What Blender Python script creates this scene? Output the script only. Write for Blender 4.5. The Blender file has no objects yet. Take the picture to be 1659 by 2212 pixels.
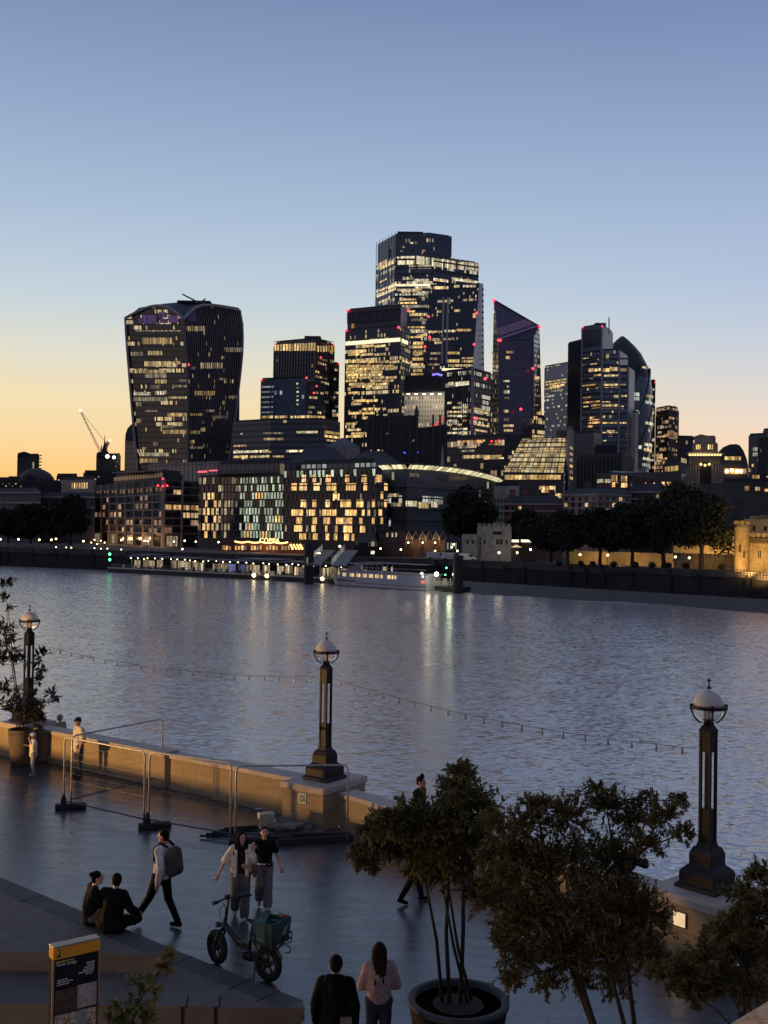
import bpy, bmesh, math, random
from math import sin, cos, pi, radians, atan, sqrt, atan2
from mathutils import Vector, Matrix, noise
V = Vector
S = bpy.context.scene
COL = S.collection
# ------------------------------------------------------------------ camera
CAMZ, FOC, PITCH, ROLL = 7.4, 2350.0, atan(34/2350), 0.015
fwd = V((0, cos(PITCH), sin(PITCH))); up0 = V((0, -sin(PITCH), cos(PITCH))); r0 = V((1, 0, 0))
RIGHT = r0*cos(ROLL)+up0*sin(ROLL); UP = -r0*sin(ROLL)+up0*cos(ROLL)
CAM = V((0, 0, CAMZ))
def ray(u, v): return fwd+RIGHT*((u-829.5)/FOC)+UP*((1106-v)/FOC)
def P(u, v, d):
    r = ray(u, v); return CAM+r*(d/r.y)
def G(u, v, z=0.0):
    r = ray(u, v); return CAM+r*((z-CAMZ)/r.z)
cd = bpy.data.cameras.new('camera'); cam = bpy.data.objects.new('camera', cd); COL.objects.link(cam)
cam.matrix_world = Matrix(((RIGHT.x, UP.x, -fwd.x, 0), (RIGHT.y, UP.y, -fwd.y, 0), (RIGHT.z, UP.z, -fwd.z, CAMZ), (0, 0, 0, 1)))
cd.sensor_fit = 'VERTICAL'; cd.sensor_height = 36; cd.sensor_width = 27; cd.lens = FOC/2212*36
cd.clip_start = 0.1; cd.clip_end = 20000
S.camera = cam
S.view_settings.view_transform = 'Standard'; S.view_settings.look = 'None'
S.view_settings.exposure = 0; S.view_settings.gamma = 1
S.cycles.max_bounces = 6; S.cycles.diffuse_bounces = 2; S.cycles.glossy_bounces = 3; S.cycles.transparent_max_bounces = 12
S.cycles.transmission_bounces = 6
S.cycles.sample_clamp_indirect = 4; S.cycles.use_denoising = True
# ------------------------------------------------------------------ node helpers
def lin(c):
    f = lambda x: x/12.92 if x <= .04045 else ((x+.055)/1.055)**2.4
    return tuple(f(x/255) for x in c[:3])+(1,)
class NT:
    def __init__(s, tree): s.t = tree; s.n = tree.nodes; s.l = tree.links
    def new(s, k, **kw):
        n = s.n.new(k)
        for a, b in kw.items(): setattr(n, a, b)
        return n
    def put(s, sock, x):
        if hasattr(x, 'is_output'): s.l.new(x, sock)
        elif x is not None: sock.default_value = x
    def m(s, op, a, b=None, c=None):
        n = s.new('ShaderNodeMath', operation=op)
        for i, x in enumerate((a, b, c)): s.put(n.inputs[i], x) if x is not None else None
        return n.outputs[0]
    def mix(s, f, a, b):
        n = s.new('ShaderNodeMix', data_type='RGBA'); s.put(n.inputs[0], f); s.put(n.inputs[6], a); s.put(n.inputs[7], b)
        return n.outputs[2]
    def xyz(s, x, y=0.0, z=0.0):
        n = s.new('ShaderNodeCombineXYZ')
        for i, q in enumerate((x, y, z)): s.put(n.inputs[i], q)
        return n.outputs[0]
    def white(s, x, y=0.0, z=0.0):
        n = s.new('ShaderNodeTexWhiteNoise', noise_dimensions='3D'); s.l.new(s.xyz(x, y, z), n.inputs[0]); return n.outputs[0]
    def noise(s, vec, scale, detail=3, rough=.6):
        n = s.new('ShaderNodeTexNoise'); s.l.new(vec, n.inputs['Vector']) if vec is not None else None
        n.inputs['Scale'].default_value = scale; n.inputs['Detail'].default_value = detail; n.inputs['Roughness'].default_value = rough
        return n.outputs[0]
    def ramp(s, fac, stops, interp='LINEAR'):
        n = s.new('ShaderNodeValToRGB'); s.put(n.inputs[0], fac); cr = n.color_ramp; cr.interpolation = interp
        while len(cr.elements) < len(stops): cr.elements.new(0.5)
        for e, (p, c) in zip(cr.elements, stops): e.position = p; e.color = c
        return n.outputs[0]
    def scale(s, vec, sc):
        n = s.new('ShaderNodeVectorMath', operation='MULTIPLY'); s.l.new(vec, n.inputs[0]); n.inputs[1].default_value = sc; return n.outputs[0]
    def bump(s, h, strength, dist):
        n = s.new('ShaderNodeBump'); s.l.new(h, n.inputs['Height']); n.inputs['Strength'].default_value = strength; n.inputs['Distance'].default_value = dist
        return n.outputs[0]
def newmat(name):
    m = bpy.data.materials.new(name); m.use_nodes = True; t = NT(m.node_tree); t.n.clear()
    o = t.new('ShaderNodeOutputMaterial'); b = t.new('ShaderNodeBsdfPrincipled'); t.l.new(b.outputs[0], o.inputs[0])
    return m, t, b, o
def c4(c): return tuple(c)+(1,) if len(c) == 3 else c
MATS = {}
def mat(name, col, rough=.7, metal=0, var=.25, sc=3.0, bump=0, bd=.01, spec=.5, coord='Object'):
    if name in MATS: return MATS[name]
    m, t, b, o = newmat(name); MATS[name] = m
    tc = t.new('ShaderNodeTexCoord').outputs[coord]
    nz = t.noise(tc, sc, 4)
    lo = tuple(x*(1-var) for x in col[:3])+(1,); hi = tuple(min(1, x*(1+var)) for x in col[:3])+(1,)
    t.put(b.inputs['Base Color'], t.ramp(nz, [(.3, lo), (.7, hi)]))
    b.inputs['Roughness'].default_value = rough; b.inputs['Metallic'].default_value = metal; b.inputs['Specular IOR Level'].default_value = spec
    if bump: t.l.new(t.bump(t.noise(tc, sc*6, 3), bump, bd), b.inputs['Normal'])
    return m
def emat(name, col, st, sample=False, base=(.1, .1, .1)):
    if name in MATS: return MATS[name]
    m, t, b, o = newmat(name); MATS[name] = m
    b.inputs['Base Color'].default_value = c4(base); b.inputs['Emission Color'].default_value = c4(col); b.inputs['Emission Strength'].default_value = st
    if not sample: m.cycles.emission_sampling = 'NONE'
    return m
def wmat(name, col, st, bay=1.5, dark=.25, col2=None, glassy=True):
    """lit window strip: panes of uneven brightness with dark bars (UV in metres)"""
    if name in MATS: return MATS[name]
    m, t, b, o = newmat(name); MATS[name] = m
    uv = t.new('ShaderNodeSeparateXYZ'); t.l.new(t.new('ShaderNodeTexCoord').outputs['UV'], uv.inputs[0])
    oi = t.new('ShaderNodeObjectInfo').outputs['Random']
    u = t.m('DIVIDE', uv.outputs[0], bay); cu = t.m('FLOOR', u); fu = t.m('FRACT', u)
    r = t.white(cu, oi, 3.0); r2 = t.white(cu, oi, 9.0)
    r3 = t.white(t.m('FLOOR', t.m('MULTIPLY', u, 2.5)), t.m('FLOOR', t.m('MULTIPLY', uv.outputs[1], 1.1)), oi)
    bar = t.m('MULTIPLY', t.m('GREATER_THAN', fu, .12), 1.0)
    k = t.m('ADD', dark, t.m('MULTIPLY', t.m('POWER', r, 1.6), 1.1))
    k = t.m('MULTIPLY', k, t.m('ADD', .45, t.m('MULTIPLY', r3, .9)))
    k = t.m('MULTIPLY', k, t.m('ADD', .55, t.m('MULTIPLY', oi, .8)))
    k = t.m('MULTIPLY', t.m('MULTIPLY', k, bar), st)
    t.put(b.inputs['Emission Color'], t.mix(r2, c4(col), c4(col2 or tuple(min(1, x*1.0+.1) for x in col))))
    t.put(b.inputs['Emission Strength'], k)
    b.inputs['Base Color'].default_value = (.03, .03, .03, 1); b.inputs['Roughness'].default_value = .2
    m.cycles.emission_sampling = 'NONE'
    return m
def fmat(name, bay=1.5, fl=4.0, glass=(.02, .025, .035), span=(.03, .03, .035), z=1.3, st=1.0, ca=(1, .62, .22), cb=(1, .77, .42), seed=0, mull=.1, sp=.3,
         rough=.15, cl=5, dotz=1.9, metal=0.0):
    """curtain wall: bays x storeys from UV in metres, some rooms lit"""
    if name in MATS: return MATS[name]
    m, t, b, o = newmat(name); MATS[name] = m
    uv = t.new('ShaderNodeSeparateXYZ'); t.l.new(t.new('ShaderNodeTexCoord').outputs['UV'], uv.inputs[0])
    u = t.m('DIVIDE', uv.outputs[0], bay); v = t.m('DIVIDE', uv.outputs[1], fl)
    cu = t.m('FLOOR', u); cv = t.m('FLOOR', v); fu = t.m('FRACT', u); fv = t.m('FRACT', v)
    r1 = t.white(cu, cv, seed+.5); r2 = t.white(t.m('FLOOR', t.m('DIVIDE', cu, cl)), cv, seed+7.5); r3 = t.white(cv, 2.0, seed+3.5)
    sc = t.m('ADD', t.m('MULTIPLY', r1, .17), t.m('ADD', t.m('MULTIPLY', r2, .38), t.m('MULTIPLY', r3, .45)))
    lit = t.m('GREATER_THAN', sc, .5+z*.172)
    r5 = t.white(cu, cv, seed+11.5)
    dot = t.m('MULTIPLY', t.m('GREATER_THAN', r5, .5+dotz*.25), .45)
    mask = t.m('MULTIPLY', t.m('MULTIPLY', t.m('GREATER_THAN', fu, mull), t.m('LESS_THAN', fu, 1-mull)), t.m('GREATER_THAN', fv, sp))
    k = t.m('MULTIPLY', t.m('MAXIMUM', lit, dot), t.m('ADD', .25, r5))
    k = t.m('MULTIPLY', t.m('MULTIPLY', k, mask), st)
    t.put(b.inputs['Base Color'], t.mix(mask, c4(span), t.mix(r1, c4(glass), c4(tuple(x*1.5 for x in glass)))))
    t.put(b.inputs['Roughness'], t.m('ADD', rough, t.m('MULTIPLY', t.m('SUBTRACT', 1.0, mask), .3)))
    b.inputs['Metallic'].default_value = metal
    t.put(b.inputs['Emission Color'], t.mix(r2, c4(ca), c4(cb))); t.put(b.inputs['Emission Strength'], k)
    m.cycles.emission_sampling = 'NONE'
    return m
# ------------------------------------------------------------------ mesh builder
class MB:
    def __init__(s): s.v = []; s.f = []; s.uv = []; s.mi = []
    def poly(s, pts, uv=None, mi=0):
        i = len(s.v); s.v += [tuple(p) for p in pts]; s.f.append(tuple(range(i, i+len(pts)))); s.uv.append(uv); s.mi.append(mi); return s
    def raw(s, vs, fs, mi=0):
        i = len(s.v); s.v += [tuple(p) for p in vs]
        for f in fs: s.f.append(tuple(i+k for k in f)); s.uv.append(None); s.mi.append(mi)
        return s
    def box(s, c, sz, rz=0, mi=0, M=None):
        x, y, z = (q/2 for q in sz); R = M if M is not None else Matrix.Rotation(rz, 3, 'Z'); c = V(c)
        vs = [c+R@V((a*x, b*y, d*z)) for a, b, d in ((-1, -1, -1), (1, -1, -1), (1, 1, -1), (-1, 1, -1), (-1, -1, 1), (1, -1, 1), (1, 1, 1), (-1, 1, 1))]
        return s.raw(vs, [(0, 3, 2, 1), (4, 5, 6, 7), (0, 1, 5, 4), (1, 2, 6, 5), (2, 3, 7, 6), (3, 0, 4, 7)], mi)
    def prism(s, foot, z0, z1, mi=0, cap=True):
        n = len(foot); acc = 0
        for i in range(n):
            a = foot[i]; b = foot[(i+1) % n]; L = sqrt((a[0]-b[0])**2+(a[1]-b[1])**2)
            s.poly([(a[0], a[1], z0), (b[0], b[1], z0), (b[0], b[1], z1), (a[0], a[1], z1)], [(acc, 0), (acc+L, 0), (acc+L, z1-z0), (acc, z1-z0)], mi); acc += L
        if cap:
            s.poly([(a[0], a[1], z1) for a in foot], None, mi); s.poly([(a[0], a[1], z0) for a in reversed(foot)], None, mi)
        return s
    def tube(s, pts, r, n=8, mi=0, cap=True):
        pts = [V(p) for p in pts]; rs = r if isinstance(r, (list, tuple)) else [r]*len(pts); rings = []; u = None
        for i, p in enumerate(pts):
            t = (pts[min(i+1, len(pts)-1)]-pts[max(i-1, 0)]); t = t.normalized() if t.length > 1e-9 else V((0, 0, 1))
            if u is None: u = t.orthogonal().normalized()
            u = u-t*u.dot(t); u = u.normalized() if u.length > 1e-6 else t.orthogonal().normalized(); w = t.cross(u)
            rings.append([p+(u*cos(2*pi*k/n)+w*sin(2*pi*k/n))*rs[i] for k in range(n)])
        vs = [q for R in rings for q in R]; fs = []
        for i in range(len(pts)-1):
            for k in range(n): fs.append((i*n+k, i*n+(k+1) % n, (i+1)*n+(k+1) % n, (i+1)*n+k))
        if cap: fs += [tuple(range(n-1, -1, -1)), tuple((len(pts)-1)*n+k for k in range(n))]
        return s.raw(vs, fs, mi)
    def lathe(s, prof, c=(0, 0, 0), n=20, mi=0, rot=0):
        c = V(c); vs = []; fs = []
        for r, z in prof: vs += [c+V((r*cos(rot+2*pi*k/n), r*sin(rot+2*pi*k/n), z)) for k in range(n)]
        for i in range(len(prof)-1):
            for k in range(n): fs.append((i*n+k, i*n+(k+1) % n, (i+1)*n+(k+1) % n, (i+1)*n+k))
        if prof[0][0] > 1e-4: fs.append(tuple(range(n-1, -1, -1)))
        if prof[-1][0] > 1e-4: fs.append(tuple((len(prof)-1)*n+k for k in range(n)))
        return s.raw(vs, fs, mi)
    def ell(s, c, r, n=14, mi=0, M=None):
        if not isinstance(r, (tuple, list)): r = (r, r, r)
        M = M or Matrix.Identity(3); c = V(c); m = n//2; vs = [c+M@V((0, 0, -r[2]))]; fs = []
        for i in range(1, m):
            a = -pi/2+pi*i/m
            vs += [c+M@V((r[0]*cos(a)*cos(2*pi*k/n), r[1]*cos(a)*sin(2*pi*k/n), r[2]*sin(a))) for k in range(n)]
        vs.append(c+M@V((0, 0, r[2])))
        for k in range(n): fs.append((0, 1+(k+1) % n, 1+k))
        for i in range(m-2):
            for k in range(n): fs.append((1+i*n+k, 1+i*n+(k+1) % n, 1+(i+1)*n+(k+1) % n, 1+(i+1)*n+k))
        b = 1+(m-2)*n
        for k in range(n): fs.append((b+k, b+(k+1) % n, len(vs)-1))
        return s.raw(vs, fs, mi)
    def cap(s, a, ra, b, rb, n=12, mi=0):
        a = V(a); b = V(b); d = b-a; L = d.length
        if L < 1e-5: return s.ell(a, max(ra, rb), n, mi)
        t = d/L; pts = []; rs = []
        for k in range(5):
            q = -pi/2+pi/2*k/4; pts.append(a+t*ra*sin(q)); rs.append(max(.0005, ra*cos(q)))
        for k in range(5):
            q = pi/2*k/4; pts.append(b+t*rb*sin(q)); rs.append(max(.0005, rb*cos(q)))
        return s.tube(pts, rs, n, mi)
    def build(s, name, mats, parent=None, smooth=False, bevel=0):
        me = bpy.data.meshes.new(name); me.from_pydata(s.v, [], s.f)
        for m in (mats if isinstance(mats, (list, tuple)) else [mats]): me.materials.append(m)
        if any(u for u in s.uv):
            ul = me.uv_layers.new(name='UVMap').data
            for p, u in zip(me.polygons, s.uv):
                if u:
                    for li, q in zip(p.loop_indices, u): ul[li].uv = q
        if len(set(s.mi)) > 1:
            for p, k in zip(me.polygons, s.mi): p.material_index = k
        if smooth:
            for p in me.polygons: p.use_smooth = True
        me.update()
        o = bpy.data.objects.new(name, me); COL.objects.link(o)
        if parent is not None:
            o.parent = parent
            if parent.type == 'EMPTY': o.matrix_parent_inverse = Matrix.Translation(-V(parent['_l'])) if '_l' in parent else Matrix.Identity(4)
        if bevel:
            b = o.modifiers.new('bevel', 'BEVEL'); b.width = bevel; b.segments = 2; b.limit_method = 'ANGLE'
        return o
BAKE = []
def bake_all():
    bpy.context.view_layer.update(); dg = bpy.context.evaluated_depsgraph_get()
    out = [(o, bpy.data.meshes.new_from_object(o.evaluated_get(dg))) for o in BAKE]
    for o, me in out:
        o.modifiers.clear(); o.data = me
        for p in me.polygons: p.use_smooth = True
def tag(o, label, cat, group=None, kind=None):
    o['label'] = label; o['category'] = cat
    if group: o['group'] = group
    o['kind'] = kind or 'thing'
    return o
def thing(name, label, cat, loc=(0, 0, 0), group=None):
    o = bpy.data.objects.new(name, None); COL.objects.link(o); o.location = loc; o['_l'] = tuple(loc)
    o.empty_display_size = .2
    return tag(o, label, cat, group)
def struct(o, label=None):
    o['kind'] = 'structure'
    if label: o['label'] = label
    return o
def dup(root, loc, rz=0, label=None, group=None, sc=1):
    r = root.copy(); COL.objects.link(r); r.location = loc; r.rotation_euler = (0, 0, rz); r.scale = (sc, sc, sc)
    if label: r['label'] = label
    if group: r['group'] = group
    for ch in list(root.children):
        c = ch.copy(); COL.objects.link(c); c.parent = r
        for g in list(ch.children):
            d = g.copy(); COL.objects.link(d); d.parent = c
    return r
# ------------------------------------------------------------------ world: dusk sky, glow low on the left
SUNAZ = radians(-21)      # glow direction, left of the view axis
w = bpy.data.worlds.new('World'); S.world = w; w.use_nodes = True; t = NT(w.node_tree); t.n.clear()
wo = t.new('ShaderNodeOutputWorld'); bg = t.new('ShaderNodeBackground'); bg2 = t.new('ShaderNodeBackground'); ad = t.new('ShaderNodeAddShader')
sky = t.new('ShaderNodeTexSky', sky_type='NISHITA', sun_disc=False, sun_elevation=radians(-1), sun_rotation=SUNAZ)
t.l.new(sky.outputs[0], bg2.inputs[0]); bg2.inputs[1].default_value = 0.02
sp = t.new('ShaderNodeSeparateXYZ'); t.l.new(t.new('ShaderNodeTexCoord').outputs['Generated'], sp.inputs[0])
x, y, z = sp.outputs
h = t.m('SQRT', t.m('ADD', t.m('MULTIPLY', x, x), t.m('ADD', t.m('MULTIPLY', y, y), 1e-6)))
dt = t.m('DIVIDE', t.m('ADD', t.m('MULTIPLY', x, sin(SUNAZ)), t.m('MULTIPLY', y, cos(SUNAZ))), h)
zz = t.m('MAXIMUM', z, 0.0)
L = t.ramp(zz, [(0, lin((247, 168, 88))), (.045, lin((250, 203, 130))), (.075, lin((246, 213, 160))), (.11, lin((240, 221, 178))), (.15, lin((222, 220, 204))), (.20, lin((194, 209, 219))),
               (.27, lin((169, 189, 214))), (.35, lin((145, 167, 200))), (.44, lin((118, 140, 178))), (.6, lin((108, 126, 162))), (1, lin((108, 118, 150)))])
R = t.ramp(zz, [(0, lin((250, 200, 158))), (.05, lin((251, 213, 177))), (.085, lin((243, 217, 194))), (.12, lin((222, 214, 208))), (.165, lin((196, 205, 219))), (.22, lin((175, 192, 219))),
               (.28, lin((160, 179, 211))), (.35, lin((140, 160, 198))), (.44, lin((115, 133, 176))), (.6, lin((104, 122, 162))), (1, lin((108, 118, 150)))])
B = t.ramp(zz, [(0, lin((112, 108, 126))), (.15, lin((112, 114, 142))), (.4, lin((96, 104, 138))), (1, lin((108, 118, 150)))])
def smooth(a, lo, hi):
    n = t.new('ShaderNodeMapRange', interpolation_type='SMOOTHSTEP'); t.put(n.inputs[0], a); n.inputs[1].default_value = lo; n.inputs[2].default_value = hi; return n.outputs[0]
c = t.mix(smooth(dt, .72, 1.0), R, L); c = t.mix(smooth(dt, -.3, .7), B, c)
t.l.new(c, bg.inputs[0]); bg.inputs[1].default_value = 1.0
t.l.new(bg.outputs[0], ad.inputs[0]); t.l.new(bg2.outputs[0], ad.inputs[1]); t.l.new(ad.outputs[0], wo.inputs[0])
sl = bpy.data.lights.new('sun', 'SUN'); sl.energy = 0.05; sl.angle = radians(10); sl.color = (1, .7, .4)
so = bpy.data.objects.new('sun', sl); COL.objects.link(so); so.rotation_euler = V((sin(SUNAZ)*-1, cos(SUNAZ)*-1, -.03)).to_track_quat('-Z', 'Y').to_euler()
def lamp(name, loc, power, col=(1, .62, .28), radius=.3, kind='POINT', target=None, angle=100):
    l = bpy.data.lights.new(name, kind); l.energy = power; l.color = col; l.shadow_soft_size = radius
    o = bpy.data.objects.new(name, l); COL.objects.link(o); o.location = loc
    if kind == 'SPOT': l.spot_size = radians(angle); l.spot_blend = .6
    if target is not None: o.rotation_euler = (V(target)-V(loc)).to_track_quat('-Z', 'Y').to_euler()
    return o
# ================================================================== SETTING
ZW = -7.0
def xy(p): return (p.x, p.y)
# water
m, t, b, o = newmat('river_water'); MATS['water'] = m
tc = t.new('ShaderNodeTexCoord').outputs['Object']
def ncol(sc, scale, det):
    n = t.new('ShaderNodeTexNoise'); t.l.new(t.scale(tc, sc), n.inputs['Vector']); n.inputs['Scale'].default_value = scale; n.inputs['Detail'].default_value = det; n.inputs['Roughness'].default_value = .55
    q = t.new('ShaderNodeVectorMath', operation='SUBTRACT'); t.l.new(n.outputs['Color'], q.inputs[0]); q.inputs[1].default_value = (.5, .5, .5); return q.outputs[0]
def vadd(a, b_): q = t.new('ShaderNodeVectorMath', operation='ADD'); t.l.new(a, q.inputs[0]); t.l.new(b_, q.inputs[1]); return q.outputs[0]
calm = t.m('ADD', .55, t.m('MULTIPLY', t.noise(t.scale(tc, (.010, .03, 1)), 1.0, 3), .9))
sl = vadd(t.scale(ncol((1.8, 5.0, 1), 1.0, 4), (.60, .88, 0)), t.scale(ncol((.30, .8, 1), 1.0, 3), (.10, .16, 0)))
sv = t.new('ShaderNodeVectorMath', operation='SCALE'); t.l.new(sl, sv.inputs[0]); t.l.new(calm, sv.inputs['Scale'])
cn = t.new('ShaderNodeVectorMath', operation='ADD'); t.l.new(sv.outputs[0], cn.inputs[0]); cn.inputs[1].default_value = (0, -.01, 1)
nn = t.new('ShaderNodeVectorMath', operation='NORMALIZE'); t.l.new(cn.outputs[0], nn.inputs[0])
t.l.new(nn.outputs[0], b.inputs['Normal'])
b.inputs['Base Color'].default_value = (.44, .375, .345, 1); b.inputs['IOR'].default_value = 3.7
b.inputs['Roughness'].default_value = .17
mw = MB(); mw.poly([(-3000, 12, ZW), (2500, 12, ZW), (2500, 900, ZW), (-3000, 900, ZW)])
struct(mw.build('river', m), 'rippled grey river at dusk')
# far bank ground
BANK = [(-900, 640), (-300, 430), (-126, 358), (-84, 336), (-38, 309), (17, 288), (52, 256), (77, 226), (130, 170), (500, -120)]
m_gnd = mat('bank_paving', (.05, .048, .045), .8)
mb = MB(); mb.poly([(x, y, -1.2) for x, y in BANK]+[(9000, 9000, -1.2), (-9000, 9000, -1.2)])
struct(mb.build('ground', m_gnd), 'dark paved ground of the far bank')
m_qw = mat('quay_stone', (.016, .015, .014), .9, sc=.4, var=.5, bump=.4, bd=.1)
q = MB()
for i in range(len(BANK)-1):
    a, c = V(BANK[i]+(0,)), V(BANK[i+1]+(0,)); d = (c-a).normalized(); nn = V((-d.y, d.x, 0))
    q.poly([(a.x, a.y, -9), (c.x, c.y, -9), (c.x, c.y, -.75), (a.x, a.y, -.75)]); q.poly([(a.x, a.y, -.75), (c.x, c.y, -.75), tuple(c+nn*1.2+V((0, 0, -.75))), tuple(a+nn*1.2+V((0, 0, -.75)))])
    k = 0; RB = random.Random(i)
    while k < (c-a).length and abs(a.x) < 400:
        p = a+d*k-nn*.18; q.box((p.x, p.y, -3.4), (RB.uniform(.3, .8), .35, RB.uniform(3.5, 5.6)), atan2(d.y, d.x)); k += RB.uniform(3, 14)
for i in range(len(BANK)-1):
    a, c = V(BANK[i]+(0,)), V(BANK[i+1]+(0,)); d = (c-a).normalized(); nn = V((d.y, -d.x, 0))*.25; R_ = random.Random(i+9); k = 0; L_ = (c-a).length
    while k < L_ and L_ < 150:
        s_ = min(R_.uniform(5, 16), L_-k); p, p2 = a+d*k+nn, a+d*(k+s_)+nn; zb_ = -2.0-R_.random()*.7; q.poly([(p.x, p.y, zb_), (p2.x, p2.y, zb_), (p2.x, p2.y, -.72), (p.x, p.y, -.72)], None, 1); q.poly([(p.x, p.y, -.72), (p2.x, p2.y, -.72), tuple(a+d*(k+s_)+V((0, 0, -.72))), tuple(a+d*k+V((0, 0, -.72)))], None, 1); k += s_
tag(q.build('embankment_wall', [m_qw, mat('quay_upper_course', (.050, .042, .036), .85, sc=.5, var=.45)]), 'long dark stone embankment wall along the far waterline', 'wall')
# foreshore: grey mud bank exposed at low tide, right of the pier
f = MB(); top = []; bot = []
for i in range(41):
    k = i/40; u = 985+k*760
    e = sin(k*9)*4+noise.noise(V((k*7, 1, 0)))*6
    top.append(P(u, 1252+k*44, 0.001+1) if 0 else G(u, 1254+k*46, -5.2)); bot.append(G(u, 1278+k*52+e*.6, ZW-.05))
for i in range(40):
    for j in range(6):
        s0, s1 = j/6, (j+1)/6
        f.poly([bot[i].lerp(top[i], s0), bot[i+1].lerp(top[i+1], s0), bot[i+1].lerp(top[i+1], s1), bot[i].lerp(top[i], s1)])
struct(f.build('foreshore', mat('river_mud', (.088, .075, .068), .9, sc=1.2, var=.4, bump=.6, bd=.15), smooth=True), 'grey mud foreshore below the wharf wall')
# near side promenade
WALL = [(-34, 45), (-16, 37.2), (-11.3, 34.7), (-1.48, 27.5), (5.62, 19.4), (12.6, 11)]
m, t, b, o = newmat('promenade_paving')
tc = t.new('ShaderNodeTexCoord').outputs['Object']
mp = t.new('ShaderNodeMapping'); t.l.new(tc, mp.inputs[0]); mp.inputs['Rotation'].default_value = (0, 0, radians(12))
br = t.new('ShaderNodeTexBrick'); t.l.new(mp.outputs[0], br.inputs[0]); br.inputs['Scale'].default_value = 1; br.inputs['Brick Width'].default_value = .9; br.inputs['Row Height'].default_value = .42
br.inputs['Mortar Size'].default_value = .02; br.inputs['Color1'].default_value = (.040, .043, .048, 1); br.inputs['Color2'].default_value = (.085, .087, .095, 1); br.inputs['Mortar'].default_value = (.012, .012, .014, 1)
nz = t.noise(tc, .7, 5); t.put(b.inputs['Base Color'], t.mix(t.m('MULTIPLY', t.m('SUBTRACT', nz, .25), 1.3), br.outputs[0], (.028, .028, .031, 1)))
t.put(b.inputs['Roughness'], t.m('ADD', .14, t.m('MULTIPLY', t.noise(t.scale(tc, (.6, 2.2, 1)), 1.5, 5), .30)))
b.inputs['Specular IOR Level'].default_value = .9; b.inputs['IOR'].default_value = 1.7
hb = t.m('ADD', t.m('MULTIPLY', br.outputs[1], -1.0), t.m('MULTIPLY', t.noise(t.scale(tc, (1, 3, 1)), 5, 3), 1.2))
t.l.new(t.bump(hb, .35, .012), b.inputs['Normal'])
pr = MB(); pr.prism([(12.6, 2), (12.6, 11)]+[WALL[4], WALL[3], WALL[2], WALL[1], WALL[0]]+[(-34, 43), (-7.6, 21.5), (-1.12, 16.85), (-1.05, 2)], -9, 0)
struct(pr.build('promenade', m), 'dark wet looking paved riverside promenade')
lp = MB(); lp.poly([(-40, -6, -.9), (-1.0, -6, -.9), (-1.0, 17, -.9), (-12, 26, -.9), (-40, 46, -.9)])
struct(lp.build('lower_plaza', mat('lower_paving', (.06, .05, .042), .7)), 'sunken paving below the stepped terrace')
ld = MB(); ld.box((-10.6, 35.9, -4.8), (3.4, 1.6, 8.4), -.64); struct(ld.build('quay_ledge', m_qw))
# stepped terrace slabs (lower left)
m_slab = mat('granite_slab', (.115, .098, .082), .8, sc=2.2, var=.22, bump=.15, bd=.004)
m_sband = mat('granite_band', (.065, .057, .050), .75, sc=2.2, var=.2)
m_joint = mat('slab_joint', (.012, .012, .012), .9)
def slab(name, label, far0, far1, yfront, xl, z, joints):
    s = MB(); a = V(far0); c = V(far1); d = (c-a).normalized(); e = a-d*((a.x-xl)/d.x)
    s.prism([(xl, yfront), (c.x+.05, yfront), (c.x, c.y), (e.x, e.y)], -.9, z)
    nn = V((-d.y, d.x)) if d.x < 0 else V((d.y, -d.x)); w = .42   # towards the viewer
    s.poly([(e.x, e.y, z+.004), (e.x+nn.x*w, e.y+nn.y*w, z+.004), (c.x+nn.x*w-.02, max(yfront+.005, c.y+nn.y*w), z+.004), (c.x, c.y, z+.004)], None, 1)
    for jx in joints:
        p = a+d*((jx-a.x)/d.x); pe = p+nn*.42
        ang = atan2(nn.y-.25, nn.x-.55)
        s.box(((p.x+pe.x)/2-.05, (p.y+pe.y)/2, z+.003), (.5, .022, .008), atan2(nn.y, nn.x), 2)
        s.box((jx-.9, yfront+.16, z+.002), (.03, .4, .008), .1, 2); s.box((jx-.94, yfront-.002, (z-.9)/2+.1), (.05, .02, z+.7), 0, 2)
    o = s.build(name, [m_slab, m_sband, m_joint]); return tag(o, label, 'terrace step')
slab('terrace_slab', 'raised grey granite terrace slab the two people in black sit on', (-7.6, 21.55), (-3.42, 17.98), 17.7, -22, .45, [-11, -8.6, -6.2, -4.2])
slab('terrace_slab', 'low granite terrace slab running to a point beside the parked bike', (-3.57, 18.85), (-1.14, 16.87), 16.6, -22, .10, [-3.1, -2.0, -1.5])
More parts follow.
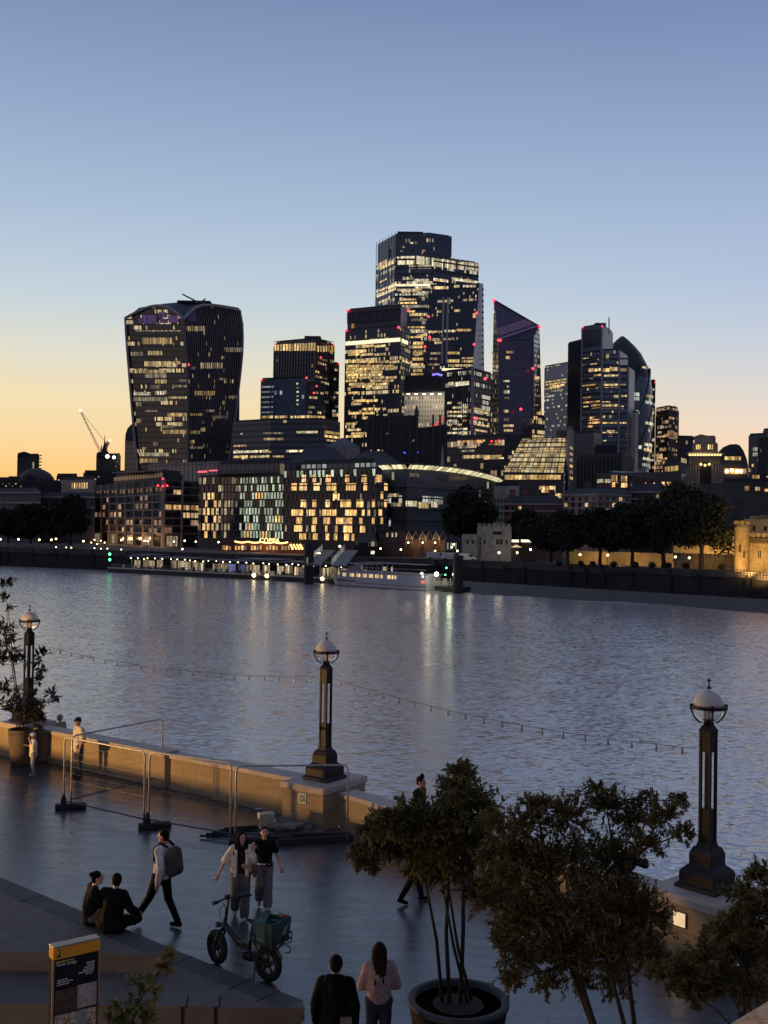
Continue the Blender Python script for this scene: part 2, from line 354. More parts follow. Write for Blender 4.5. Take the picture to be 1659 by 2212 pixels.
# ================================================================== PARAPET AND LAMPS
m_par, t, b, o = newmat('parapet_stone')
tc = t.new('ShaderNodeTexCoord').outputs['Object']
nz = t.noise(tc, 1.1, 5); n2 = t.noise(tc, 34, 2)
t.put(b.inputs['Base Color'], t.mix(t.m('MULTIPLY', n2, .45), t.ramp(nz, [(.3, (.27, .195, .10, 1)), (.7, (.40, .295, .155, 1))]), (.16, .12, .07, 1)))
b.inputs['Roughness'].default_value = .75; t.l.new(t.bump(n2, .25, .006), b.inputs['Normal'])
m_cop = mat('coping_stone', (.40, .33, .26), .6, sc=3, var=.15)
def lerp2(a, c, k): return (a[0]+(c[0]-a[0])*k, a[1]+(c[1]-a[1])*k)
def wallrun(a, c, h, th, label):
    a = V(a+(0,)); c = V(c+(0,)); d = (c-a).normalized(); L = (c-a).length; rz = atan2(d.y, d.x); mid = (a+c)/2; nn = V((-d.y, d.x, 0))
    r = thing('parapet_wall', label, 'wall', tuple(mid), 'stone parapet lengths between the lamps')
    s = MB(); s.box(mid+V((0, 0, (h-.14)/2)), (L, th, h-.14), rz)
    s.build('panel', m_par, r, bevel=.01)
    k = MB(); k.box(mid+V((0, 0, h-.07)), (L, th+.05, .14), rz); k.build('coping', m_cop, r, bevel=.03)
    return r
def pier(p, rz, sx, sy, h, label):
    r = thing('wall_pier', label, 'pier', (p[0], p[1], 0))
    s = MB(); s.box((p[0], p[1], h/2-.06), (sx, sy, h-.12), rz); s.build('shaft', m_par, r, bevel=.012)
    s = MB(); s.box((p[0], p[1], h-.06), (sx+.08, sy+.08, .12), rz); s.build('cap', m_cop, r, bevel=.03)
    return r
H1 = 1.0
PL, PM, PR = (-11.25, 34.75), xy(P(701, 1684, 27.55)), xy(P(1527, 1912, 19.35))
r1 = atan2(PM[1]-PL[1], PM[0]-PL[0]); r2 = atan2(PR[1]-PM[1], PR[0]-PM[0])
wallrun(WALL[0], lerp2(PL, WALL[0], .03), .9, .5, 'stone parapet length left of the left-hand lamp and planters')
wallrun(lerp2(PL, PM, .06), lerp2(PL, PM, .545), H1, .55, 'warmly lit stone parapet length behind the man in the cap')
pier(lerp2(PL, PM, .63), r1, 1.7, .44, H1-.03, 'recessed stone pier block between two parapet lengths behind the wire fence')
wallrun(lerp2(PL, PM, .70), lerp2(PL, PM, .95), H1, .55, 'stone parapet length just left of the middle lamp plinth')
wallrun(lerp2(PM, PR, .085), lerp2(PM, PR, .48), H1-.08, .5, 'stone parapet length just right of the middle lamp plinth')
wallrun(lerp2(PM, PR, .49), lerp2(PM, PR, .94), H1-.08, .5, 'stone parapet length behind the bushes left of the right lamp')
wallrun(lerp2(PR, WALL[5], .08), WALL[5], H1-.05, .5, 'stone parapet length right of the large right-hand lamp')
# globe lamps
m_iron = mat('black_iron', (.010, .008, .008), .5, var=.3, sc=6, spec=.25)
m_globe, t, b, o = newmat('opal_glass'); b.inputs['Base Color'].default_value = (.56, .50, .42, 1); b.inputs['Roughness'].default_value = .18
m_clear, t, b, o = newmat('clear_glass')
gl = t.new('ShaderNodeBsdfGlass'); gl.inputs['Roughness'].default_value = .02; gl.inputs['IOR'].default_value = 1.12
tr = t.new('ShaderNodeBsdfTransparent'); mx = t.new('ShaderNodeMixShader'); mx.inputs[0].default_value = .7
t.l.new(gl.outputs[0], mx.inputs[1]); t.l.new(tr.outputs[0], mx.inputs[2]); t.l.new(mx.outputs[0], o.inputs[0])
def octo(r, k=.42): return r
def make_lamp(label, loc, rz):
    r = thing('street_lamp', label, 'street lamp', (0, 0, 0), 'globe lamps on the parapet')
    # square stepped base
    s = MB()
    q = lambda w, z: (w/2*sqrt(2), z)
    s.lathe([q(.82, 0), q(.82, .05), q(.76, .08), q(.70, .10), q(.70, .27), q(.66, .31), q(.52, .38), q(.47, .40), q(.455, .42), q(.455, .60), q(.38, .69), q(.34, .72)], n=4, rot=pi/4)
    s.build('base', m_iron, r, bevel=.012)
    s = MB()
    for a in range(4):   # four corner ribs, open slots between them
        x_, y_ = .092*(1 if a in (0, 3) else -1), .092*(1 if a < 2 else -1)
        s.box((x_, y_, 1.78), (.05, .05, 2.0))
    s.box((0, 0, 1.05), (.20, .20, .66)); s.box((0, 0, 2.57), (.215, .215, .36)); s.box((0, 0, 1.83), (.02, .02, 1.6), pi/4)
    s.lathe([q(.245, 2.74), q(.245, 2.77), q(.17, 2.84), q(.11, 2.88)], n=4, rot=pi/4)
    s.lathe([q(.30, .70), q(.27, .75), q(.25, .80)], n=4, rot=pi/4)
    s.build('post', m_iron, r, bevel=.006)
    zc = 3.15; R = .275
    s = MB(); s.lathe([(.07, 2.86), (.10, 2.89), (.07, 2.93), (.13, 2.95), (.03, 2.97)], n=16); s.lathe([(R+.005, zc+.0), (R+.045, zc+.0), (R+.045, zc+.05), (R+.005, zc+.05)], n=28)
    for a in range(4):
        an = a*pi/2+pi/4
        s.tube([((R+.028)*sin(k)*cos(an), (R+.028)*sin(k)*sin(an), zc+.02-(R+.028)*cos(k)) for k in [.42, .6, .8, 1.0, 1.2, 1.4, pi/2]], .016, 6)
        s.box(((R+.03)*cos(an), (R+.03)*sin(an), zc+.03), (.05, .04, .1), an)
    s.build('cage', m_iron, r)
    s = MB(); pr_ = [(R*cos(k*pi/16), zc+.05+R*1.02*sin(k*pi/16)) for k in range(9)]; s.lathe(pr_, n=28); s.build('dome', m_globe, r, smooth=True)
    s = MB(); s.lathe([(R*.98*sin(k*pi/14), zc-R*.98*cos(k*pi/14)) for k in range(1, 8)], n=28); s.build('globe', m_clear, r, smooth=True)
    s = MB(); s.lathe([(.035, zc-.27), (.04, zc-.1), (.055, zc-.08), (.05, zc+.04), (.01, zc+.06)], n=12); s.build('bulb', mat('frosted_bulb', (.75, .62, .42), .4), r, smooth=True)
    s = MB(); s.lathe([(.05, zc+.35), (.03, zc+.38), (.012, zc+.40), (.012, zc+.47), (.028, zc+.49), (.0, zc+.54)], n=10); s.tube([(-.05, 0, zc+.5), (.05, 0, zc+.5)], .01, 6); s.build('finial', m_iron, r, smooth=True)
    return r
L0 = make_lamp('globe lamp rising behind the leafy planter, leftmost and smallest of three', None, 0)
L0.location = (PL[0], PL[1], H1+.08); L0.rotation_euler.z = r1
dup(L0, (PM[0], PM[1], 1.06), r1, 'globe lamp on the plinth with the small green sign, middle of three')
dup(L0, (PR[0], PR[1], 1.13), r2, 'tall globe lamp on the plinth with the glowing plaque, rightmost of three')
def plinth(p, rz, sx, sy, h, label):
    r = thing('lamp_plinth', label, 'plinth', (p[0], p[1], 0), 'stone plinths under the lamps')
    s = MB(); s.box((p[0], p[1], h/2-.09), (sx, sy, h-.18), rz); s.box((p[0], p[1], h*.45), (sx+.006, sy+.006, .012), rz, 1)
    s.build('block', [m_par, m_joint], r, bevel=.01)
    s = MB(); s.box((p[0], p[1], h-.09), (sx+.10, sy+.10, .18), rz); s.build('coping', m_cop, r, bevel=.035)
    return r
plinth(PL, r1, 1.15, 1.2, H1+.08, 'stone plinth under the left-hand lamp behind the planters')
pm = plinth(PM, r1+.03, 1.28, 1.75, 1.06, 'large stone plinth under the middle lamp beside the fence')
pr2 = plinth(PR, r2, 1.35, 1.5, 1.13, 'stone plinth under the right-hand lamp half hidden by bushes')
def onface(p, rz, sx, sy, s, zc, off=.012):      # point on the promenade-facing side of a plinth
    d = V((cos(rz), sin(rz), 0)); nn = V((sin(rz), -cos(rz), 0))
    return V((p[0], p[1], zc))+d*s+nn*(sy/2+off), d, nn
p_, d_, n_ = onface(PM, r1+.03, 1.28, 1.75, .0, .72)
sg = thing('exit_sign', 'small green and white sign on the middle lamp plinth', 'sign', tuple(p_))
s = MB(); s.box(p_, (.23, .016, .23), r1+.03); s.build('frame', mat('sign_white', (.75, .75, .70), .5), sg)
s = MB(); s.box(p_+n_*.01, (.17, .008, .17), r1+.03); s.build('panel', mat('sign_green', (.03, .16, .07), .5), sg)
s = MB()
for a, c_, w_ in (((-.05, .05), (.02, -.02), .02), ((.02, -.02), (.05, -.06), .02), ((-.02, .02), (-.05, -.05), .018), ((.0, .0), (.05, .03), .014)):
    A = p_+n_*.016+d_*a[0]+V((0, 0, a[1])); C = p_+n_*.016+d_*c_[0]+V((0, 0, c_[1])); s.tube([A, C], w_/2, 5)
s.ell(p_+n_*.016+d_*-.055+V((0, 0, .07)), .014, 8); s.build('symbol', MATS['sign_white'], sg)
p_, d_, n_ = onface(PR, r2, 1.35, 1.5, -.05, .72)
sg = thing('glowing_plaque', 'square warm glowing plaque set in the right lamp plinth', 'plaque', tuple(p_))
s = MB(); s.box(p_, (.265, .02, .265), r2); s.build('frame', m_iron, sg)
m_pl, t, b, o = newmat('plaque_light'); tcn = t.noise(t.new('ShaderNodeTexCoord').outputs['Object'], 9, 4)
t.put(b.inputs['Emission Color'], t.ramp(tcn, [(.3, (1, .55, .18, 1)), (.6, (1, .74, .36, 1))])); b.inputs['Emission Strength'].default_value = .62
s = MB(); s.box(p_+n_*.012, (.235, .01, .235), r2); s.build('panel', m_pl, sg)
# festoon lights between the lamps
m_cab = mat('black_cable', (.012, .012, .012), .6)
m_bulb = mat('festoon_bulb', (.2, .19, .18), .25)
def festoon(a, c, sag, n, label):
    a = V(a); c = V(c); r = thing('festoon_lights', label, 'string lights', tuple(a), 'unlit festoon cables between the lamps')
    f = lambda k: a.lerp(c, k)-V((0, 0, sag*4*k*(1-k)))
    s = MB(); s.tube([f(k/40) for k in range(41)], .006, 5); s.build('cable', m_cab, r)
    for i in range(n):
        p = f((i+.5)/n); s = MB(); s.lathe([(.014, 0), (.016, -.06), (.024, -.08), (.024, -.11), (.005, -.13)], p, 7); s.build('bulb', m_bulb, r)
za = H1+.02+2.55
festoon((PL[0]+.2, PL[1]-.15, za), (PM[0]-.2, PM[1]+.1, za+.02), .28, 22, 'festoon cable of unlit bulbs from the left-hand lamp to the middle lamp')
festoon((PM[0]+.2, PM[1]-.15, za+.02), (PR[0]-.2, PR[1]+.1, za-.02), .22, 19, 'festoon cable of unlit bulbs from the middle lamp to the right lamp')
# ================================================================== SITE FENCE
m_galv = mat('galvanised_tube', (.42, .39, .33), .42, metal=.35, var=.2, sc=5)
m_foot = mat('rubber_block', (.030, .018, .016), .85)
m_wire = mat('fence_wire', (.10, .095, .09), .5, metal=.3)
def fence(a, c, h, label, feet=(1, 1), zb=.22):
    a = V(a+(0,)); c = V(c+(0,)); d = (c-a).normalized(); L = (c-a).length; rz = atan2(d.y, d.x); mid = (a+c)/2
    r = thing('wire_fence', label, 'fence', tuple(mid), 'wire site fence panels round the rubble')
    z = V((0, 0, 1)); rr = .12
    pts = [a+z*.05, a+z*(h-rr), a+z*(h-rr*.3)+d*rr*.3, a+z*h+d*rr, c+z*h-d*rr, c+z*(h-rr*.3)-d*rr*.3, c+z*(h-rr), c+z*.05]
    s = MB(); s.tube(pts, .024, 8); s.build('frame', m_galv, r, smooth=True)
    s = MB(); s.tube([a+z*zb, c+z*zb], .02, 6); s.build('bottom_rail', mat('dull_rail', (.06, .055, .05), .5), r)
    s = MB()
    n = int(L/.2)
    for i in range(1, n): s.tube([a+d*(L*i/n)+z*zb, a+d*(L*i/n)+z*h], .0014, 4)
    for k in range(1, 9): s.tube([a+z*(zb+(h-zb)*k/9), c+z*(zb+(h-zb)*k/9)], .0014 if k % 3 else .003, 4)
    s.build('wire_mesh', m_wire, r)
    return r
A0, A1, A2 = G(137, 1748), G(318, 1790), G(505, 1822)
A0, A1, A2 = xy(A0), xy(A1), xy(A2)
B0 = xy(G(349, 1694)); B3 = (-.75, 25.7)
e = .09
fence(A0, (A1[0]-e, A1[1]+e*.3), 1.86, 'wire fence panel on the left in front of the man in the cap')
fence((A1[0]+.03, A1[1]), (A2[0]-e, A2[1]+e*.3), 1.86, 'wire fence panel in the middle, behind the walking man with a backpack')
fence((A2[0]+.03, A2[1]), B3, 1.80, 'wire fence panel slanting back to the wall right of the middle lamp')
fence((A0[0]+.15, A0[1]+.15), B0, 1.86, 'wire fence panel at the rear, running back to the parapet')
def fblock(p, rz, label):
    r = thing('ballast_block', label, 'ballast block', (p[0], p[1], 0), 'rubber feet under the fence')
    s = MB(); s.box((p[0]+.18*cos(rz), p[1]+.18*sin(rz), .065), (.78, .24, .13), rz); s.build('block', m_foot, r, bevel=.03)
    s = MB(); s.tube([(p[0], p[1], .1), (p[0], p[1], .4)], .034, 8); s.lathe([(.09, .13), (.06, .3), (.035, .36)], (p[0], p[1], 0), 8); s.build('clamp', m_iron, r)
fblock(A0, .25, 'dark rubber foot under the left end of the fence')
fblock(A1, .35, 'dark rubber foot near the head of the man with a backpack')
fblock((A2[0]+.1, A2[1]), .2, 'dark rubber foot behind the two walking women')
# rubble and cartons behind the fence
m_cart = mat('stone_block', (.50, .42, .27), .8, sc=4)
cx, cy = xy(G(576, 1797))
for k, (dx, rz, lab) in enumerate([(0, .25, 'pale kerb block at the bottom of the small stack by the plinth'), (.03, .1, 'pale kerb block in the middle of the small stack'), (-.02, .32, 'pale kerb block on top of the small stack by the plinth')]):
    s = MB(); s.box((cx+dx, cy, .075+k*.155), (.38, .26, .15), rz); tag(s.build('stone_block', m_cart, bevel=.015), lab, 'block', 'stacked kerb blocks by the plinth')
m_plank = mat('grey_timber', (.11, .105, .10), .85, sc=5, var=.4); m_plank2 = mat('dark_timber', (.03, .028, .026), .9)
random.seed(4)
bx, by = xy(G(622, 1806))
labs = ['grey paving offcut at the bottom of the heap by the plinth', 'grey paving offcut leaning across the heap', 'grey paving offcut on top of the heap', 'grey paving offcut at the right end of the heap', 'grey paving offcut jutting out at the back of the heap']
for k in range(5):
    s = MB(); s.box((bx+(-.2, .1, -.05, .45, .15)[k], by+(.0, .08, .02, -.02, .35)[k], (.06, .15, .25, .07, .2)[k]), (.85, .45, .08), (-.25, .1, -.5, .3, .0)[k], 0, Matrix.Rotation((-.25, .1, -.5, .3, .0)[k], 3, 'Z') @ Matrix.Rotation((.0, .12, -.1, .05, .2)[k], 3, 'Y'))
    tag(s.build('paving_slab', m_plank, bevel=.015), labs[k], 'paving slab', 'heap of broken paving by the plinth')
p0, p1 = G(600, 1826), G(762, 1816)
for k, (off, lab) in enumerate([(0, 'long dark timber baulk at the foot of the heap, nearest us'), (.35, 'long dark timber baulk just behind the front one')]):
    mid = (p0+p1)/2+V((0.0, off, .07)); s = MB(); s.box(mid, ((p1-p0).length*(1-.3*k), .14, .14), atan2(p1.y-p0.y, p1.x-p0.x)); tag(s.build('timber_baulk', m_plank2, bevel=.01), lab, 'timber', 'timber baulks by the heap')
pt = G(470, 1808)
for k in range(5):
    s = MB(); a = V((pt.x-1.0+.12*k, pt.y+.16*k-.1, .05)); a.x += .6; s.tube([a, a+V((1.0+.08*k, -.25+.12*k, .06))], .03, 6)
    tag(s.build('steel_rod', m_iron), ('lowest', 'second', 'third', 'fourth', 'uppermost')[k]+' of the dark rods lying behind the women', 'rod', 'dark rods lying by the fence')
for (u, v_, lab) in [(566, 1750, 'crumpled white wrapper on the paving under the parapet'), (530, 1735, 'small pale scrap of litter left of the white wrapper')]:
    p = G(u, v_); s = MB(); random.seed(u)
    for i in range(5): s.poly([(p.x+random.uniform(-.25, .25), p.y+random.uniform(-.12, .12), .01+random.random()*.06) for _ in range(4)])
    tag(s.build('litter', mat('white_plastic', (.4, .4, .4), .5)), lab, 'litter')
# ================================================================== CITY TOWERS
WARM, YEL, WHT, ORG, COOL, RED = (1, .66, .27), (1, .60, .19), (1, .82, .50), (1, .50, .16), (.72, .95, .85), (1, .05, .06)
w_warm = wmat('office_light_warm', WARM, .85, dark=.4); w_yel = wmat('office_light_yellow', YEL, .9, dark=.45); w_wht = wmat('office_light_white', WHT, .95, 2.0, dark=.35)
w_org = wmat('room_light_orange', ORG, .9, 1.2); w_cool = wmat('office_light_cool', COOL, .55, 1.2, col2=(1, .95, .75)); w_dim = wmat('office_light_dim', (1, .72, .42), .38)
w_full = emat('bright_band_light', (1, .84, .52), 1.3); w_purple = wmat('purple_light', (.20, .10, .8), .22, 1.0, col2=(.4, .1, .6))
e_red = emat('aviation_red', (1, .03, .05), 4.5); e_redline = emat('red_line_light', (1, .06, .06), .8)
m_roof = mat('dark_roof', (.03, .03, .033), .7, sc=.05)
m_steel = mat('dark_steel', (.04, .04, .045), .5, sc=.1)
class Bd: pass
def isect(u, v, A, B):
    """point of the wall plane through A,B seen along pixel (u,v): returns (s along AB in m, z)"""
    r = ray(u, v); ax, ay = A; dx, dy = B[0]-A[0], B[1]-A[1]; nx, ny = dy, -dx
    k = (ax*nx+ay*ny)/(r.x*nx+r.y*ny); p = CAM+r*k; L = sqrt(dx*dx+dy*dy)
    return ((p.x-ax)*dx+(p.y-ay)*dy)/L, p.z
def tower(name, label, cat, cor, vt, vb, fm, th=35, roof=None, vi=0, group=None, parapet=1.5, root=None, part='facade'):
    b = Bd(); pts = [P(u, vt, d) for u, d in cor]; z1 = pts[vi].z; z0 = -1.2 if root is None or vb >= 1060 or vb == 1000 else P(cor[vi][0], vb, cor[vi][1]).z
    fr = [(p.x, p.y) for p in pts]
    bk = []
    for q in (fr[-1], fr[0]):
        l = sqrt(q[0]**2+q[1]**2); bk.append((q[0]*(1+th/l), q[1]*(1+th/l)))
    foot = fr+bk; cx = sum(q[0] for q in foot)/len(foot); cy = sum(q[1] for q in foot)/len(foot)
    b.root = root or thing(name, label, cat, (cx, cy, z0), group)
    MB().prism(foot, z0, z1).build(part, fm, b.root)
    if parapet:
        mid = V((cx, cy)); ins = [tuple(mid+(V(q)-mid)*.93) for q in foot]
        MB().prism(ins, z1+.02, z1+parapet).build('roof', roof or m_roof, b.root)
    b.fr = fr; b.z0 = z0; b.z1 = z1; b.n = 0; b.foot = foot
    b.faces = [(fr[i], fr[i+1]) for i in range(len(fr)-1)]
    return b
def pane(b, A, B, s0, s1, za, zb, m, name='lit_window', off=.25, thick=.3):
    d = V((B[0]-A[0], B[1]-A[1])).normalized(); n = V((d.y, -d.x))
    if s1 < s0: s0, s1 = s1, s0
    a = V(A)+d*s0+n*off; c = V(A)+d*s1+n*off; a2 = a-n*thick; c2 = c-n*thick; mb = MB()
    mb.poly([(a.x, a.y, za), (c.x, c.y, za), (c.x, c.y, zb), (a.x, a.y, zb)], [(s0, za), (s1, za), (s1, zb), (s0, zb)])
    for q in ([a2, a], [c, c2]): mb.poly([(q[0].x, q[0].y, za), (q[1].x, q[1].y, za), (q[1].x, q[1].y, zb), (q[0].x, q[0].y, zb)], [(0, 0)]*4)
    mb.poly([(a.x, a.y, zb), (c.x, c.y, zb), (c2.x, c2.y, zb), (a2.x, a2.y, zb)], [(0, 0)]*4); mb.poly([(a2.x, a2.y, za), (c2.x, c2.y, za), (c.x, c.y, za), (a.x, a.y, za)], [(0, 0)]*4)
    b.n += 1
    return mb.build(name, m, b.root)
def wpx(b, fi, u0, v0, u1, v1, m, name='lit_window', off=.25):
    A, B = b.faces[fi]; s0, _ = isect(u0, (v0+v1)/2, A, B); s1, _ = isect(u1, (v0+v1)/2, A, B)
    _, zb = isect((u0+u1)/2, v0, A, B); _, za = isect((u0+u1)/2, v1, A, B)
    return pane(b, A, B, s0, s1, za, zb, m, name, off)
def lits(b, fi, va, vb, n, seed, mats, lo=.05, hi=.3, fl=4.0, h=1.9, grow=1.0):
    A, B = b.faces[fi]; L = sqrt((A[0]-B[0])**2+(A[1]-B[1])**2); um = 0
    d = (A[1]+B[1])/2
    X = (A[0]+B[0])/2; mu = 829.5+X/d*FOC
    zt = P(mu, va, d).z; zb = P(mu, vb, d).z; R = random.Random(seed)
    ks = list(range(int((zb-b.z0)/fl)+1, max(int((zb-b.z0)/fl)+2, int((zt-b.z0)/fl)))); used = set()
    for i in range(n):
        k = R.choice(ks); w_ = L*R.uniform(lo, hi); s = R.uniform(.02*L, max(.03*L, L*.98-w_))
        key = (k, int(s/L*6))
        if key in used: continue
        used.add(key); z = b.z0+k*fl
        pane(b, A, B, s, min(s+w_, L*.985), z+.9, z+.9+h, R.choice(mats))
def reds(b, pts, r=1.5):
    for u, v, d in pts:
        p = P(u, v, d); MB().ell(p, .72*r*d/950, 8).build('aviation_light', e_red, b.root)
def bars(b, name, pts, r, m, n=5):
    for i in range(0, len(pts), 2): MB().tube([pts[i], pts[i+1]], r, n).build(name, m, b.root)
def face_fins(b, fi, n, v0, v1, m, w_=.5, dep=.9, name='fin', ua=0, ub=1):
    A, B = b.faces[fi]; d = V((B[0]-A[0], B[1]-A[1])); L = d.length; d = d.normalized(); nn = V((d.y, -d.x))
    mid = lerp2(A, B, .5); mu = 829.5+mid[0]/mid[1]*FOC; zt = P(mu, v0, mid[1]).z; zb = P(mu, v1, mid[1]).z
    for i in range(n+1):
        s = L*(ua+(ub-ua)*i/n); p = V(A)+d*s+nn*dep/2
        MB().box((p.x, p.y, (zt+zb)/2), (w_, dep, zt-zb), atan2(d.y, d.x)).build(name, m, b.root)
def bands(b, fi, vs, m, h=.8, dep=.5, name='floor_band'):
    A, B = b.faces[fi]; d = V((B[0]-A[0], B[1]-A[1])); L = d.length; d = d.normalized(); nn = V((d.y, -d.x)); mid = lerp2(A, B, .5); mu = 829.5+mid[0]/mid[1]*FOC
    for v in vs:
        z = P(mu, v, mid[1]).z; p = V(mid)+nn*dep/2
        MB().box((p.x, p.y, z), (L, dep, h), atan2(d.y, d.x)).build(name, m, b.root)

# ---- flared tower with arched top
f1 = fmat('flare_left_glass', 1.6, 4.0, (.016, .016, .018), (.022, .02, .02), z=1.55, st=.75, seed=3, dotz=1.88)
f2 = fmat('flare_right_glass', 1.6, 4.0, (.022, .02, .022), (.03, .027, .027), z=2.0, st=.55, seed=5, dotz=1.92)
m_fin = mat('bronze_fin', (.17, .145, .14), .5, sc=.1, metal=.2); m_edge = mat('pale_edge', (.30, .265, .27), .5, sc=.1)
def curve(pts, v):
    for (a, x), (c, y) in zip(pts, pts[1:]):
        if a <= v <= c: return x+(y-x)*(v-a)/(c-a)
    return pts[-1][1] if v > pts[-1][0] else pts[0][1]
LE = [(650, 271), (690, 271.5), (720, 273), (760, 276), (850, 283), (930, 290), (1005, 297), (1150, 306)]
CE = [(650, 388), (690, 397), (720, 401), (780, 405), (850, 407), (1005, 406), (1150, 404)]
RE = [(650, 522), (672, 519), (690, 523.5), (720, 525.5), (760, 524.5), (800, 521), (850, 515), (905, 508), (960, 500), (1005, 494), (1150, 478)]
DL, DC, DR, DB = 835, 800, 850, 890
b = Bd(); b.n = 0
ft = P(400, 1154, 830); b.root = thing('flared_tower', 'flared glass tower with a bulging arched top, leftmost of the skyscrapers', 'skyscraper', (ft.x, ft.y, ft.z))
NV = 58; NS = 26
def fpt(side, s, v):
    if side == 0: return P(curve(LE, v)*(1-s)+curve(CE, v)*s, v, DL+(DC-DL)*s)
    return P(curve(CE, v)*(1-s)+curve(RE, v)*s, v, DC+(DR-DC)*s)
def topv(side, s):
    if side == 0: return 688-(688-661)*sin(min(1, s/.62)*pi/2) if s < .62 else 661+(690-661)*((s-.62)/.38)**2.2
    return 690-(690-660)*sin(min(1, s/.42)*pi/2) if s < .42 else 660+(672-660)*((s-.42)/.58)**1.6
for side, fm in ((0, f1), (1, f2)):
    mb = MB(); W_ = 62.0
    for j in range(NS):
        s0, s1 = j/NS, (j+1)/NS
        for i in range(NV):
            q = []
            for s, k in ((s0, i), (s1, i), (s1, i+1), (s0, i+1)):
                tv = topv(side, s); v = 1150+(tv-1150)*k/NV; q.append((fpt(side, s, v), (s*W_, (1005-v)*.345)))
            mb.poly([a for a, _ in q], [c for _, c in q])
    mb.build('facade', fm, b.root)
    for j in range(0 if side else 0, NS+1):        # vertical fins, thick at the edges of each face
        s = j/NS; ed = j in (0, NS)
        if side == 0 and not ed: continue
        off = fwd*-(1.2 if ed else .7)
        pts = [fpt(side, s, 1150+(topv(side, s)-1150)*k/16)+off for k in range(17)]
        MB().tube(pts, .95 if ed else .42, 5).build('fin', m_edge if ed else m_fin, b.root)
# arched roof sheet and rear walls
mb = MB(); back = P(520, 672, 900)
def rear(s, k):   # rear rim mirrors the front rims
    return P(285+s*235, 676-24*sin(pi*min(1, max(0, s*1.0))), 905)
rim = [fpt(0, j/20, topv(0, j/20)) for j in range(21)]+[fpt(1, j/20, topv(1, j/20)) for j in range(1, 21)]
ridge = [P(300+s*5.4, 668-15.5*sin(pi*(s+3)/46), 860) for s in range(41)]
rr_ = [P(290+s*5.7, 682-22*sin(pi*s/40), 905) for s in range(41)]
for i in range(40):
    mb.poly([rim[i], rim[i+1], ridge[i+1], ridge[i]]); mb.poly([ridge[i], ridge[i+1], rr_[i+1], rr_[i]])
    z0 = ft.z; mb.poly([rr_[i+1], rr_[i], V((rr_[i].x*.98, rr_[i].y, z0)), V((rr_[i+1].x*.98, rr_[i+1].y, z0))])
mb.poly([rr_[0]]+[ridge[0], rim[0]]+[fpt(0, 0, v) for v in (760, 850, 930, 1005, 1150)]+[V((rr_[0].x*.98, rr_[0].y, z0))])
mb.poly([rim[-1], ridge[-1], rr_[-1], V((rr_[-1].x*.98, rr_[-1].y, z0))]+[fpt(1, 1, v) for v in (1150, 1005, 905, 800, 720)])
mb.build('roof', m_roof, b.root)
for side in (0, 1):
    pts = [fpt(side, s/20, topv(side, s/20))+fwd*-1.5 for s in range(21)]; MB().tube(pts, 1.1, 6).build('rim', m_edge, b.root)
fwm = {w_warm: wmat('curved_face_warm', WARM, .55, dark=.3), w_yel: wmat('curved_face_yellow', YEL, .62, dark=.3), w_wht: wmat('curved_face_white', WHT, .6, dark=.25), w_dim: wmat('curved_face_dim', (1, .72, .42), .26)}
def fw(side, u0, v0, u1, v1, m):
    m = fwm.get(m, m)
    """lit strip following the curved face"""
    vm = (v0+v1)/2
    ea, eb = (curve(LE, vm), curve(CE, vm)) if side == 0 else (curve(CE, vm), curve(RE, vm))
    a, c = (u0-ea)/(eb-ea), (u1-ea)/(eb-ea)
    a, c = max(.02, a), min(.98, c); mb = MB(); o_ = fwd*-.5; n = 4
    for i in range(n):
        q = [(a+(c-a)*i/n, v1), (a+(c-a)*(i+1)/n, v1), (a+(c-a)*(i+1)/n, v0), (a+(c-a)*i/n, v0)]
        mb.poly([fpt(side, s, v)+o_ for s, v in q], [(s*62, (1005-v)*.345) for s, v in q])
    mb.build('lit_window', m, b.root)
zx = lambda x: x*.34
zy = lambda y: 597.2+.34*y
for u0, v0, u1, v1, mm in [(905, 390, 1095, 430, w_yel), (830, 480, 912, 505, w_dim), (942, 474, 1030, 500, w_warm), (918, 540, 1110, 572, w_warm), (1115, 538, 1150, 560, w_yel), (835, 594, 1060, 615, w_warm), (925, 618, 1060, 645, w_dim), (985, 655, 1060, 680, w_warm), (955, 690, 1020, 715, w_dim),
    (850, 735, 960, 756, w_wht), (985, 728, 1045, 752, w_wht), (850, 768, 1065, 792, w_wht), (1070, 762, 1190, 778, w_warm), (865, 800, 900, 825, w_dim), (1065, 868, 1205, 890, w_yel), (1020, 945, 1110, 962, w_dim), (1035, 975, 1200, 1000, w_yel), (885, 1120, 1075, 1142, w_wht), (885, 1157, 1000, 1182, w_yel), (975, 1052, 1010, 1075, w_dim),
    (868, 905, 900, 930, w_warm), (1040, 1120, 1072, 1142, w_yel), (1095, 690, 1190, 704, w_dim), (860, 342, 1150, 350, w_dim), (1100, 420, 1110, 440, w_wht), (1140, 655, 1190, 668, w_dim), (905, 1085, 930, 1100, w_dim), (925, 850, 1000, 860, w_dim)]:
    fw(0, zx(u0), zy(v0), zx(u1), zy(v1), mm)
for u0, v0, u1, v1, mm in [(1170, 316, 1300, 348, w_warm), (1440, 452, 1540, 480, w_dim), (1275, 548, 1415, 585, w_warm), (1240, 728, 1370, 755, w_yel), (1450, 758, 1510, 775, w_dim), (1310, 845, 1365, 862, w_dim), (1205, 980, 1275, 1000, w_warm), (1405, 505, 1425, 525, w_warm), (1350, 885, 1450, 903, w_dim), (1205, 870, 1290, 885, w_yel), (1210, 1080, 1290, 1095, w_dim), (1215, 575, 1240, 590, w_wht), (1205, 1040, 1240, 1060, w_warm), (1280, 920, 1300, 935, w_dim), (1390, 645, 1440, 660, w_dim), (1430, 1110, 1470, 1122, w_dim)]:
    fw(1, zx(u0), zy(v0), zx(u1), zy(v1), mm)
